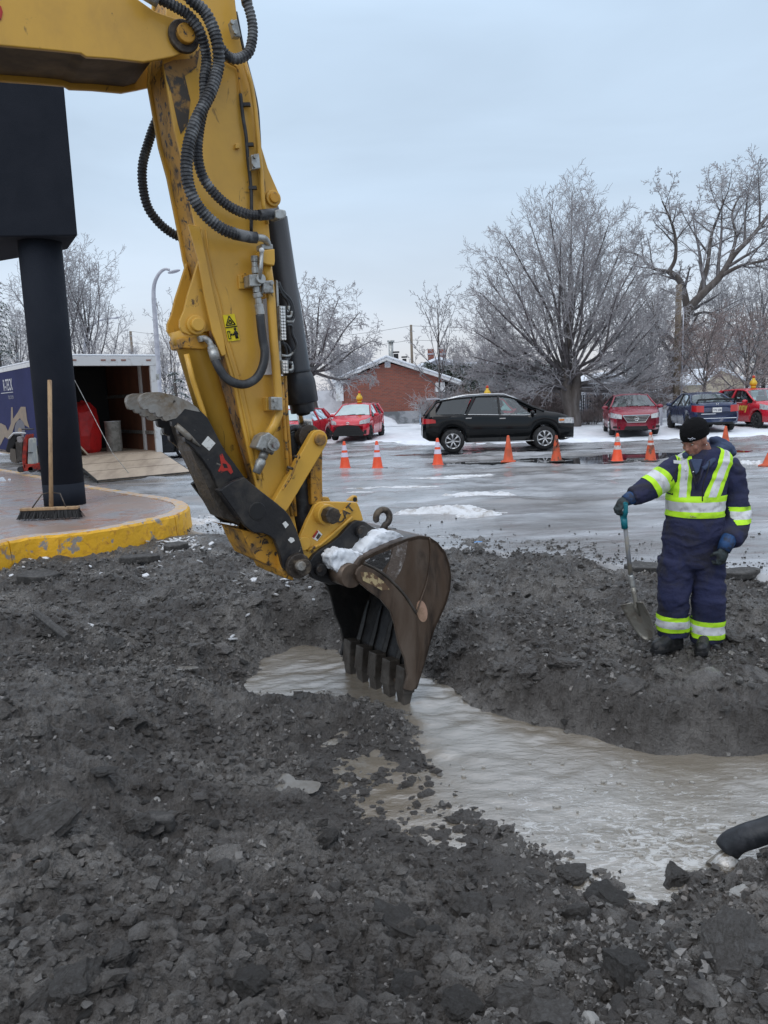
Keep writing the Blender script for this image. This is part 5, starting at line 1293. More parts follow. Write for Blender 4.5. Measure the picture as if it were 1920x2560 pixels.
# far bungalow behind with two chimneys
YF2 = 78
def F(px, py): return at(px, py, YF2)
hb_ = thing('far_house', 'far low house with two red brick chimneys and snowy roof behind the bungalow', 'house', (F(1100, 940).x, YF2, .2))
MB().prism([Vector((F(1040, 960).x, YF2, .1)), Vector((F(1290, 955).x, YF2, .1)), F(1290, 912), F(1150, 908), F(1095, 893), F(1040, 915)], (0, 8, 0)).build('wall', mat('far_wall', (.3, .3, .32), .8), hb_)
MB().prism([F(1045, 912), F(1095, 892), F(1150, 906), F(1295, 904), F(1295, 910), F(1150, 912), F(1095, 898), F(1045, 918)], (0, -.6, 0)).build('roof_snow', M['snow'], hb_)
for px in (1079, 1109): MB().box((F(px, 895).x, YF2 + 1, F(px, 893).z), (.6, .6, 1.7)).build('chimney', M['brick'], hb_); MB().box((F(px, 884).x, YF2 + 1, F(px, 884).z), (.75, .75, .12)).build('chimney_cap', M['galv'], hb_)

# --- sheds, garage and fences on the right
def Pz(px, py, Y): return at(px, py, Y)
YS = 44
M['siding'] = mat('white_siding', (.62, .63, .66), .6, (.52, .53, .56), 2)
M['cream'] = mat('cream_siding', (.52, .45, .34), .7, (.44, .38, .3), 2)
def gable_shed(name, label, x0p, x1p, base, eave, peakx, peak, Y, wallm, dep=5, slats=0):
    gx = Pz((x0p + x1p) / 2, base, Y); t = thing(name, label, 'shed', (gx.x, Y, gz(gx.x, Y)))
    gb = gz(gx.x, Y) - .1; q = [Vector((Pz(x0p, base, Y).x, Y, gb)), Vector((Pz(x1p, base, Y).x, Y, gb)), Pz(x1p, eave, Y), Pz(peakx, peak, Y), Pz(x0p, eave + 3, Y)]
    MB().prism(q, (0, dep, 0)).build('wall', wallm, t)
    zb_, zt_ = q[0].z, q[4].z
    for k in range(slats):
        z = zb_ + (zt_ - zb_) * (k + .5) / slats
        MB().box(((q[0].x + q[1].x) / 2, Y - .02, z), (abs(q[1].x - q[0].x), .03, (zt_ - zb_) / slats * .85), Matrix.Rotation(.0, 3, 'X')).build('siding_board', wallm, t)
    for a, b in ((3, 4), (3, 2)):
        A, B = q[a] + Vector((0, -.2, .0)), q[b] + Vector((0, -.2, 0)); B = B + (B - A).normalized() * .3
        MB().prism([A, B, B + Vector((0, 0, .2)), A + Vector((0, 0, .22))], (0, dep + .4, 0)).build('roof_snow', M['snow'], t, bevel=.05)
    return t
gable_shed('garden_shed', 'white sided garden shed with rounded snowy roof behind the big tree', 1452, 1577, 990, 958, 1520, 938, YS, M['siding'], 5, 8)
ga = gable_shed('garage', 'cream sided garage with snowy roof at the right behind the pole', 1765, 1860, 1000, 952, 1800, 925, 50, M['cream'], 7, 8)
MB().ell(Pz(1827, 968, 49.9), .09, 8, 6).build('wall_lamp', M['galv'], ga)
# wooden deck rail, chain link fence, white fences
def fence_line(name, label, x0p, x1p, base, top, Y, m_, posts, slat=None, lowm=None):
    A, B = Pz(x0p, base, Y), Pz(x1p, base - (x1p - x0p) * .035, Y); z0, z1 = gz(A.x, Y) - .05, Pz(x0p, top, Y).z
    t = thing(name, label, 'fence', (A.x, Y, z0))
    for k in range(posts):
        x = A.x + (B.x - A.x) * k / max(1, posts - 1)
        MB().box((x, Y + .0, (z0 + z1) / 2 - .1), (.08, .08, z1 - z0 + .3)).build('post', M['galv'] if slat != 'panel' else m_, t)
    return t, A, B, z0, z1
t, A, B, z0, z1 = fence_line('board_fence', 'white board fence behind the blue sedan on the right', 1652, 1990, 1040, 985, 40, M['siding'], 12)
n = 11
for k in range(n):
    x0, x1 = A.x + (B.x - A.x) * k / n + .03, A.x + (B.x - A.x) * (k + 1) / n - .03
    MB().box(((x0 + x1) / 2, 40.02, (z0 + z1) / 2 + (random.random() - .5) * .04), (x1 - x0, .04, z1 - z0 - .06)).build('panel', M['siding'], t)
    MB().box(((x0 + x1) / 2, 39.98, z1 - .05), (x1 - x0, .1, .07)).build('top_rail', M['snow'], t)
t, A, B, z0, z1 = fence_line('chain_link_fence', 'dark chain link fence with slats between big tree and dark red sedan', 1385, 1600, 1052, 985, 39, M['black'], 9)
mb = MB(); W_ = B.x - A.x; Hh = z1 - z0
for k in range(-6, int(W_ / .16) + 1):
    for s in (1, -1):
        x0 = A.x + k * .16; pts = []
        xa, xb = x0, x0 + Hh
        if s < 0: xa, xb = xb, xa
        p, q = Vector((xa, 39, z0)), Vector((xb, 39, z1))
        if min(xa, xb) < A.x or max(xa, xb) > B.x + .1: continue
        mb.tube([p, q], .012, 3)
mb.build('wire_mesh', mat('fence_wire', (.16, .18, .22), .5), t)
n = int(W_ / .11)
mb = MB()
for k in range(n):
    mb.box((A.x + (k + .5) * W_ / n, 39.08, (z0 + z1) / 2 - .05), (.07, .015, Hh - .1))
o = mb.build('privacy_slats', mat('dark_slat', (.045, .05, .06), .7, jit=-.4), t); o['kind'] = 'stuff'
t, A, B, z0, z1 = fence_line('picket_fence', 'brown wooden deck railing left of the big tree trunk', 1338, 1420, 985, 962, 42, M['pole_wood'], 4, 'panel')
n = 22
for k in range(n): MB().box((A.x + (k + .5) * (B.x - A.x) / n, 41.9, (z0 + z1) / 2), (.07, .03, z1 - z0)).build('picket', M['pole_wood'], t)
MB().box(((A.x + B.x) / 2, 41.95, z1), (B.x - A.x, .12, .06)).build('rail', M['pole_wood'], t)
t, A, B, z0, z1 = fence_line('low_wall', 'low dark snow capped wall at the far right', 1790, 1990, 1030, 1005, 38, M['galv'], 2)
MB().box(((A.x + B.x) / 2, 38, (z0 + z1) / 2), (B.x - A.x, .4, z1 - z0)).build('wall', mat('dark_wall', (.1, .095, .09), .8), t); MB().box(((A.x + B.x) / 2, 38, z1 + .08), (B.x - A.x + .1, .5, .14)).build('snow_cap', M['snow'], t, bevel=.05)
# bollard with service box right of the dark red sedan
b = at(1650, 1052, 33); bo_ = thing('bollard', 'grey round service bollard with dark box right of the dark red sedan', 'bollard', (b.x, 33, .2))
MB().cyl((b.x, 33, .1), (b.x, 33, at(1650, 1014, 33).z), .10, 14).build('post', M['galv'], bo_, bevel=.02)
MB().box((b.x - .26, 33.1, at(1650, 1034, 33).z), (.36, .3, .6)).build('service_box', M['dark_plastic'], bo_, bevel=.02)
# --- snow bank beside the bungalow and the snowy yard left of it
o = lump_mesh('snow_bank', at(790, 1050, 45).x, 45.5, 4.6, 2.5, .75, M['snow'], 303, .25, res=60); tag(o, 'snow banked up beside the brick bungalow', kind='structure')
wl = MB().prism([at(775, 1042, 50), at(860, 1042, 50), at(862, 975, 50), at(775, 978, 50)], (0, .3, 0)).build('garden_wall', M['siding']); tag(wl, 'white garden wall between bare tree and brick bungalow', 'wall')
# ================================================================ VEHICLES
def glass(name, tint, dens):
    m = bpy.data.materials.new(name); m.use_nodes = True; t = m.node_tree; t.nodes.clear()
    o = t.nodes.new('ShaderNodeOutputMaterial'); tr = t.nodes.new('ShaderNodeBsdfTransparent'); tr.inputs[0].default_value = (*tint, 1)
    gl = t.nodes.new('ShaderNodeBsdfGlossy'); gl.inputs['Roughness'].default_value = .03; gl.inputs[0].default_value = (.85, .9, .92, 1)
    fr = t.nodes.new('ShaderNodeFresnel'); fr.inputs[0].default_value = 1.6
    mr_ = t.nodes.new('ShaderNodeMapRange'); mr_.inputs['To Min'].default_value = dens; mr_.inputs['To Max'].default_value = 1
    m1 = t.nodes.new('ShaderNodeMixShader'); t.links.new(fr.outputs[0], mr_.inputs[0]); t.links.new(mr_.outputs[0], m1.inputs[0]); t.links.new(tr.outputs[0], m1.inputs[1]); t.links.new(gl.outputs[0], m1.inputs[2]); t.links.new(m1.outputs[0], o.inputs[0])
    return m
M['glass'] = glass('car_glass', (.55, .68, .66), .06)
M['glass_dark'] = glass('privacy_glass', (.06, .065, .07), .03)
M['sky_tint_glass'] = mat('sky_teal_windscreen', (.30, .40, .40), .18, (.42, .50, .50), 3, .5, .3, spec=.8, coat=.5)  # opaque light teal puts the sky's reflection into the windscreen colour
def paint(name, c, rough=.2, r2=.4, c2=None, ct=.5, sp_=.5): return mat(name, c, rough, c2 or tuple(v * .8 + .012 for v in c), 1.6, .46, .2, r2, coat=ct, bump=.02, bsc=8, spec=sp_)
M['car_red'] = paint('bright_red_car_paint', (.56, .012, .030)); M['car_darkred'] = paint('dark_red_car_paint', (.25, .012, .03)); M['car_blue'] = paint('dark_blue_car_paint', (.012, .028, .085))
M['car_black'] = paint('black_car_paint', (.004, .005, .006), .1, .15, (.006, .007, .008), .1, .35); M['car_grey'] = paint('dark_grey_car_paint', (.03, .032, .035))
M['lens'] = mat('clear_lamp_lens', (.55, .57, .58), .12, (.30, .31, .32), 12, .45, .1, coat=1); M['red_lens'] = mat('red_lamp_lens', (.45, .01, .015), .15, coat=1); M['amber'] = mat('amber_lens', (.6, .18, .02), .2)
M['tyre'] = mat('tyre_rubber', (.018, .018, .019), .8, (.05, .05, .05), 10, .4); M['alloy'] = mat('alloy_rim', (.55, .55, .56), .3, metal=.7); M['steelrim'] = mat('black_steel_rim', (.025, .025, .027), .5)
M['seat'] = mat('seat_cloth', (.03, .03, .032), .9); M['seat_grey'] = mat('light_seat_cloth', (.35, .35, .34), .9)

def lerp_tab(tab, x):
    return float(np.interp(x, [a for a, b in tab], [b for a, b in tab]))
def make_car(name, label, P, pos, yaw, group=None, hide=False):
    root = thing(name, label, 'car', (0, 0, 0), 0, group)
    L, W = P['L'], P['W']; xf, xr = L / 2, -L / 2
    top, belt, wid, rwid = P['top'], P['belt'], P['wid'], P['rw']
    R, RW = P['R'], P['R'] + .055; wxs = P['wx']; gc = P.get('gc', .2); zb0 = P.get('sill', .24)
    xc, xa, xd, xe = P['cowl'], P['roof_f'], P['roof_r'], P['deck']          # windscreen foot / head, rear window head / foot
    xs = set(np.round(np.linspace(xr, xf, 46), 3)) | {xc, xa, xd, xe, xf - .03, xr + .03, xf - .1, xr + .1}
    for w in wxs:
        for k in range(-10, 11): xs.add(round(w + RW * math.sin(k * math.pi / 20), 3))
    xs = sorted(xs)
    def zbot(x):
        z = lerp_tab(P['bot'], x)
        for w in wxs:
            d = abs(x - w)
            if d < RW: z = max(z, R + math.sqrt(max(0, RW * RW - d * d)) * 1.0)
        return z
    def sec(x):
        w = lerp_tab(wid, x) * W / 2; zt = lerp_tab(top, x); zb = zbot(x); z5 = min(lerp_tab(belt, x), zt - .015)
        green = zt - z5
        if xe < x < xc:
            k = min(1, max(0, min((x - xe) / max(.01, xd - xe), (xc - x) / max(.01, xc - xa))))
            w6 = w * .93 * (1 - k) + rwid * W / 2 * k
        else: w6 = w * .90
        z6 = zt - .05 * min(1, green / .3) - .004
        zm = (zb * .45 + z5 * .55); zb = min(zb, z5 - .12)
        return [Vector((x, 0, zb)), Vector((x, w * .80, zb)), Vector((x, w * .965, zb + .03)), Vector((x, w * 1.0, max(zm, zb + .05))), Vector((x, w * .985, z5 - .10 * min(1, (z5 - zb)))), Vector((x, w * .945, z5)), Vector((x, w6, z6)), Vector((x, w6 * .55, zt - .006)), Vector((x, 0, zt))]
    S = [sec(x) for x in xs]; nb = 9
    # body skin, left and right halves, window openings left out
    mb = MB(); V = []; idx = {}
    for s in (1, -1):
        for i, r in enumerate(S):
            for k, p in enumerate(r): idx[s, i, k] = len(V); V.append((p.x, p.y * s, p.z))
    Fs = []; mi = []
    sw0, sw1 = P['side_win']
    for s in (1, -1):
        for i in range(len(xs) - 1):
            xm = (xs[i] + xs[i + 1]) / 2
            for k in range(nb - 1):
                if k == 5 and sw0 < xm < sw1: continue
                if k in (6, 7) and (xa < xm < xc or (xe < xm < xd and P.get('rearglass', True))): continue
                f = (idx[s, i, k], idx[s, i, k + 1], idx[s, i + 1, k + 1], idx[s, i + 1, k])
                Fs.append(f if s < 0 else f[::-1]); mi.append(1 if k == 0 else 0)
    for i in (0, len(xs) - 1):
        ring = [idx[1, i, k] for k in range(nb)] + [idx[-1, i, k] for k in range(nb - 2, 0, -1)]
        Fs.append(tuple(ring if i else ring[::-1])); mi.append(0)
    mb.add(V, Fs, True); mb.mi = mi
    body = mb.build('body', [P['paint'], M['black']], root, world=False)
    def surf(x, t, out=.006, s=1):        # side window surface between belt (t=0) and roof rail (t=1)
        a, b = sec(x)[5], sec(x)[6]; p = a.lerp(b, t); d = b - a; n = Vector((0, d.z, -d.y)).normalized(); n = n if n.y > 0 else -n
        p = p + n * out; return Vector((p.x, p.y * s, p.z))
    def tsurf(x, u, out=.006):            # top surface across the car, u from -1 to 1
        r = sec(x); a = abs(u); p = r[8].lerp(r[7], a / .55) if a < .55 else r[7].lerp(r[6], (a - .55) / .45)
        return Vector((p.x, p.y * (1 if u >= 0 else -1), p.z + out))
    # side glass panes
    for s in (1, -1):
        for (b0, b1, t0, t1, dark) in P['panes']:
            rows, cols = 5, 8; vs = []
            for j in range(rows):
                t = .02 + .93 * j / (rows - 1)
                for i in range(cols):
                    x = (b0 + (t0 - b0) * t) + ((b1 + (t1 - b1) * t) - (b0 + (t0 - b0) * t)) * i / (cols - 1)
                    vs.append(surf(x, t, .004, s))
            fs = [(j * cols + i, j * cols + i + 1, (j + 1) * cols + i + 1, (j + 1) * cols + i) for j in range(rows - 1) for i in range(cols - 1)]
            MB().add(vs, fs, True).build('side_window', M['glass_dark'] if dark else M['glass'], root, world=False)
        # pillars and roof rail line
        pr = [surf(x, 1, .0, s) for x in xs if xe <= x <= xc]
        if pr: MB().tube(pr, .035, 6).build('roof_pillar', P['paint'], root, world=False)
        for (xb, xt_, wd) in P['pillars']:
            q = [surf(xb + (xt_ - xb) * t, t, .002, s) for t in (0, .5, 1)]
            MB().tube(q, wd, 4, smooth=False).build('pillar', M['black'] if wd < .05 else P['paint'], root, world=False)
    def pane(x0, x1, nm, m_, u0=.93):
        rows, cols = 5, 9; vs = [tsurf(x0 + (x1 - x0) * j / (rows - 1), -u0 + 2 * u0 * i / (cols - 1), .008) for j in range(rows) for i in range(cols)]
        fs = [(j * cols + i, j * cols + i + 1, (j + 1) * cols + i + 1, (j + 1) * cols + i) for j in range(rows - 1) for i in range(cols - 1)]
        return MB().add(vs, fs, True).build(nm, m_, root, world=False)
    pane(xc - .02, xa + .02, 'windscreen', P.get('ws', M['glass']))
    pane(xd - .02, xe + .03, 'rear_window', P.get('rg', M['glass_dark']))
    # cabin
    zc = lerp_tab(belt, 0) - .28
    MB().box(((xc + xe) / 2, 0, zc - .15), (xc - xe - .5, W * .82, .1)).build('cabin_floor', M['seat'], root, world=False)
    for x in P['seats']:
        for s in (1, -1):
            sb = MB().prism([Vector((x, s * .36 - .23, zc - .1)), Vector((x - .16, s * .36 - .23, zc + .48)), Vector((x - .05, s * .36 - .23, zc + .50)), Vector((x + .14, s * .36 - .23, zc - .1))], (0, .46, 0)).build('seat', P.get('seatm', M['seat']), root, world=False, bevel=.04)
            MB().box((x - .13, s * .36, zc + .60), (.09, .26, .18)).build('headrest', P.get('seatm', M['seat']), sb, world=False, bevel=.03)
    MB().box((xc - .42, 0, zc + .16), (.42, W * .76, .2)).build('dashboard', M['seat'], root, world=False, bevel=.03)
    stw = MB(); c = Vector((xc - .72, .36, zc + .25))
    ring = [c + Vector((.06 * math.sin(a), .18 * math.cos(a), .17 * math.sin(a))) for a in np.linspace(0, 6.283, 17)]
    stw.tube(ring, .016, 6).build('steering_wheel', M['black'], root, world=False)
    # wheels
    for w in wxs:
        for s in (1, -1):
            yo = s * (lerp_tab(wid, w) * W / 2 * .985); c = Vector((w, yo, R))
            t = MB(); prof = [(R * .62, -.005), (R * .72, 0), (R * .94, -.012), (R, -.045), (R, -.17), (R * .94, -.20), (R * .6, -.21)]
            rings = [[Vector((w + r * math.cos(a), yo + s * q, R + r * math.sin(a))) for a in np.linspace(0, 2 * math.pi, 28, endpoint=False)] for r, q in prof]
            wh = t.loft(rings, True, True, True).build('wheel', M['tyre'], root, world=False)
            rim = MB(); ri = R * .63
            rings = [[Vector((w + r * math.cos(a), yo + s * q, R + r * math.sin(a))) for a in np.linspace(0, 2 * math.pi, 24, endpoint=False)] for r, q in ((ri * 1.04, .004), (ri * .93, .002), (ri * .86, -.05))]
            rim.loft(rings, False, True, True)
            nsp = P.get('spokes', 5)
            for k in range(nsp):
                a = 2 * math.pi * k / nsp + .3; d = Vector((math.cos(a), 0, math.sin(a))); pz = Vector((-math.sin(a), 0, math.cos(a)))
                for off in ((-.035, .035) if P.get('split') else (0,)):
                    p0 = c + d * ri * .12 + pz * off * .3; p1 = c + d * ri * .98 + pz * off * 2.0
                    rim.tube([p0 + Vector((0, s * .0, 0)), p0.lerp(p1, .5) + pz * off * .9 + Vector((0, s * .006, 0)), p1], .020 if P.get('split') else .034, 5)
            rim.cyl(c + Vector((0, -s * .02, 0)), c + Vector((0, s * .016, 0)), ri * .22, 14)
            rim.build('rim', P.get('rimm', M['alloy']), wh, world=False)
            MB().cyl(c + Vector((0, -s * .09, 0)), c + Vector((0, -s * .06, 0)), ri * .96, 20).build('brake_disc', M['black'], wh, world=False)
    # mirrors, door handles, wipers
    mxx = xc - P.get('mir', .42)
    for s in (1, -1):
        b = surf(mxx, 0, 0, s)
        m_ = MB().ell(b + Vector((.03, s * .14, .07)), (.075, .12, .075), 10, 7).build('wing_mirror', P.get('mirm', P['paint']), root, world=False)
        MB().tube([b, b + Vector((.02, s * .08, .03))], .02, 6).build('mirror_arm', M['black'], m_, world=False)
        for hx in P['handles']:
            r = sec(hx)[4]; MB().box((hx, s * (r.y + .012), r.z - .02), (.19, .03, .03)).build('door_handle', P.get('handm', P['paint']), root, world=False, bevel=.006)
        for dx in P['doorlines']:
            q = []
            for k in range(2, 6): r = sec(dx)[k]; q.append(Vector((dx, s * (r.y + .001), r.z)))
            MB().tube(q, .006, 4).build('door_gap', M['black'], root, world=False)
    for s in (.25, -.3):
        a = tsurf(xc + .03, s * .9, .015); b = tsurf(xc - (xc - xa) * .55, s * .9 + .35, .025) if P.get('wiper_up') else tsurf(xc - .04, s * .9 + .45, .02)
        MB().tube([a, b], .010, 4).build('wiper', M['black'], root, world=False)
    def front(y, z, out=.0):              # point of the nose
        return Vector((xf + out, y, z))
    def noseface(side, x, k, out=.01):
        r = sec(x); a, b = r[4], r[5]; p = a.lerp(b, k); return Vector((p.x, side * (p.y + out), p.z))
    P['detail'](root, P, sec, dict(xf=xf, xr=xr, W=W, surf=surf, tsurf=tsurf, noseface=noseface))
    root.location = pos; root.rotation_euler = (0, 0, yaw)
    return root

def poly_part(root, pts, off, name, m_, bevel=0): return MB().prism(pts, off).build(name, m_, root, world=False, bevel=bevel)
def lamps(root, P, sec, q, z0, z1, y0, wrap, name='headlight', m_=None, rear=False):
    m_ = m_ or M['lens']; sg = -1 if rear else 1; xe_ = q['xr'] if rear else q['xf']
    for s in (1, -1):
        hw = lerp_tab(P['wid'], xe_) * q['W'] / 2
        pts = []
        us = [(y0, 0), (hw * .8, 0), (hw * .97, 0)]
        rows = []
        xs_ = [xe_, xe_, xe_] + [xe_ - sg * wrap * k / 3 for k in (1, 2, 3)]
        ys_ = [y0, (y0 + hw * .9) / 2, hw * .95] + [lerp_tab(P['wid'], xe_ - sg * wrap * k / 3) * q['W'] / 2 * .985 for k in (1, 2, 3)]
        n = len(xs_); vs = []
        for k in range(n):
            t = k / (n - 1); lo = z0[0] + (z0[1] - z0[0]) * t; hi = z1[0] + (z1[1] - z1[0]) * t
            o = .014
            dx = sg * (o if k < 4 else 0); dy = s * (o if k > 1 else 0)
            vs += [Vector((xs_[k] + dx, s * ys_[k] + dy, lo)), Vector((xs_[k] + dx * .2 + (0), s * ys_[k] + dy, hi))]
        fs = [(2 * k, 2 * k + 2, 2 * k + 3, 2 * k + 1) for k in range(n - 1)]
        MB().add(vs, fs, True).build(name, m_, root, world=False)

def hatch_detail(root, P, sec, q):
    xf, xr, W = q['xf'], q['xr'], q['W']
    lamps(root, P, sec, q, (.66, .70), (.76, .92), .48, .50)
    poly_part(root, [Vector((xf + .012, y, z)) for y, z in ((-.62, .20), (.62, .20), (.66, .30), (.44, .58), (.2, .63), (-.2, .63), (-.44, .58), (-.66, .30))], (.01, 0, 0), 'grille', M['black'], .004)
    for k in range(3): MB().box((xf + .026, 0, .32 + k * .09), (.012, 1.0 - k * .12, .018)).build('grille_bar', M['dark_plastic'], root, world=False)
    MB().tube([Vector((xf + .016, y, z)) for y, z in ((-.60, .60), (-.3, .63), (0, .66), (.3, .63), (.60, .60))], .022, 6).build('nose_lip', P['paint'], root, world=False)
    em = MB(); c = Vector((xf + .03, 0, .71))
    em.tube([c + Vector((0, .075 * math.cos(a), .048 * math.sin(a))) for a in np.linspace(0, 6.283, 17)], .010, 5); em.tube([c + Vector((0, .05 * math.cos(a), .018 * math.sin(a) + .018)) for a in np.linspace(0, 6.283, 13)], .008, 4); em.tube([c + Vector((0, .02 * math.cos(a), .045 * math.sin(a))) for a in np.linspace(0, 6.283, 13)], .008, 4)
    em.build('emblem', M['chrome'], root, world=False)
    for s in (1, -1):
        poly_part(root, [Vector((xf + .004 - abs(y - .60) * .3, s * y, z)) for y, z in ((.62, .28), (.74, .26), (.76, .44), (.66, .42))], (.016, 0, 0), 'fog_lamp', M['black'], .004)
    lamps(root, P, sec, q, (.72, .72), (1.0, 1.02), .50, .22, 'tail_light', M['red_lens'], True)
    # plain yellow and red topper standing in for the figure on the roof
    if P.get('topper', True):
        c = Vector((-.15, .05, lerp_tab(P['top'], -.15)))
        t = MB().tube([c + Vector((0, 0, z)) for z in (0, .07, .075)], [.10, .10, .09], 14).build('roof_topper_base', M['roof_yellow'], root, world=False)
        MB().tube([c + Vector((0, 0, z)) for z in (.075, .12, .20, .28, .33, .40)], [.07, .13, .145, .11, .06, .05], 14).build('roof_topper', M['roof_yellow'], t, world=False)
        MB().tube([c + Vector((0, 0, z)) for z in (.40, .44, .48, .51)], [.055, .06, .045, .01], 12).build('roof_topper_tip', M['roof_red'], t, world=False)
    if P.get('text'):
        n = 'Benny'; hx = .30; r = sec(hx)[4]
        for s in (1, -1):
            text_mesh(n, Vector((hx + .05, s * (r.y + .015), r.z - .10)), Vector((-s, 0, 0)), Vector((0, -s * .0, 1)), (.34, .36), M['letter_yellow'], 'door_lettering', root, .006, .035, world=False)
            MB().box((hx - .05, s * (r.y + .012), r.z + .08), (.42, .004, .035)).build('lettering_strip', M['letter_pink'], root, world=False)
            rr_ = sec(-.75)[4]; MB().box((-.72, s * (rr_.y + .016), rr_.z - .02), (.34, .004, .05)).build('lettering_strip', M['letter_pink'], root, world=False)
M['roof_yellow'] = mat('roof_topper_yellow', (.68, .44, .03), .35, (.5, .3, .02), 12, .4); M['roof_red'] = mat('roof_topper_red', (.5, .05, .02), .4)
M['letter_yellow'] = mat('door_letter_yellow', (.72, .50, .10), .5); M['letter_pink'] = mat('door_letter_pale', (.60, .35, .36), .5)
HATCH = dict(L=3.95, W=1.70, R=.30, wx=(1.24, -1.27), paint=M['car_red'], sill=.2,
    top=[(-1.975, .80), (-1.93, .98), (-1.80, 1.12), (-1.45, 1.42), (-1.2, 1.475), (-.4, 1.51), (.15, 1.49), (.35, 1.44), (1.12, 1.02), (1.55, .92), (1.85, .80), (1.975, .66)],
    belt=[(-1.975, .78), (-1.8, 1.05), (-1.2, 1.02), (.8, .93), (1.12, .93), (1.6, .84), (1.975, .62)],
    bot=[(-1.975, .38), (-1.8, .26), (-1, .2), (1, .2), (1.8, .2), (1.975, .26)],
    wid=[(-1.975, .70), (-1.93, .80), (-1.7, .93), (-1.2, 1.0), (1.2, 1.0), (1.6, .95), (1.86, .84), (1.975, .72)], rw=.70,
    cowl=1.14, roof_f=.34, roof_r=-1.42, deck=-1.82, side_win=(-1.42, .98),
    panes=[(-.28, .86, -.22, .32, 0), (-1.32, -.38, -1.12, -.30, 0)], pillars=[(-.33, -.26, .055), (-1.40, -1.2, .09)], seats=(.05, -.85), handles=(-.12,), doorlines=(-.33, .92), detail=hatch_detail, ws=M['sky_tint_glass'], rimm=M['steelrim'], spokes=6)
def place(px, py, dy=0):
    g = ground_at(px, py); return g
def car_pos(px, Y): p = at(px, 1100, Y); return Vector((p.x, Y, gz(p.x, Y) + .0))
DN = R_(-90)                               # nose towards the camera
h1 = make_car('hatchback', 'bright red hatchback with plain yellow roof topper parked facing the road before the brick house', HATCH, car_pos(898, 33.0), DN - R_(11), 'red hatchbacks with yellow roof lamps')
H2_ = dict(HATCH); H2_['topper'] = False
h2 = copy_tree(h1); h2['label'] = 'bright red hatchback half hidden behind the excavator linkage'
h2.location = car_pos(748, 32.6); h2.rotation_euler = (0, 0, DN - R_(20))
h3 = copy_tree(h1); h3['label'] = 'red hatchback hidden behind the black car with only its yellow roof topper showing'
h3.location = car_pos(1219, 30.8); h3.rotation_euler = (0, 0, DN + R_(4))
hp = dict(HATCH); hp['text'] = True; hp['ws'] = M['glass']
h4 = make_car('hatchback', 'red hatchback with yellow door lettering at the right edge', hp, car_pos(1882, 31.0), R_(-80), 'red hatchbacks with yellow roof lamps')

def sentra_detail(root, P, sec, q):
    xf, xr, W = q['xf'], q['xr'], q['W']
    lamps(root, P, sec, q, (.62, .66), (.76, .86), .50, .50)
    gpts = [(-.46, .74), (.46, .74), (.30, .50), (-.30, .50)]
    poly_part(root, [Vector((xf + .010, y, z)) for y, z in gpts], (.008, 0, 0), 'grille', M['black'])
    MB().tube([Vector((xf + .022, y, z)) for y, z in gpts + [gpts[0]]], .022, 5, smooth=False).build('grille_frame', M['chrome'], root, world=False)
    for k in range(4): MB().box((xf + .024, 0, .54 + k * .05), (.01, .62 + k * .08, .014)).build('grille_bar', M['chrome'], root, world=False)
    c = Vector((xf + .04, 0, .62)); MB().tube([c + Vector((0, .07 * math.cos(a), .07 * math.sin(a))) for a in np.linspace(0, 6.283, 17)], .012, 5).tube([c + Vector((0, -.1, 0)), c + Vector((0, .1, 0))], .012, 5).build('emblem', M['chrome'], root, world=False)
    poly_part(root, [Vector((xf + .006, y, z)) for y, z in ((-.42, .24), (.42, .24), (.36, .36), (-.36, .36))], (.012, 0, 0), 'lower_grille', M['black'])
    for s in (1, -1): poly_part(root, [Vector((xf + .0 - (abs(y) - .55) * .35, s * y, z)) for y, z in ((.55, .29), (.80, .30), (.78, .37), (.55, .36))], (.02, 0, 0), 'fog_lamp_recess', M['black'])
    lamps(root, P, sec, q, (.75, .75), (.98, 1.0), .45, .3, 'tail_light', M['red_lens'], True)
SEDAN = dict(L=4.6, W=1.76, R=.32, wx=(1.37, -1.33), paint=M['car_darkred'],
    top=[(-2.3, .72), (-2.26, .98), (-2.1, 1.05), (-1.72, 1.09), (-.85, 1.42), (-.3, 1.49), (.2, 1.49), (.5, 1.44), (1.32, 1.04), (1.8, .95), (2.15, .84), (2.3, .72)],
    belt=[(-2.3, .70), (-2.1, 1.0), (-1.2, 1.0), (.8, .94), (1.3, .95), (1.9, .86), (2.3, .68)],
    bot=[(-2.3, .40), (-2.1, .28), (-1, .22), (1, .22), (2.1, .2), (2.3, .24)],
    wid=[(-2.3, .76), (-2.2, .88), (-1.8, .97), (-1.2, 1.0), (1.3, 1.0), (1.8, .96), (2.12, .87), (2.3, .76)], rw=.68,
    cowl=1.34, roof_f=.48, roof_r=-.88, deck=-1.74, side_win=(-1.5, 1.1),
    panes=[(.02, 1.0, .0, .46, 0), (-.95, -.06, -.80, -.06, 0), (-1.42, -1.0, -1.0, -.86, 0)], pillars=[(-.02, -.03, .04), (-.98, -.84, .035)], seats=(.15, -.8), handles=(.15, -.75), doorlines=(-.02, 1.08, -1.05), detail=sentra_detail, spokes=5, seatm=M['seat_grey'])
make_car('sedan', 'dark red sedan with chrome grille parked nose out right of the big tree', SEDAN, car_pos(1573, 29.6), DN - R_(12), None)

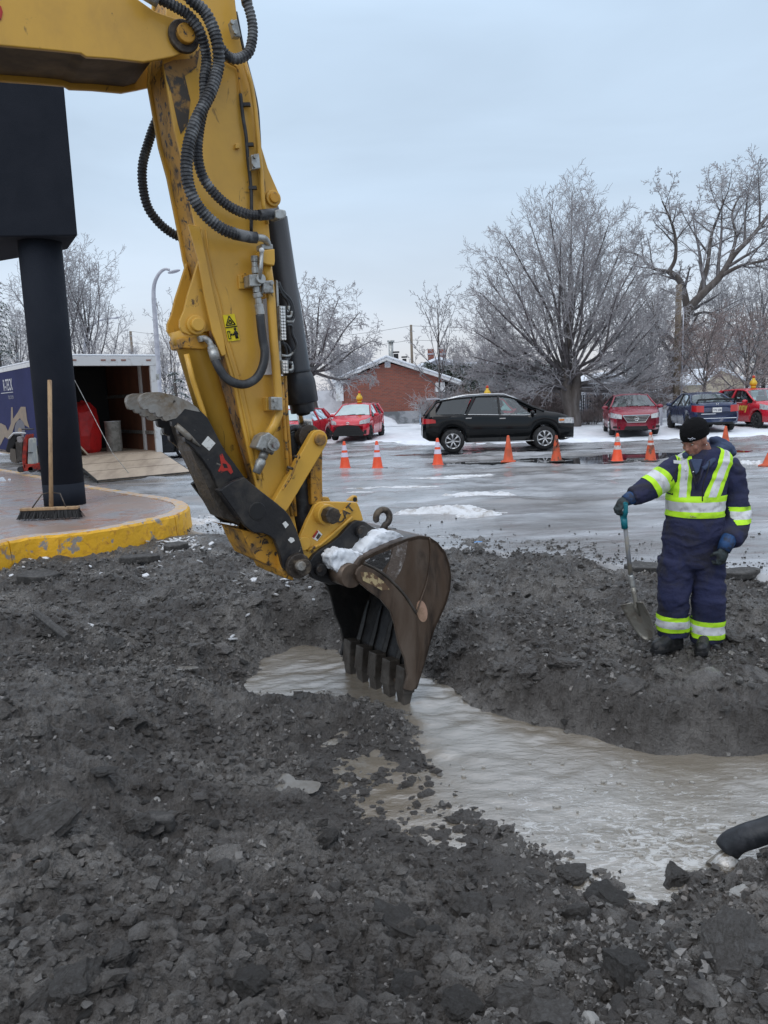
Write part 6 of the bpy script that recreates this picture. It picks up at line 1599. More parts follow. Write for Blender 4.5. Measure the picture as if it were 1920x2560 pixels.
def civic_detail(root, P, sec, q):
    xf, xr, W = q['xf'], q['xr'], q['W']
    lamps(root, P, sec, q, (.60, .62), (.72, .78), .5, .4)
    lamps(root, P, sec, q, (.72, .76), (.96, .98), .46, .30, 'tail_light', M['red_lens'], True)
    pl = MB().box((xr - .012, 0, .80), (.014, .32, .17)).build('licence_plate', M['decal_white'], root, world=False, bevel=.003)
    text_mesh('Y72 S08', Vector((xr - .022, 0, .79)), Vector((0, -1, 0)), Vector((0, 0, 1)), (.085, .10), M['trailer_blue'], 'plate_number', pl, .004, .005, world=False)
    MB().box((xr - .008, 0, .945), (.02, .9, .03)).build('trunk_trim', P['paint'], root, world=False)
    c = Vector((xr - .01, 0, 1.0)); MB().tube([c + Vector((0, y, z)) for y, z in ((-.04, .04), (-.03, -.04))], .009, 5).tube([c + Vector((0, .04, .04)), c + Vector((0, .03, -.04))], .009, 5).tube([c + Vector((0, -.035, 0)), c + Vector((0, .035, 0))], .009, 5).build('emblem', M['chrome'], root, world=False)
    sp_ = [Vector((-2.02, -.66, 1.03)), Vector((-2.05, -.62, 1.17)), Vector((-2.08, 0, 1.19)), Vector((-2.05, .62, 1.17)), Vector((-2.02, .66, 1.03))]
    MB().tube(sp_, [.03, .035, .035, .035, .03], 6).build('spoiler', M['black'], root, world=False)
    MB().box((xr - .005, 0, .50), (.03, 1.35, .02)).build('bumper_line', M['snow'], root, world=False)
    MB().box((xr + .02, .3, .66), (.06, .5, .02)).build('snow_ledge', M['snow'], root, world=False)
CIVIC = dict(SEDAN); CIVIC.update(L=4.44, W=1.72, R=.30, wx=(1.30, -1.30), paint=M['car_blue'],
    top=[(-2.22, .74), (-2.18, 1.0), (-2.0, 1.06), (-1.66, 1.08), (-.85, 1.38), (-.3, 1.44), (.2, 1.44), (.45, 1.40), (1.22, 1.0), (1.7, .90), (2.1, .78), (2.22, .66)], belt=[(-2.22, .72), (-2.0, .98), (-1.2, .97), (.8, .91), (1.2, .92), (1.8, .80), (2.22, .62)],
    wid=[(-2.22, .80), (-2.12, .90), (-1.8, .97), (-1.2, 1.0), (1.3, 1.0), (1.8, .95), (2.08, .86), (2.22, .74)], bot=[(-2.22, .36), (-2.1, .28), (-1, .22), (1, .22), (2.0, .2), (2.22, .24)], cowl=1.24, roof_f=.43, detail=civic_detail, rimm=M['steelrim'], rg=M['glass'], ws=M['glass'])
make_car('sedan', 'dark blue sedan with rear spoiler seen from behind over the worker', CIVIC, car_pos(1747, 30.2), R_(83), None)

def suv_detail(root, P, sec, q):
    xf, xr, W = q['xf'], q['xr'], q['W']
    lamps(root, P, sec, q, (.78, .84), (.98, 1.00), .48, .52)
    for s in (1, -1): MB().box((xf - .42, s * (lerp_tab(P['wid'], xf - .42) * W / 2 + .004), .93), (.16, .02, .05)).build('turn_lamp', M['amber'], root, world=False)
    lamps(root, P, sec, q, (.92, .96), (1.13, 1.08), .52, .42, 'tail_light', M['red_lens'], True)
    poly_part(root, [Vector((xf + .010, y, z)) for y, z in ((-.42, .62), (.42, .62), (.46, .92), (-.46, .92))], (.012, 0, 0), 'grille', M['black'])
    c = Vector((xf + .04, 0, .78)); MB().tube([c + Vector((0, .12 * math.cos(a), .12 * math.sin(a))) for a in np.linspace(0, 6.283, 19)], .014, 5).build('emblem', M['chrome'], root, world=False)
    for s in (1, -1):
        MB().tube([q['surf'](x, 1, .05, s) + Vector((0, 0, .055 if -1.5 < x < .45 else .0)) for x in (-1.72, -1.5, -1, -.4, .2, .45, .62)], .020, 6).build('roof_rail', M['chrome'], root, world=False)
        MB().tube([q['surf'](x, 0, .014, s) for x in np.linspace(-1.1, 1.2, 12)], .014, 5).build('chrome_strip', M['chrome'], root, world=False)
        MB().box((0, s * (W / 2 * .99), .31), (2.2, .10, .03)).build('running_board', M['chrome'], root, world=False, bevel=.008)
        MB().box((-1.75, s * (sec(-1.75)[4].y + .008), 1.12), (.62, .012, .10)).build('tank_flap', M['black'], root, world=False, bevel=.004)
        MB().tube([Vector((xf - .02 - .10 * k, s * (lerp_tab(P['wid'], xf - .02 - .1 * k) * W / 2 + .01), .36 + .0 * k)) for k in range(4)], .014, 5).build('bumper_chrome', M['chrome'], root, world=False)
    MB().box((-2.02, 0, 1.715), (.42, 1.25, .04)).build('roof_spoiler', M['galv'], root, world=False, bevel=.01)
    # driver
SUV = dict(L=4.82, W=1.93, R=.375, wx=(1.45, -1.46), paint=M['car_black'], sill=.3,
    top=[(-2.41, .90), (-2.38, 1.12), (-2.30, 1.20), (-1.95, 1.66), (-1.6, 1.74), (-.6, 1.80), (.1, 1.79), (.5, 1.73), (1.42, 1.25), (1.9, 1.17), (2.25, 1.06), (2.41, .90)],
    belt=[(-2.41, .88), (-2.2, 1.22), (-1.2, 1.20), (.9, 1.11), (1.42, 1.15), (1.9, 1.08), (2.41, .86)],
    bot=[(-2.41, .50), (-2.2, .38), (-1, .30), (1, .30), (2.1, .28), (2.41, .36)],
    wid=[(-2.41, .78), (-2.3, .88), (-1.9, .97), (-1.3, 1.0), (1.5, 1.0), (1.95, .96), (2.25, .87), (2.41, .76)], rw=.66,
    cowl=1.44, roof_f=.48, roof_r=-1.92, deck=-2.32, side_win=(-1.98, 1.18),
    panes=[(.08, 1.12, .05, .50, 0), (-.98, .0, -.66, -.02, 1), (-2.0, -1.08, -1.72, -.84, 1)], pillars=[(.04, .02, .045), (-1.02, -.74, .05)], seats=(.12, -.85), handles=(.12, -.95), handm=M['chrome'], doorlines=(.04, 1.2, -1.1), detail=suv_detail, spokes=7, split=True, rg=M['glass_dark'], mirm=M['car_black'])
sp0 = at(1240, 1134, 25.3); suv = make_car('suv', 'black sport utility car driving along the wet road behind the cones', SUV, Vector((sp0.x, 25.4, .0)), R_(-1.5), None)
# the driver: head, shoulders and arm behind the wheel
dr = thing('person', 'driver of the black car seen through the front side window', 'person', suv.location)
dr.rotation_euler = suv.rotation_euler
M['dark_cloth'] = mat('dark_coat', (.02, .02, .024), .8); M['skin'] = mat('weathered_skin', (.34, .18, .13), .5, (.26, .12, .09), 14, .42, .1, bump=.15, bsc=40)
for yy_ in (-.36,):
    mb = MB(); rings = []
    for z, rx_, ry_, xo in ((.75, .17, .22, .02), (.95, .17, .24, 0), (1.15, .15, .23, -.03), (1.26, .12, .19, -.04), (1.31, .06, .07, -.03), (1.36, .055, .06, -.02)):
        rings.append([Vector((.12 + xo + rx_ * math.cos(a), yy_ + ry_ * math.sin(a), z)) for a in np.linspace(0, 2 * math.pi, 14, endpoint=False)])
    mb.loft(rings); mb.tube([Vector((.12, yy_ - .20, 1.22)), Vector((.28, yy_ - .24, 1.02)), Vector((.52, yy_ - .12, 1.10))], [.07, .055, .045], 8)
    mb.tube([Vector((.12, yy_ + .20, 1.22)), Vector((.30, yy_ + .22, 1.04)), Vector((.52, yy_ + .12, 1.14))], [.07, .055, .045], 8)
    mb.build('coat', M['dark_cloth'], dr, world=False)
    mb = MB().ell((.12, yy_, 1.48), (.10, .08, .125), 12, 9); mb.ell((.22, yy_, 1.46), (.025, .018, .03), 6, 5); mb.tube([Vector((.1, yy_, 1.3)), Vector((.11, yy_, 1.42))], .055, 10); mb.ell((.56, yy_ - .12, 1.12), (.05, .04, .04), 8, 6); mb.ell((.56, yy_ + .12, 1.16), (.05, .04, .04), 8, 6)
    mb.build('body', M['skin'], dr, world=False)
    MB().ell((.10, yy_, 1.51), (.115, .10, .12), 12, 9).build('hair', M['black'], dr, world=False)
# dark car glimpsed behind the trailer
cg = dict(SEDAN); cg['paint'] = M['car_grey']
make_car('sedan', 'dark grey car mostly hidden behind the open trailer and the thumb', cg, car_pos(372, 27.0), R_(4), None)

# ---------------------------------------------------------------- traffic cones
M['cone_orange'] = mat('cone_orange', (.85, .09, .025), .45, (.70, .07, .02), 9, .4, .15); M['cone_dull'] = mat('dull_cone_orange', (.62, .10, .035), .55, (.38, .08, .035), 7, .45, .15); M['cone_dirty'] = mat('dirty_cone_orange', (.55, .08, .025), .55, (.10, .05, .03), 6, .46, .08)
M['collar'] = mat('reflective_collar', (.68, .64, .76), .4); M['collar_dirty'] = mat('dirty_collar', (.55, .53, .52), .5, (.4, .10, .05), 12, .42, .05)
def cone(px, py, kind, h, label, lean=(0, 0)):
    g = ground_at(px, py); t = thing('traffic_cone', label, 'cone', (g.x, g.y, g.z + .01), 0, 'traffic cones along the wet lot')
    m_ = {'new': 'cone_orange', 'dull': 'cone_dull', 'dirty': 'cone_dirty', 'coll': 'cone_orange'}[kind]
    r0, r1 = .145, .03
    rad = lambda z: r0 + (r1 - r0) * (z / h)
    MB().tube([Vector((0, 0, z)) for z in (.03, .035, .06, h * .5, h * .98, h)], [r0 + .02, r0 + .012, rad(.06), rad(h * .5), r1 + .003, r1 * .7], 24).build('cone_body', M[m_], t, world=False)
    MB().box((0, 0, .018), (.38, .38, .035)).build('base', M['rubber'] if kind in ('new',) else M[m_] if kind == 'dull' else M['mud_steel'], t, world=False, bevel=.012)
    bands = {'new': ((.44, .60), (.68, .86)), 'coll': ((.44, .58), (.70, .88)), 'dirty': ((.56, .64), (.72, .90)), 'dull': ()}[kind]
    for a, b in bands:
        MB().tube([Vector((0, 0, h * a)), Vector((0, 0, h * b))], [rad(h * a) + .003, rad(h * b) + .003], 24, cap=False).build('collar', M['collar' if kind == 'new' else 'collar_dirty'], t, world=False)
    t.rotation_euler = (lean[0], lean[1], random.uniform(0, 1.5))
    return t
cone(863, 1174, 'new', .73, 'bright orange cone with two pale collars, nearest the excavator linkage')
cone(944, 1174, 'new', .73, 'bright orange cone with two pale collars standing before the red hatchback')
cone(1095, 1166, 'new', .73, 'bright orange cone with two pale collars by the black car rear wheel')
cone(1271, 1156, 'dull', .71, 'plain dull orange cone without collar before the black car doors')
cg_ = cone(1391, 1155, 'dirty', .69, 'dirty orange cone with black scrawl before the black car front wheel')
for c_ in [c for c in cg_.children if c.name.startswith('collar')]: bpy.data.objects.remove(c_)
MB().tube([Vector((-.02, -.09, .40)), Vector((.03, -.09, .50)), Vector((-.02, -.08, .52)), Vector((.03, -.075, .60))], .012, 5).build('black_scrawl', M['black'], cg_, world=False)
cg_.rotation_euler = (0, 0, 0)
cone(1543, 1156, 'coll', .73, 'orange cone with two white collars in the dark puddle before the dark red sedan')
cone(1626, 1154, 'dirty', .73, 'grimy orange cone with torn collar in the puddle left of the worker')
cone(1813, 1106 + 12, 'dull', .62, 'orange cone of which only the top shows over the worker shoulder')
cone(1921, 1166, 'dull', .30, 'orange cone tip showing at the right edge beside the slush')

# ---------------------------------------------------------------- pump hose in the water
M['pump_hose'] = mat('black_discharge_hose', (.018, .02, .024), .42, (.05, .052, .06), 7, .45, .12, .6, bump=.35, bsc=14)
ph0 = atz(1815, 2125, -.40); r_ = .060
hp_ = [atz(1818, 2124, -.38), atz(1834, 2106, -.34), atz(1872, 2090, -.29), atz(1930, 2072, -.24), atz(2010, 2048, -.18), atz(2150, 2030, -.08), atz(2330, 2010, .02), Vector((4.2, 3.4, .1)), Vector((6.5, 3.6, .08))]
hose = thing('discharge_hose', 'thick black pump hose reaching into the foaming muddy water at the right edge', 'hose', (hp_[3].x, hp_[3].y, -.2))
P = resample(spline(hp_, 10), .02); MB().tube(P, [r_ * (1 + .015 * math.sin(i * 1.1)) for i in range(len(P))], 26).build('hose_wall', M['pump_hose'], hose)
d0 = (P[0] - P[2]).normalized(); MB().cyl(P[0] + d0 * .001, P[0] + d0 * .004, r_ * .86, 24).build('hose_mouth', M['black'], hose)
MB().cyl(P[0] + Vector((.01, -.02, -.03)), Vector((P[0].x - .05, P[0].y - .05, WZ - .02)), .055, 14, .08).build('water_jet', M['water'], hose)
a_, b_ = P[10], P[min(32, len(P) - 1)]; ax = (b_ - a_).normalized(); up_ = Vector((0, -.80, .45)); up_ = (up_ - ax * up_.dot(ax)).normalized()
text_mesh('WATER SUCTION HOSE 150 PSI WP', (a_ + b_) / 2 + up_ * (r_ + .001), ax, ax.cross(up_) * -1 if ax.cross(up_).z < 0 else ax.cross(up_), (.020, .024), mat('hose_print', (.35, .27, .14), .6), 'hose_lettering', hose, .002, 0)
# ================================================================ TREES, SHRUBS AND HEDGES
M['bark'] = mat('dark_wet_bark', (.075, .062, .055), .75, (.15, .135, .13), 3, .45, .15, bump=.8, bsc=16, stretch=(1, 1, .25))
M['bark_light'] = mat('iced_branch_bark', (.055, .047, .047), .5, (.14, .13, .135), 5, .5, .2)
M['twig'] = mat('iced_twigs', (.29, .275, .285), .4, (.44, .435, .45), .9, .5, .2, coord='World')
M['twig_far'] = mat('frosted_far_twigs', (.29, .28, .295), .5, (.40, .39, .415), .5, .5, .2, coord='World')
M['twig_brown'] = mat('brown_iced_twigs', (.22, .165, .15), .5, (.34, .29, .28), 2, .5, .2, coord='World')
M['needle'] = mat('dark_green_needles', (.035, .050, .038), .6, (.06, .075, .06), 3, .5, .2, coord='World', jit=-.3)
M['frost'] = mat('ice_on_needles', (.42, .45, .48), .5, (.30, .34, .34), 3, .5)
M['cedar'] = mat('cedar_hedge', (.045, .058, .042), .7, (.11, .115, .10), 1.3, .5, .2, coord='World', jit=-.4)

def tubes(polys, n):
    groups = {}
    for P, r in polys: groups.setdefault(len(P), []).append((P, r))
    Vs, Fs, b = [], [], 0
    for K, lst in groups.items():
        P = np.array([a for a, _ in lst]); Rr = np.array([c for _, c in lst])
        T = np.gradient(P, axis=1); T /= np.linalg.norm(T, axis=2, keepdims=True) + 1e-9
        ref = np.array([.35, .22, .91]); ref2 = np.array([.8, -.55, .1])
        A = np.cross(T, ref); bad = np.linalg.norm(A, axis=2, keepdims=True) < .2
        A = np.where(bad, np.cross(T, ref2), A); A /= np.linalg.norm(A, axis=2, keepdims=True) + 1e-9
        B = np.cross(T, A)
        an = 2 * np.pi * np.arange(n) / n
        V = P[:, :, None] + (A[:, :, None] * np.cos(an)[None, None, :, None] + B[:, :, None] * np.sin(an)[None, None, :, None]) * Rr[:, :, None, None]
        N = len(lst); V = V.reshape(-1, 3); Vs.append(V)
        i = np.arange(n); j = (i + 1) % n; k = np.arange(K - 1)
        base = np.stack([k[:, None] * n + i, k[:, None] * n + j, (k[:, None] + 1) * n + j, (k[:, None] + 1) * n + i], -1).reshape(-1, 4)
        F = base[None] + (np.arange(N) * K * n)[:, None, None] + b
        Fs.append(F.reshape(-1, 4)); b += len(V)
    return np.concatenate(Vs), np.concatenate(Fs)

class Tree:
    def __init__(s, seed, cfg): s.r = random.Random(seed); s.c = cfg; s.out = [[] for _ in range(6)]
    def grow(s, p, d, L, r, lvl):
        c = s.c; K = c['K'][lvl]; rnd = s.r; pts = [tuple(p)]; dirs = []; p = Vector(p); d = Vector(d).normalized(); st = L / (K - 1)
        for i in range(K - 1):
            d = (d + Vector((rnd.gauss(0, 1), rnd.gauss(0, 1), rnd.gauss(0, 1))) * c['wander'][lvl] + Vector((0, 0, c['trop'][lvl]))).normalized()
            p = p + d * st; pts.append(tuple(p)); dirs.append(d.copy())
        rad = [max(c['rmin'], r * (1 - .78 * (i / (K - 1)))) for i in range(K)]
        s.out[lvl].append((pts, rad)); s.kids(pts, rad, dirs, L, lvl)
    def kids(s, pts, rad, dirs, L, lvl):
        c = s.c; rnd = s.r
        if lvl + 1 >= len(c['K']): return
        n = c['n'][lvl]; n = max(1, int(round(n * (.75 + .5 * rnd.random()))))
        az = rnd.random() * 6.28
        for k in range(n):
            t = c['lo'][lvl] + (.995 - c['lo'][lvl]) * (k + rnd.random()) / n
            q = t * (len(pts) - 1); i = min(int(q), len(pts) - 2); f = q - i
            pp = Vector(pts[i]).lerp(Vector(pts[i + 1]), f); dd = dirs[i]
            az += 2.4 + rnd.uniform(-.5, .5)
            o = dd.orthogonal().normalized(); o = Matrix.Rotation(az, 3, dd) @ o
            an = R_(c['ang'][lvl] * rnd.uniform(.7, 1.3))
            nd = dd * math.cos(an) + o * math.sin(an)
            LL = L * c['ratio'][lvl] * (1 - c['fall'][lvl] * t) * rnd.uniform(.65, 1.25)
            s.grow(pp, nd, LL, rad[i] * (1 - f) * .62 + rad[i + 1] * f * .62, lvl + 1)
    def limb(s, P, r0, r1, lvl, n=5):      # a hand placed limb that sprouts by itself
        Q = spline(P, n); K = len(Q); rad = [r0 + (r1 - r0) * i / (K - 1) for i in range(K)]
        s.out[lvl].append(([tuple(q) for q in Q], rad))
        s.kids([tuple(q) for q in Q], rad, [(Q[i + 1] - Q[i]).normalized() for i in range(K - 1)], sum((Q[i + 1] - Q[i]).length for i in range(K - 1)), lvl)
    def build(s, name, label, base, split=1, twig='twig', mid='bark_light', group=None, cat='tree', root=True, tlev=2):
        t = thing(name, label, cat, base, 0, group)
        lo = s.out[0:split]; 
        V, F = tubes([q for l in lo for q in l], 9); np_mesh('trunk', V, F, M['bark'], t, world=False)
        if split < tlev and any(s.out[split:tlev]):
            V, F = tubes([q for l in s.out[split:tlev] for q in l], 5); np_mesh('limbs', V, F, M[mid], t, world=False)
        V, F = tubes([q for l in s.out[tlev:] for q in l], 3); np_mesh('crown', V, F, M[twig], t, world=False)
        return t

# the big spreading tree behind the road
rngT = random.Random(11)
bp_ = ground_at(1432, 1066); bp_ = Vector((at(1432, 1066, 35).x, 35, gz(0, 35) - .05))
PXM = 35 / FOC
cfg = dict(K=[5, 8, 6, 4, 3], wander=[.05, .09, .13, .17, .2], trop=[.0, .03, .03, .035, .04], rmin=.0075, n=[0, 15, 9, 6], lo=[0, .16, .18, .15], ang=[30, 36, 38, 42], ratio=[.5, .40, .42, .50], fall=[.3, .50, .35, .3])
T1 = Tree(21, cfg)
fk = Vector((at(1405, 1000, 35).x - bp_.x, 0, at(1405, 985, 35).z - bp_.z))
def rel(px, py, Y, b): p = at(px, py, Y); return Vector((p.x - b.x, p.y - b.y, p.z - b.z))
T1.out[0].append(([tuple(q) for q in spline([Vector((0, 0, -.1)), rel(1431, 1040, 35, bp_), rel(1424, 1005, 35, bp_), rel(1408, 970, 35, bp_)], 3)], [.46, .40, .38, .37, .36, .35, .33, .32, .30, .29]))
T1.out[0].append(([tuple(q) for q in spline([rel(1428, 1020, 35, bp_), rel(1436, 985, 35, bp_), rel(1440, 955, 35, bp_), rel(1430, 900, 35, bp_)], 3)], [.34, .32, .31, .30, .28, .26, .24, .23, .22, .21]))
limbs = [(1300, 925, 1165, 880, -.6), (1270, 900, 1180, 745, .4), (1330, 860, 1190, 700, -1.2), (1340, 820, 1235, 600, .8), (1372, 780, 1260, 545, -.8), (1385, 740, 1320, 500, 1.0), (1405, 740, 1372, 475, -.6),
         (1425, 700, 1430, 452, .2), (1440, 720, 1470, 500, .9), (1455, 760, 1520, 505, -.8), (1480, 800, 1555, 560, .6), (1500, 840, 1590, 640, -1.2), (1510, 880, 1625, 700, .9), (1530, 930, 1640, 780, -.4), (1370, 930, 1210, 955, 1.2), (1560, 960, 1640, 890, .6),
         (1400, 820, 1400, 560, -2.0), (1450, 830, 1460, 560, -2.3), (1420, 820, 1400, 560, 2.2), (1470, 850, 1500, 640, 2.3), (1350, 880, 1290, 700, -2.4), (1380, 860, 1330, 640, 2.2), (1500, 900, 1540, 700, -2.3), (1320, 915, 1230, 800, 2.0), (1450, 930, 1560, 1000, -1.2), (1390, 960, 1290, 990, -1.4), (1280, 955, 1190, 925, .9), (1300, 900, 1175, 810, -1.6), (1310, 880, 1200, 740, 1.4), (1540, 940, 1660, 840, 1.2), (1540, 900, 1650, 740, 0), (1520, 860, 1620, 660, 1.6), (1560, 970, 1665, 930, -1.0), (1290, 940, 1150, 920, 0), (1550, 980, 1640, 975, .4), (1300, 970, 1220, 985, -.8), (1330, 850, 1210, 660, .2), (1500, 820, 1590, 600, -.8)]
for k, (mx_, my_, ex2, ey2, dy) in enumerate(limbs):
    ex2 = 1415 + (ex2 - 1415) * (.96 if ex2 < 1415 else 1.03); ey2 = 960 + (ey2 - 960) * .885
    sgn = rngT.random(); hi_ = max(0, min(1, (950 - ey2) / 450)); s0 = rel(1408 + 22 * sgn, 985 - 20 * rngT.random() - 95 * hi_ * rngT.random(), 35, bp_)
    T1.limb([s0, rel(mx_, my_, 35 + dy * .6, bp_), rel((mx_ * .45 + ex2 * .55), (my_ * .45 + ey2 * .55), 35 + dy * .95, bp_), rel(ex2, ey2, 35 + dy * 1.3, bp_)], .082, .015, 1, 3)
T1.out[0].append(([tuple(q) for q in spline([rel(1415, 985, 35, bp_), rel(1418, 900, 35.1, bp_), rel(1425, 790, 35, bp_), rel(1424, 650, 35, bp_)], 3)], [.26, .25, .23, .21, .19, .16, .13, .10, .07, .03]))
T1.build('linden_tree', 'largest bare tree with wide ice coated crown standing behind the black car', bp_)

# tall leaning tree at the right
b2 = Vector((at(1668, 1040, 42).x, 42, gz(10, 42)))
cfg2 = dict(K=[5, 8, 6, 4, 3], wander=[.05, .08, .13, .17, .2], trop=[.0, .03, .02, .0, .0], rmin=.010, n=[8, 8, 6, 4], lo=[.22, .15, .15, .15], ang=[48, 48, 45, 42], ratio=[.62, .42, .45, .50], fall=[.35, .35, .35, .3])
T2 = Tree(5, cfg2)
def rr2(*a): return [rel(px, 1000 + (py - 1000) * (.93 if py < 650 else 1 - .07 * (1000 - py) / 350), 42 + dy, b2) for px, py, dy in a]
T2.limb(rr2((1668, 1050, 0), (1674, 960, 0), (1690, 890, 0), (1702, 830, 0)), .36, .27, 0)
T2.limb(rr2((1702, 830, 0), (1716, 770, .2), (1712, 725, .3), (1698, 680, .3), (1672, 655, .3)), .22, .15, 0)
T2.limb(rr2((1672, 655, .3), (1688, 620, .2), (1688, 560, 0), (1672, 505, -.2), (1655, 465, -.3)), .12, .03, 0)
T2.limb(rr2((1672, 655, .3), (1630, 645, 0), (1598, 612, -.4), (1560, 600, -.6)), .10, .03, 0)
T2.limb(rr2((1700, 835, 0), (1725, 760, -.3), (1760, 715, -.5), (1800, 670, -.5), (1835, 610, -.4), (1880, 560, 0), (1930, 490, .3), (1960, 440, .5)), .26, .05, 0)
T2.limb(rr2((1745, 735, -.4), (1768, 640, .4), (1778, 560, .8), (1798, 500, 1), (1810, 460, 1)), .14, .03, 0)
T2.limb(rr2((1800, 670, -.5), (1850, 640, -1.2), (1910, 625, -1.5), (1990, 600, -1.8)), .12, .03, 0)
T2.limb(rr2((1825, 620, -.4), (1840, 560, .8), (1830, 500, 1.4), (1850, 450, 1.6)), .10, .03, 0)
T2.limb(rr2((1690, 900, 0), (1660, 860, -.4), (1640, 800, -.6), (1630, 740, -.5)), .10, .025, 0)
T2.limb(rr2((1715, 790, 0), (1760, 770, .8), (1810, 790, 1.2), (1850, 830, 1.5)), .09, .02, 0)
T2.limb(rr2((1690, 910, 0), (1740, 880, .6), (1800, 870, 1.0), (1870, 880, 1.5)), .09, .02, 0)
T2.limb(rr2((1870, 570, 0), (1900, 540, 1.0), (1950, 520, 1.5)), .08, .02, 0)
T2.build('leaning_tree', 'tall bare tree with forked crooked trunk leaning right behind the wooden pole', b2)

# generic bare tree from an even recipe
def bare(seed, H, spread, cfgk, nl, th=.22, r0=.16, el=(20, 85)):
    T = Tree(seed, cfgk); r = random.Random(seed + 1)
    hs = H * th
    T.out[0].append(([(0, 0, -.15), (r.gauss(0, .04), r.gauss(0, .04), hs * .5), (r.gauss(0, .08), 0, hs)], [r0, r0 * .85, r0 * .75]))
    T.out[0].append(([(0, 0, hs * .9), (r.gauss(0, .1), r.gauss(0, .1), H * .55), (r.gauss(0, .15), r.gauss(0, .15), H * .9)], [r0 * .75, r0 * .45, .02]))
    for k in range(nl):
        t = (k + .5) / nl; z = hs * .8 + (H * .55) * t * r.uniform(.8, 1.1); e = R_(el[0] + (el[1] - el[0]) * t * r.uniform(.8, 1.05)); a = k * 2.4 + r.uniform(-.4, .4)
        L = spread * (1 - .25 * t) / max(.35, math.cos(e)) ; L = min(L, (H - z) / max(.25, math.sin(e)) * 1.02)
        T.grow((0, 0, z), (math.cos(e) * math.cos(a), math.cos(e) * math.sin(a), math.sin(e)), L, r0 * .5 * (1 - .5 * t), 1)
    return T
cm = dict(K=[3, 7, 5, 4, 3], wander=[.03, .07, .12, .16, .2], trop=[0, .05, .04, .03, 0], rmin=.010, n=[0, 9, 7, 4], lo=[0, .18, .15, .15], ang=[30, 38, 42, 45], ratio=[.5, .42, .45, .5], fall=[.3, .4, .35, .3])
cweep = dict(cm); cweep.update(wander=[.03, .10, .15, .2, .22], trop=[0, .02, -.03, -.12, -.2], n=[0, 11, 8, 5], ang=[30, 45, 48, 50])
def base_at(px, Y): p = at(px, 1050, Y); return Vector((p.x, Y, gz(p.x, Y)))
def hgt(px, py, Y, b): return at(px, py, Y).z - b.z
b3 = base_at(792, 38)
T3 = Tree(31, cweep)
def rr3(*a): return [rel(px, py, 38 + dy, b3) for px, py, dy in a]
T3.out[0].append(([tuple(q) for q in spline(rr3((800, 1062, 0), (790, 1030, 0), (780, 985, 0), (775, 945, 0)), 3)], [.19] * 4 + [.17] * 3 + [.16] * 3))
for (mx_, my_, ex2, ey2, dy) in [(760, 880, 690, 760, -.5), (770, 860, 745, 720, .5), (790, 860, 800, 735, 0), (800, 880, 850, 740, .8), (820, 890, 900, 780, -.8), (830, 920, 935, 850, .6), (740, 920, 670, 860, .8), (800, 900, 830, 800, -1.6), (780, 890, 780, 780, 1.8), (850, 950, 930, 935, -.5), (730, 950, 660, 960, -.3), (755, 880, 720, 790, 1.5), (835, 900, 880, 880, 1.5), (760, 900, 730, 850, -1.8)]:
    T3.limb([rel(777 + rngT.uniform(-3, 3), 950 - 25 * rngT.random(), 38, b3), rel(mx_, my_, 38 + dy * .6, b3), rel((mx_ + ex2) / 2, my_ * .5 + ey2 * .5 - 8, 38 + dy, b3), rel(ex2, ey2, 38 + dy * 1.2, b3)], .085, .014, 1, 3)
T3.build('willow_tree', 'bare spreading tree with drooping iced twigs just right of the excavator stick', b3)
b4 = base_at(1100, 40)
T4 = bare(44, hgt(1095, 738, 40, b4), 1.7, dict(cm, n=[0, 6, 4, 3], trop=[0, .09, .08, .05, 0]), 13, .28, .075, (38, 80))
T4.build('young_tree', 'young upright bare tree in front of the brick house corner', b4)
# left group
b5 = base_at(170, 46); T5 = bare(51, hgt(170, 640, 46, b5), 2.6, dict(cm, trop=[0, .10, .08, .06, 0]), 15, .14, .17, (50, 86)); t5 = T5.build('bare_tree', 'tall slender bare tree rising left behind the trailer, next to the column', b5, group='bare trees beyond the lot')
b6 = base_at(238, 47); T6 = bare(53, hgt(238, 660, 47, b6), 2.8, dict(cm, trop=[0, .09, .07, .05, 0]), 15, .14, .17, (48, 86)); t6 = T6.build('bare_tree', 'tall bare tree right above the open trailer roof', b6, group='bare trees beyond the lot')
b7 = base_at(445, 40); T7 = bare(57, hgt(445, 745, 40, b7), 1.3, dict(cm, n=[0, 5, 4, 2]), 11, .2, .05, (40, 82)); T7.build('sapling', 'thin bare sapling between street lamp and excavator arm', b7)
b8 = base_at(1755, 36); T8 = bare(59, hgt(1755, 800, 36, b8), 2.2, dict(cm, trop=[0, .02, .0, -.02, -.05]), 12, .2, .09, (25, 80)); T8.build('bare_tree', 'smaller bare tree standing right of the wooden pole above the blue sedan', b8, group='bare trees beyond the lot', twig='twig_brown')
b9 = base_at(1862, 40); T9 = bare(61, hgt(1862, 800, 40, b9), 2.6, dict(cm, trop=[0, .03, .02, .0, 0]), 13, .2, .11, (25, 80)); t9 = T9.build('bare_tree', 'grey bare tree before the cream garage at the right', b9, group='bare trees beyond the lot', twig='twig_brown')
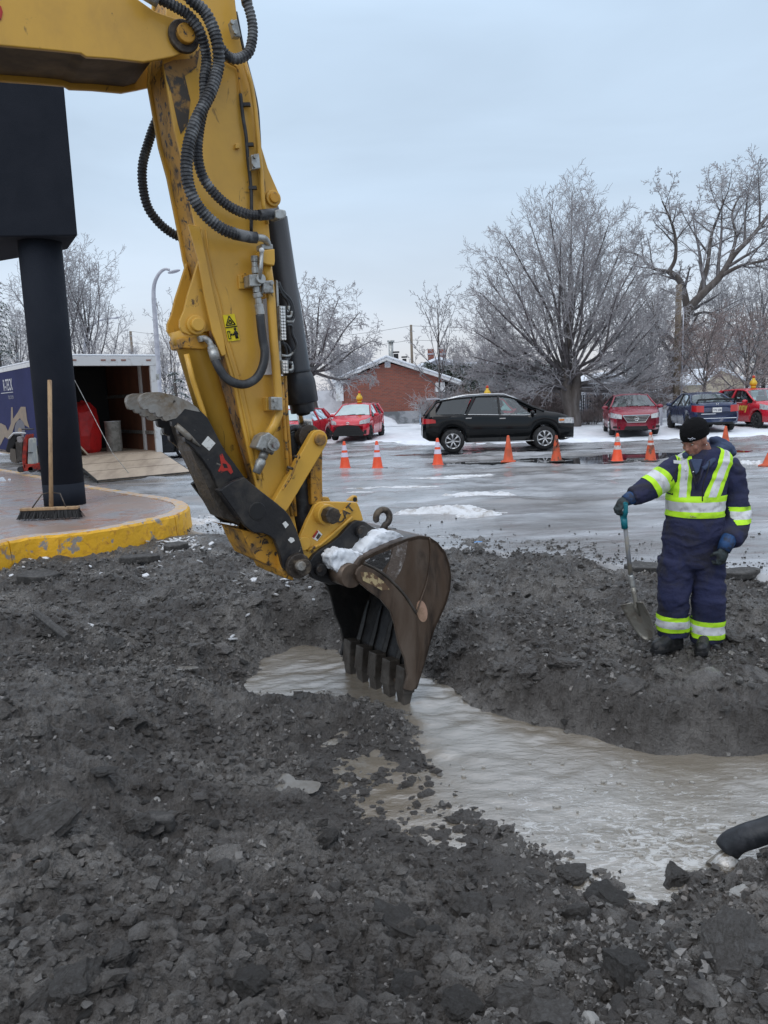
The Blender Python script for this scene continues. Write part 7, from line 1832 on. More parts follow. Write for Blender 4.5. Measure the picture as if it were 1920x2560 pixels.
# farther trees: copies of these, each a tree of its own
src = [t5, t6, t9]
far = [(120, 58, .62, 'at the left edge beyond the column'), (60, 60, .9, 'behind the dark column at the left edge'), (300, 60, .62, 'between trailer roof and street lamp'), (345, 66, .60, 'behind the street lamp post'), (420, 62, .66, 'left of the excavator stick'), (655, 60, .75, 'glimpsed through the excavator linkage'), (850, 72, .52, 'just left of the brick house gable'), (905, 80, .55, 'behind the brick house roof'), (1010, 84, .50, 'right of the roof vents'),
       (1140, 70, .55, 'behind the far house chimneys'), (1215, 66, .62, 'left behind the big tree crown'), (1330, 64, .7, 'right behind the big tree trunk'), (1560, 60, .72, 'behind the white garden shed'), (1625, 58, .85, 'left behind the wooden pole'), (1710, 62, .95, 'right behind the leaning tree'), (1800, 58, .9, 'behind the cream garage'), (1890, 55, .9, 'above the red hatchback at the right edge'), (1950, 52, 1.0, 'just outside the right edge'), (-60, 52, 1.0, 'outside the left edge by the canopy'), (-190, 60, .9, 'far outside the left edge beyond the lot'), (-330, 56, 1.0, 'farthest outside the left edge'), (-480, 62, 1.0, 'last on the left beyond the lot'), (2080, 50, 1.0, 'outside the right edge beyond the fence'), (2230, 55, 1.0, 'farthest outside the right edge')]
for k, (px, Y, s, lab) in enumerate(far):
    c = copy_tree(src[k % 3]); b = base_at(px, Y); c.location = b; c.rotation_euler = (0, 0, k * 1.7); c.scale = (s * 1.05, s * 1.05, s * (1.0 if k % 3 < 2 else 1.25))
    c['label'] = 'distant frosted bare tree ' + lab; c['group'] = 'distant frosted bare trees'
# far-off wood as one mass
Vs, Fs, b = [], [], 0; rw = random.Random(77)
cf = dict(K=[3, 4, 3, 3], wander=[.03, .1, .15, .2], trop=[0, .05, .03, 0], rmin=.028, n=[0, 7, 4], lo=[0, .15, .1], ang=[30, 40, 45], ratio=[.5, .42, .5], fall=[.3, .4, .3])
proto = []
for k in range(4):
    T = bare(90 + k, 8, 2.6, cf, 12, .15, .12, (30, 84)); proto.append(tubes([q for l in T.out for q in l], 3))
for k in range(46):
    V, F = proto[k % 4]; Y = rw.uniform(95, 140); x = rw.uniform(-.62, .62) * Y; s = rw.uniform(.7, 1.1); a = rw.random() * 6.28
    Vx = V.copy(); Vx[:, 0] = (V[:, 0] * math.cos(a) - V[:, 1] * math.sin(a)) * s * 1.5 + x; Vx[:, 1] = (V[:, 0] * math.sin(a) + V[:, 1] * math.cos(a)) * s * 1.5 + Y; Vx[:, 2] = V[:, 2] * s + .2
    Vs.append(Vx); Fs.append(F + b); b += len(V)
fw = np_mesh('far_woods', np.concatenate(Vs), np.concatenate(Fs), M['twig_far']); tag(fw, 'far off belt of frosted bare woods on the horizon', kind='stuff')

# shrubs: many thin stems from the ground
def shrub(px, Y, h, w, label, n=26, seed=0, twig='twig_brown', group='iced shrubs behind the road'):
    b = base_at(px, Y); T = Tree(seed, dict(K=[5, 4, 3], wander=[.12, .2, .25], trop=[.02, 0, -.02], rmin=.009, n=[8, 5], lo=[.2, .2], ang=[38, 42], ratio=[.5, .5], fall=[.2, .2])); r = random.Random(seed)
    for k in range(n):
        a = r.random() * 6.28; q = r.random() ** .5; e = Vector((math.cos(a) * q * w / 2, math.sin(a) * q * w / 2 * .7, 0))
        T.grow(e * .5, Vector((e.x * .9, e.y * .9, h)).normalized(), h * r.uniform(.65, 1.0), .02, 0)
    t = thing('shrub', label, 'shrub', b, 0, group)
    V, F = tubes(T.out[0], 4); np_mesh('stems', V, F, M['bark_light'], t, world=False)
    V, F = tubes([q for l in T.out[1:] for q in l], 3); np_mesh('twigs', V, F, M[twig], t, world=False)
    return t
shrub(1112, 38, 1.7, 2.4, 'pale iced shrub at the right foot of the brick house', 34, 1, 'twig')
s2 = shrub(1300, 37.5, 1.7, 2.2, 'brownish iced shrub behind the black car bonnet', 36, 2)
def shcopy(px, Y, s, lab, z=0):
    c = copy_tree(s2); c.location = base_at(px, Y); c.scale = (s, s, s * .95); c.rotation_euler = (0, 0, z); c['label'] = lab; return c
shcopy(1345, 37, .95, 'brownish iced shrub just left of the big tree trunk', 1); shcopy(1385, 38, .8, 'low brown shrub touching the big tree trunk on its left', 2); shcopy(1255, 38, .9, 'brown iced shrub over the black car roof front', 3)
shcopy(1610, 37, 1.15, 'dark iced shrub between red sedan and grey bollard', 4); shcopy(1575, 39.5, 1.1, 'iced shrub above the dark red sedan roof', 5); shcopy(1480, 36, .45, 'low twiggy shrub in the snow right of the big trunk', 6); shcopy(1462, 36, .35, 'smallest twiggy shrub beside the big trunk', .5)
shcopy(835, 36, .42, 'low clipped shrub left behind the front red hatchback', 2); shcopy(812, 35.5, .35, 'tiny leafless shrub left of the front red hatchback', 3); shcopy(1520, 39, .9, 'thin shrub before the chain link fence', 1.3); shcopy(1190, 38, .9, 'iced shrub over the black car rear roof', 2.2)
shcopy(1150, 38.5, 1.0, 'iced shrub right of the brick house corner', 5.2)

# conifers
def conifer(px, Y, top_py, w, label, seed, frost=.5, dens=1.0):
    b = base_at(px, Y); H = at(px, top_py, Y).z - b.z; r = random.Random(seed)
    t = thing('conifer', label, 'conifer', b, 0, 'frosted conifers beyond the lot')
    MB().tube([(0, 0, -.1), (0, 0, H)], [.16, .02], 7).build('trunk', M['bark'], t, world=False)
    V, F, V2, F2 = [], [], [], []
    nwh = int(H * 3.4 * dens)
    for k in range(nwh):
        z = H * (.06 + .93 * k / nwh); L = w / 2 * (1 - z / H) ** .85 + .12
        for q in range(9):
            a = r.random() * 6.28; LL = L * r.uniform(.7, 1.1); d = Vector((math.cos(a), math.sin(a), 0)); s = Vector((-d.y, d.x, 0))
            m = max(3, int(LL / .16))
            for i in range(m):
                u = (i + 1) / m; c = d * LL * u + Vector((0, 0, z + .10 * LL * u - .42 * LL * u * u))
                for side in (-1, 1):
                    e = c + (s * side * r.uniform(.10, .26) * (1.2 - u * .6)) + d * r.uniform(.02, .14) + Vector((0, 0, -r.uniform(.03, .16)))
                    ww = d * .045 + Vector((0, 0, r.uniform(-.02, .02)))
                    L_, FF = (V2, F2) if r.random() < frost else (V, F)
                    n0 = len(L_); L_ += [tuple(c - ww), tuple(c + ww), tuple(e)]; FF.append((n0, n0 + 1, n0 + 2))
    np_mesh('needles', V, F, M['needle'], t, smooth=False, world=False)
    if F2: np_mesh('frosted_needles', V2, F2, M['frost'], t, smooth=False, world=False)
    return t
c1_ = conifer(15, 44, 655, 4.6, 'tall frosted spruce at the left edge behind the column', 3, .45)
c2_ = conifer(445, 34.5, 912, 2.3, 'small frosted spruce between trailer and excavator stick', 4, .5)
def concopy(src_, px, Y, sx_, sz_, lab):
    c = copy_tree(src_); c.location = base_at(px, Y); c.scale = (sx_, sx_, sz_); c.rotation_euler = (0, 0, px * .1); c['label'] = lab
concopy(c1_, 290, 64, .9, .55, 'distant spruce behind the trailer roof'); concopy(c1_, 345, 70, .8, .45, 'distant small spruce right of the wooden pole at the left'); concopy(c1_, 888, 66, .55, .55, 'dark narrow conifer behind the brick house left eave'); concopy(c1_, 1700, 56, 1.0, .62, 'conifer behind the blue sedan and wooden pole')
concopy(c1_, 1905, 50, 1.1, .62, 'broad conifer at the right edge behind the red car'); concopy(c1_, 1790, 66, 1.0, .85, 'tall conifer top behind the leaning tree'); concopy(c1_, 1600, 54, 1.0, .5, 'dark conifer behind the garden shed'); concopy(c1_, -50, 40, 1.0, .9, 'frosted spruce outside the left edge')

# clipped cedar hedge
hx0, hx1 = base_at(1065, 48).x, base_at(1445, 48).x; hzz = at(1150, 905, 48).z; gh = gz(8, 48)
rh = np.random.default_rng(9); n = 42000
X = rh.uniform(hx0, hx1, n); Yd = 48 + np.abs(rh.normal(0, .35, n)) * np.where(rh.random(n) < .8, 1, 3); topz = hzz + (fbm(X * .8, X * 0, 3, 5) - .5) * .7 - (X - hx0) * .03
Zz = gh + (topz - gh) * rh.random(n) ** .9
a1 = rh.normal(size=(n, 3)); a1 /= np.linalg.norm(a1, axis=1)[:, None]; a2 = np.cross(a1, rh.normal(size=(n, 3))); a2 /= np.linalg.norm(a2, axis=1)[:, None]
bulge = (fbm(X * 1.5, Zz * 1.5, 3, 8) - .5) * .9
C = np.stack([X, Yd + bulge, Zz], 1); s = rh.uniform(.05, .13, n)[:, None]
V = np.stack([C - a1 * s, C + a2 * s * .5, C + a1 * s, C - a2 * s * .5], 1)
hedge = thing('hedge', 'tall dark clipped cedar hedge dusted with ice right of the brick house', 'hedge', (hx0, 48, gh))
fr = rh.random(n) < .30
for nm, msk, m_ in (('foliage', ~fr, M['cedar']), ('iced_foliage', fr, M['frost'])):
    VV = V[msk].reshape(-1, 3) - np.array([hx0, 48, gh]); np_mesh(nm, VV, np.arange(len(VV)).reshape(-1, 4), m_, hedge, smooth=False, world=False)
MB().box(((hx1 - hx0) / 2, 1.2, (hzz - gh) / 2 - .35), (hx1 - hx0, .9, hzz - gh - .5)).build('inner_branches', M['needle'], hedge, world=False)
# ================================================================ THE WORKER WITH THE SHOVEL
M['navy'] = mat('navy_coverall_cloth', (.022, .027, .070), .85, (.034, .037, .082), 6, .5, .2, bump=.5, bsc=45, col3=(.035, .034, .042), sc3=4, amt3=.45, soft3=.12, spec=.25)
M['hood_cloth'] = mat('faded_blue_hoodie', (.045, .062, .115), .9, (.06, .08, .14), 8, .5, .2, bump=.4, bsc=60, spec=.2)
M['hivis'] = mat('hi_vis_yellow_green', (.50, .86, .03), .6, (.26, .46, .04), 9, .38, .15, spec=.3)
M['silver'] = mat('silver_reflective_tape', (.62, .63, .66), .45, (.38, .37, .37), 14, .40, .12)
M['beanie'] = mat('black_knit_beanie', (.010, .010, .011), .95, bump=.6, bsc=120, spec=.1)
M['boot'] = mat('black_leather_boot', (.014, .014, .015), .4, (.05, .047, .044), 18, .42, .1, .7, bump=.3, bsc=40)
M['glove_blue'] = mat('blue_glove_cuff', (.015, .06, .17), .6, (.02, .03, .06), 20, .45, .1, bump=.3)
M['glove_grey'] = mat('worn_grey_glove', (.035, .05, .055), .7, (.02, .022, .022), 24, .48, .1, bump=.5)
M['teal'] = mat('teal_handle_plastic', (.006, .15, .19), .35, (.006, .08, .10), 10, .4)
M['skin2'] = mat('ruddy_skin', (.36, .17, .12), .5, (.25, .11, .08), 30, .45, .12, bump=.3, bsc=70, col3=(.20, .15, .13), sc3=50, amt3=.38)
M['blade'] = mat('muddy_shovel_steel', (.26, .25, .22), .35, (.13, .115, .095), 14, .46, .1, .6, metal=.5, metal2=.1, bump=.2)
YP = 5.75
PX = YP / FOC
def q_(px, py, d=0.0): return at(px, py, YP + d)
def ering(c, rx, ry, n=28, ax=None, sq=2.3):
    out = []
    for i in range(n):
        a = 2 * math.pi * i / n; ca_, sa_ = math.cos(a), math.sin(a)
        x = math.copysign(abs(ca_) ** (2 / sq), ca_) * rx; y = math.copysign(abs(sa_) ** (2 / sq), sa_) * ry
        out.append(c + Vector((x, y, 0)) if ax is None else c + ax[0] * x + ax[1] * y)
    return out
def remesh(mb, name, vox, smooth, mat_, parent, fold=0.0, fsc=1.0, seed=0):
    me = bpy.data.meshes.new('tmp'); me.from_pydata(mb.v, [], mb.f); bm = bmesh.new(); bm.from_mesh(me); bmesh.ops.recalc_face_normals(bm, faces=bm.faces); bm.to_mesh(me); bm.free()
    o = bpy.data.objects.new('tmp', me); COL.objects.link(o)
    m = o.modifiers.new('r', 'REMESH'); m.mode = 'VOXEL'; m.voxel_size = vox
    s = o.modifiers.new('s', 'SMOOTH'); s.iterations = smooth; s.factor = .6
    dg = bpy.context.evaluated_depsgraph_get(); dg.update()
    out = bpy.data.meshes.new_from_object(o.evaluated_get(dg)); bpy.data.objects.remove(o)
    nv = len(out.vertices); co = np.empty(nv * 3, np.float32); out.vertices.foreach_get('co', co); co = co.reshape(-1, 3)
    no = np.empty(nv * 3, np.float32); out.vertex_normals.foreach_get('vector', no); no = no.reshape(-1, 3)
    if fold:
        x, y, z = co[:, 0] * fsc, co[:, 1] * fsc, co[:, 2] * fsc
        wx_ = fbm(x * 3 + y * 2, z * 4 + seed, 3, seed); wz = fbm(x * 4, z * 3 + y * 2, 3, seed + 3)
        f = 1 - np.abs(fbm((x + y * .7) * 5 + wx_ * 2, z * 11 + wz * 3, 3, seed + 9) - .5) * 5
        f2 = 1 - np.abs(fbm((x - y * .6) * 9 + wz * 3, z * 7 + x * 6, 2, seed + 5) - .5) * 4
        co += no * ((np.clip(f, -1, 1) * .65 + np.clip(f2, -1, 1) * .35) * fold)[:, None]
        out.vertices.foreach_set('co', co.ravel())
    out.polygons.foreach_set('use_smooth', [True] * len(out.polygons)); out.materials.clear(); out.materials.append(mat_); out.update()
    out.name = name
    return link(bpy.data.objects.new(name, out), parent)

fl = q_(1690, 1612); fr_ = q_(1762, 1640)
man = thing('person', 'worker in navy coveralls with yellow green reflective bands and black beanie leaning on a shovel', 'person', (q_(1725, 1600).x, YP, -.19))
# body: one continuous figure under the clothes
mb = MB()
mb.loft([ering(q_(1730, 1395), .15, .10), ering(q_(1738, 1340), .17, .12), ering(q_(1742, 1240), .17, .12), ering(q_(1752, 1170), .19, .11), ering(q_(1760, 1140), .12, .08), ering(q_(1757, 1125), .062, .062), ering(q_(1750, 1105), .058, .06)])
def limb_(pts, n=14): mb.tube([q_(a, b, d) for a, b, d, r in pts], [r for a, b, d, r in pts], n)
limb_([(1690, 1420, 0, .10), (1686, 1490, -.02, .08), (1684, 1590, 0, .055), (1684, 1606, 0, .05)]); limb_([(1765, 1420, 0, .10), (1768, 1495, -.03, .08), (1764, 1600, 0, .055), (1762, 1625, -.02, .05)])
limb_([(1695, 1165, 0, .065), (1640, 1210, -.03, .055), (1595, 1238, -.06, .045), (1572, 1246, -.08, .038)]); limb_([(1830, 1165, 0, .065), (1848, 1290, -.03, .055), (1825, 1345, -.20, .042), (1812, 1358, -.23, .036)])
HCn = q_(1736, 1098, -.05)
hf = Vector((-.78, -.50, -.34)).normalized(); hr_ = hf.cross(Vector((0, 0, 1))).normalized(); hu = hr_.cross(hf).normalized()
HM = Matrix((hr_, hf, hu)).transposed()
def hp3(r, f, u): return HCn + hr_ * r + hf * f + hu * u
mb.ell(hp3(0, -.005, .012), (.078, .100, .105), 20, 14, HM)
mb.ell(hp3(0, .035, -.058), (.056, .062, .060), 16, 12, HM)       # jaw and cheeks
mb.ell(hp3(0, .070, -.095), (.026, .024, .020), 12, 8, HM)        # chin
mb.ell(hp3(0, .088, -.028), (.013, .020, .028), 10, 8, HM); mb.ell(hp3(0, .103, -.042), (.016, .015, .013), 10, 8, HM)    # nose
for s in (-1, 1):
    mb.ell(hp3(s * .033, .080, .008), (.026, .013, .010), 10, 6, HM); mb.ell(hp3(s * .042, .066, -.038), (.022, .020, .020), 10, 6, HM)
    mb.ell(hp3(s * .080, -.008, -.015), (.010, .020, .032), 10, 8, HM)
mb.ell(hp3(0, .089, -.069), (.024, .010, .006), 10, 6, HM); mb.ell(hp3(0, .086, -.078), (.020, .010, .006), 10, 6, HM)
mb.tube([hp3(0, -.02, -.02), q_(1757, 1128, .0)], [.058, .062], 14)
body = remesh(mb, 'body', .0085, 2, M['skin2'], man)
MB().ell(hp3(0, .080, -.088), (.034, .016, .020), 12, 8, HM).build('stubble', mat('grey_stubble', (.15, .11, .095), .8, (.10, .075, .065), 90, .5, .1), man)
for s in (-1, 1):
    MB().ell(hp3(s * .031, .079, -.006), (.012, .008, .006), 8, 6, HM).build('eye', M['decal_white'], man); MB().ell(hp3(s * .031, .0865, -.008), (.005, .003, .004), 8, 6, HM).build('pupil', M['black'], man)
    MB().ell(hp3(s * .033, .090, .014), (.020, .006, .004), 8, 5, HM).build('eyebrow', M['greasy'], man)
MB().ell(hp3(.088, -.004, -.045), .005, 8, 6).build('earring', M['chrome'], man); MB().ell(hp3(-.088, -.004, -.045), .005, 8, 6).build('earring', M['chrome'], man)
# coveralls
mb = MB()
tor = [(1726, 1412, 0, 70, .15), (1732, 1345, -.01, 73, .175), (1737, 1300, -.015, 68, .175), (1738, 1275, -.015, 65, .170), (1740, 1240, -.01, 67, .168), (1746, 1200, 0, 69, .155), (1754, 1167, 0, 74, .145), (1762, 1146, .0, 66, .125), (1765, 1128, 0, 50, .10), (1763, 1122, 0, 30, .075)]
mb.loft([ering(q_(a, b, d), w * PX, dp) for a, b, d, w, dp in tor])
for leg in ([(1692, 1395, 0, 43, .15), (1687, 1450, -.01, 39, .13), (1684, 1495, -.03, 35, .118), (1682, 1535, -.01, 34, .104), (1681, 1570, .0, 36, .104), (1681, 1588, 0, 36, .104)], [(1764, 1395, 0, 43, .15), (1769, 1455, -.03, 40, .13), (1771, 1500, -.07, 38, .12), (1769, 1545, -.04, 38, .108), (1767, 1585, -.03, 39, .108), (1767, 1602, -.03, 38, .108)]):
    mb.loft([ering(q_(a, b, d), w * PX, dp) for a, b, d, w, dp in leg])
LA = [(1700, 1162, .02, 28), (1672, 1184, 0, 30), (1640, 1209, -.03, 28), (1615, 1226, -.05, 27), (1594, 1238, -.06, 24), (1580, 1243, -.07, 21)]
RA = [(1814, 1156, .02, 28), (1829, 1182, .0, 30), (1839, 1230, .0, 30), (1843, 1275, -.02, 29), (1842, 1310, -.07, 28), (1836, 1334, -.14, 28), (1822, 1350, -.20, 25)]
for A_ in (LA, RA): mb.tube([q_(a, b, d) for a, b, d, r in A_], [r * PX for a, b, d, r in A_], 20)
cov = remesh(mb, 'coverall', .010, 5, M['navy'], man, .015, 1.0, 3)
# collar, hood, shirt
mb = MB()
mb.tube(spline([q_(1712, 1140, -.08), q_(1730, 1132, .05), q_(1765, 1118, .12), q_(1795, 1112, .10), q_(1800, 1128, -.02), q_(1780, 1152, -.12), q_(1758, 1172, -.17)], 5), [.022, .024, .026, .03, .035, .038, .04, .042, .045, .046, .046, .045, .044, .043, .042, .040, .038, .036, .034, .032, .030, .028, .026, .024, .022, .021, .020, .019, .018, .016, .014], 12)
mb.ell(q_(1802, 1122, .08), (.085, .10, .062), 16, 12); mb.ell(q_(1822, 1132, .08), (.055, .08, .035), 14, 10)
mb.tube(spline([q_(1775, 1098, .06), q_(1800, 1104, .06), q_(1828, 1122, .05), q_(1834, 1138, .02)], 5), [.02, .024, .028, .03, .03, .03, .03, .03, .03, .028, .026, .024, .022, .02, .018, .016], 10)
remesh(mb, 'hood', .009, 4, M['hood_cloth'], man, .007, 2.0, 8)
MB().prism([q_(1726, 1148, -.135), q_(1758, 1148, -.135), q_(1748, 1178, -.176), q_(1740, 1188, -.179)], (0, .03, 0)).build('undershirt', M['hood_cloth'], man, bevel=.008)
for a, b in (((1723, 1150), (1742, 1222)), ((1764, 1152), (1742, 1222))): MB().tube([q_(a[0], a[1], -.15), q_((a[0] + b[0]) / 2, (a[1] + b[1]) / 2, -.18), q_(b[0], b[1], -.185)], .008, 6).build('placket', M['navy'], man)
for a, b in ((1714, 1176), (1733, 1180)): MB().ell(q_(a, b, -.185), .007, 8, 6).build('snap', M['chrome'], man)
MB().tube([q_(1716, 1182, -.18), q_(1715, 1200, -.185)], .004, 5).build('zip', M['galv'], man)
for pts in ([(1697, 1146, -.13), (1696, 1160, -.17), (1687, 1185, -.165), (1679, 1203, -.15)], [(1774, 1152, -.15), (1770, 1175, -.185), (1758, 1212, -.195), (1756, 1253, -.195)]):
    MB().tube(spline([q_(*p) for p in pts], 5), .004, 6).build('drawstring', M['black'], man)
# reflective bands cut to follow the cloth
def cloth_band(n1, p0, p1, parts, test, off=.005, name='reflective_band'):
    """bands between planes: n1 is the axis across the band from p0 (0) to p1 (1)"""
    ax_ = (p1 - p0); Ln = ax_.length; ax_ = ax_ / Ln
    for a, b, mt in parts:
        bm = bmesh.new(); bm.from_mesh(cov.data)
        bmesh.ops.delete(bm, geom=[f for f in bm.faces if not test(f.calc_center_median(), f.normal) or not (-.05 < (f.calc_center_median() - p0).dot(ax_) < Ln + .05)], context='FACES')
        for t_, sg in ((a, 1), (b, -1)):
            g = bm.verts[:] + bm.edges[:] + bm.faces[:]
            bmesh.ops.bisect_plane(bm, geom=g, plane_co=p0 + ax_ * Ln * t_, plane_no=-ax_ * sg, clear_outer=True)
        bm.normal_update()
        for v in bm.verts: v.co += v.normal * off
        if not bm.faces: bm.free(); continue
        me = bpy.data.meshes.new(name); bm.to_mesh(me); bm.free(); me.materials.append(M[mt]); me.polygons.foreach_set('use_smooth', [True] * len(me.polygons))
        link(bpy.data.objects.new(name, me), cov, world=False)
Y3 = ((0, .27, 'hivis'), (.27, .73, 'silver'), (.73, 1, 'hivis'))
nearseg = lambda P, Q, R: (lambda c, n=None: (c - P - (Q - P) * max(0, min(1, (c - P).dot(Q - P) / (Q - P).length_squared))).length < R)
tors = nearseg(q_(1738, 1300), q_(1745, 1200), .5)
inbox = lambda c, x0, x1: q_(x0, 1250).x < c.x < q_(x1, 1250).x
cloth_band(None, q_(1740, 1234, 0), q_(1738, 1286, 0), Y3, lambda c, n: inbox(c, 1668, 1806) and not (c.x > q_(1803, 1250).x))
cloth_band(None, q_(1683, 1534), q_(1681, 1573), Y3, lambda c, n: c.x < q_(1724, 1560).x and c.z < .2)
cloth_band(None, q_(1768, 1543), q_(1765, 1586), Y3, lambda c, n: c.x > q_(1724, 1560).x and c.z < .2)
cloth_band(None, q_(1850, 1262), q_(1849, 1302), Y3, lambda c, n: c.x > q_(1812, 1280).x)
cloth_band(None, q_(1662, 1188, -.02), q_(1622, 1219, -.05), Y3, nearseg(q_(1680, 1175), q_(1600, 1235, -.05), .14))
# braces over the shoulders
for pa, pb, w in (((1808, 1128), (1752, 1240), 1), ((1704, 1130), (1690, 1240), 0)):
    A_, B_ = q_(*pa), q_(*pb); d_ = (B_ - A_).normalized(); nx = Vector((d_.z, 0, -d_.x)).normalized(); nx = nx if nx.x > 0 else -nx
    hw = .058 if w else .045
    zt_, zb_ = A_.z + .02, q_(1740, 1236).z
    tst = (lambda c, n, zt_=zt_, zb_=zb_: zb_ < c.z < zt_ + .06 and n.y < .35 and (q_(1672, 1200).x < c.x < q_(1828, 1200).x))
    cloth_band(None, A_ - nx * hw, A_ + nx * hw, ((0, .26, 'hivis'), (.26, .72, 'silver'), (.72, 1, 'hivis')), tst, .0055)
MB().prism([q_(1683, 1150, -.17), q_(1706, 1152, -.17), q_(1705, 1160, -.175), (q_(1684, 1158, -.175))], (0, -.006, 0)).build('pocket_flap', M['silver'], man)
MB().prism([q_(1753, 1284, -.185), q_(1770, 1285, -.185), q_(1769, 1290, -.185), q_(1753, 1289, -.185)], (0, -.004, 0)).build('cloth_tag', M['decal_white'], man)
MB().tube([q_(1725, 1288, -.195), q_(1728, 1294, -.195), q_(1731, 1290, -.195), q_(1740, 1294, -.195)], .003, 4).build('stitched_mark', mat('tan_thread', (.4, .33, .2), .7), man)
# beanie
mb = MB(); rings = []
for u, s in ((-.002, 1.0), (.004, 1.07), (.03, 1.08), (.055, 1.03), (.085, .86), (.105, .62), (.118, .32), (.122, .06)):
    rings.append(ering(hp3(0, -.016 - .12 * max(0, u - .03), u + .033), .089 * s, .108 * s, 30, (hr_, (hf * .985 + hu * (-.0)).normalized()), 2))
mb.loft(rings)
mb.loft([ering(hp3(0, -.016, u + .022), .092 * s, .112 * s, 30, (hr_, hf), 2) for u, s in ((-.006, .97), (-.004, 1.02), (.02, 1.05), (.04, 1.03))])
remesh(mb, 'beanie', .006, 3, M['beanie'], man, .003, 3.0, 2)
for pts in ([(-.060, .088, .052), (-.048, .100, .047), (-.034, .108, .053)], [(-.048, .100, .047), (-.044, .103, .036)], [(-.068, .078, .038), (-.060, .088, .044), (-.052, .098, .036)]):
    MB().tube([hp3(*p) + (hp3(*p) - HCn).normalized() * .010 for p in pts], .003, 5).build('stitched_logo', M['galv'], man)
# boots
def boot(heel, toe, ank, w):
    mb = MB(); d = (toe - heel); d.z = 0; L = d.length; d.normalize(); s = Vector((-d.y, d.x, 0)); zg = heel.z
    def rg(t, hw, z0, z1): 
        c = heel + d * L * t; return [c + s * x * hw + Vector((0, 0, z0 + (z1 - z0) * z)) for x, z in ((-1, 0), (-1, .35), (-.85, .7), (-.45, .95), (0, 1), (.45, .95), (.85, .7), (1, .35), (1, 0), (0, 0))]
    mb.loft([rg(-.02, w * .5, .01, .10), rg(.05, w * .82, .0, .13), rg(.25, w * .80, 0, .16), rg(.45, w * .85, 0, .125), rg(.65, w, 0, .098), rg(.85, w * .92, 0, .085), rg(.96, w * .62, 0, .07), rg(1.0, w * .3, .01, .05)])
    mb.tube([heel + d * L * .24 + Vector((0, 0, .08)), ank], [.055, .062], 14)
    o = remesh(mb, 'boot', .008, 3, M['boot'], man, .002, 3, 1)
    mb = MB(); mb.loft([[p + Vector((0, 0, -.012)) for p in rg(t, w * k, 0, .0)][:10] for t, k in ((-.02, .55), (.05, .86), (.3, .8), (.5, .84), (.65, 1.03), (.85, .95), (1.0, .45))], True, True, False)
    mb = MB(); prof = [(-.03, .5), (.05, .88), (.3, .82), (.5, .86), (.66, 1.05), (.86, .97), (1.01, .5)]
    poly = [heel + d * L * t + s * w * k for t, k in prof] + [heel + d * L * t - s * w * k for t, k in reversed(prof)]
    mb.prism([p + Vector((0, 0, -.012)) for p in poly], (0, 0, .03)).build('sole', M['black'], o, world=False, bevel=.004)
    for k in range(4):
        c = heel + d * L * (.34 + .07 * k) + Vector((0, 0, .145 - .016 * k)); MB().tube([c - s * .028, c + Vector((0, 0, .012)), c + s * .028], .004, 5).build('lace', M['black'], o, world=False)
def snap(p): g = hz(p.x, p.y, False); return Vector((p.x, p.y, g + .03))
h1_, t1_ = snap(at(1708, 1606, 5.76)), snap(at(1632, 1610, 5.62)); h2_, t2_ = snap(at(1768, 1612, 5.76)), snap(at(1750, 1640, 5.50))
h1_.z = t1_.z = (h1_.z + t1_.z) / 2; h2_.z = t2_.z = (h2_.z + t2_.z) / 2
h1_ = t1_ + (h1_ - t1_).normalized() * .29; h2_ = t2_ + (h2_ - t2_).normalized() * .29
boot(h1_, t1_, q_(1684, 1570), .050); boot(h2_, t2_, q_(1765, 1585), .050)
# gloves: palm, four fingers, thumb
def glove(wr, palm, fd, side, curl, name='glove'):
    """wr wrist, palm centre, fd direction of the fingers, side across the knuckles, curl the way they bend"""
    fd = fd.normalized(); side = side.normalized(); curl = curl.normalized(); mb = MB()
    mb.ell(palm, (.050, .056, .030), 14, 10, Matrix((side, fd, curl)).transposed())
    mb.tube([wr, wr.lerp(palm, .6)], [.040, .040], 12)
    for k in range(4):
        b = palm + side * (-.033 + .022 * k) + fd * .036; L_ = (.082, .092, .086, .068)[k]
        p1 = b + (fd * .8 + curl * .3).normalized() * L_ * .42; p2 = p1 + (fd * .15 + curl).normalized() * L_ * .34; p3 = p2 + (-fd * .6 + curl * .7).normalized() * L_ * .28
        mb.tube([b - fd * .015, p1, p2, p3], [.0125, .012, .0115, .0095], 9); mb.ell(p3, .0095, 8, 6)
    tb_ = palm - side * .038 - fd * .012; p1 = tb_ + (-side * .8 + curl * .6 + fd * .4).normalized() * .035; p2 = p1 + (curl * .9 + fd * .5 + side * .2).normalized() * .035
    mb.tube([tb_ + side * .015, p1, p2], [.016, .014, .011], 9); mb.ell(p2, .011, 8, 6)
    return remesh(mb, name, .0045, 2, M['glove_grey'], man, .0015, 4, 4)
gw, gp = q_(1580, 1243, -.07), q_(1557, 1256, -.09)
glove(gw, gp, Vector((-.75, -.25, -.62)), Vector((.35, -.9, -.1)), Vector((.45, .1, -.9)))
MB().tube([q_(1588, 1240, -.065), q_(1572, 1247, -.08), q_(1562, 1252, -.085)], [.056, .050, .042], 16).build('glove_cuff', M['glove_blue'], man)
gw2, gp2 = q_(1815, 1360, -.22), q_(1806, 1386, -.24)
glove(gw2, gp2, Vector((-.12, -.10, -1)), Vector((.92, .35, -.15)), Vector((-.30, .85, -.1)))
MB().tube([q_(1825, 1344, -.20), q_(1816, 1360, -.22), q_(1809, 1377, -.235)], [.058, .054, .046], 16).build('glove_cuff', M['glove_blue'], man)
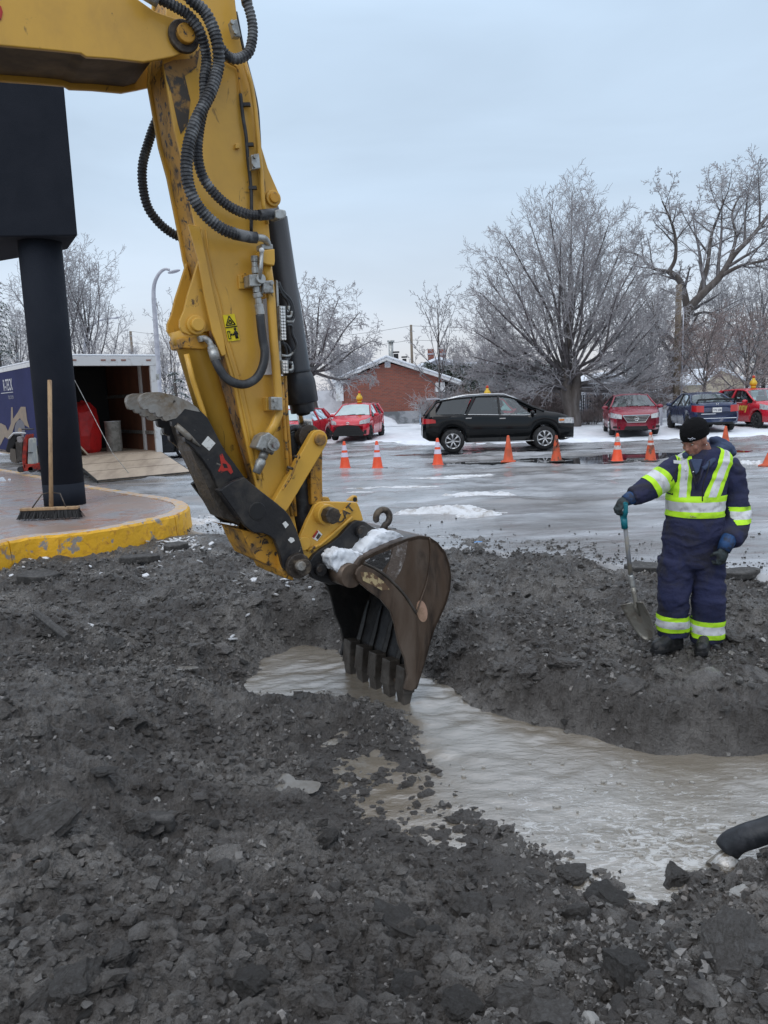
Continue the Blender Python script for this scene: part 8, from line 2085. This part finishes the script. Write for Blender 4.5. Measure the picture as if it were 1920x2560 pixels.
# the shovel
tipg = at(1621, 1602, 5.62); g_ = hz(tipg.x, tipg.y, False)
sh = thing('shovel', 'shovel with teal D handle and round point steel blade held by the worker', 'shovel', tipg)
S0 = q_(1561, 1300, -.10); S1 = q_(1577, 1440, -.08); S2 = q_(1582, 1466, -.08); S3 = q_(1589, 1500, -.09)
MB().tube([S0.lerp(S1, -.0), S1], .0165, 14).build('shaft', mat('grey_fibreglass_shaft', (.20, .21, .23), .45, (.26, .24, .20), 8, .45, .1), sh)
MB().tube([S1 - (S2 - S1) * .1, S1, S2, S2 + (S3 - S2) * .05], [.019, .0205, .0205, .019], 14).build('ferrule', M['zinc'], sh)
Dt = q_(1557, 1258, -.09); wd = Vector((.12, -.99, 0)).normalized()
MB().tube([Dt - wd * .050, Dt + wd * .050], .0165, 12).build('grip_bar', M['teal'], sh)
for s in (-1, 1): MB().tube(spline([Dt + wd * .050 * s, Dt + wd * .050 * s + Vector((0, 0, -.055)), q_(1558, 1290, -.095) + wd * .018 * s, q_(1560, 1300, -.10)], 5), [.0165] * 5 + [.019] * 6 + [.021] * 5, 10).build('grip_arm', M['teal'], sh)
MB().tube([q_(1559, 1292, -.10), q_(1562, 1321, -.10)], [.026, .0235], 14).build('grip_socket', M['teal'], sh)
T_ = tipg.copy(); neck = q_(1585, 1507, -.09)
axl = (T_ - neck).normalized(); vv = Vector((.62, -.78, .12)); vv = (vv - axl * vv.dot(axl)).normalized(); nn = axl.cross(vv).normalized(); nn = nn if nn.y < 0 else -nn
MB().tube([S2, S3.lerp(S2, .4), S3, neck.lerp(T_, .10) + nn * .004, neck.lerp(T_, .35) - nn * .01], [.018, .018, .017, .014, .005], 12).build('neck_socket', M['blade'], sh)
Lb = (T_ - neck).length; rows, cols = 18, 13; vs = []
for j in range(rows):
    t = j / (rows - 1); hw = .112 * min(1, (1 - t ** 3.2) ** .6 + .0) * (1.0 - .05 * (1 - t)); hw = max(hw, .004)
    for i in range(cols):
        c = -1 + 2 * i / (cols - 1); rib_ = .010 * math.exp(-(c * 3.2) ** 2) * (1 - t)
        vs.append(neck + axl * Lb * t + vv * hw * c + nn * (.030 * c * c * (1 - .4 * t) - .022 * math.sin(t * 2.2) - rib_))
fs = [(j * cols + i, j * cols + i + 1, (j + 1) * cols + i + 1, (j + 1) * cols + i) for j in range(rows - 1) for i in range(cols - 1)]
bl_ = MB().add(vs, fs, True).build('blade', M['blade'], sh); so = bl_.modifiers.new('s', 'SOLIDIFY'); so.thickness = .003
for s in (-1, 1): MB().tube([neck + vv * .105 * s + nn * .03, neck + vv * .02 * s + nn * .0], .007, 6).build('foot_tread', M['blade'], bl_, world=False)
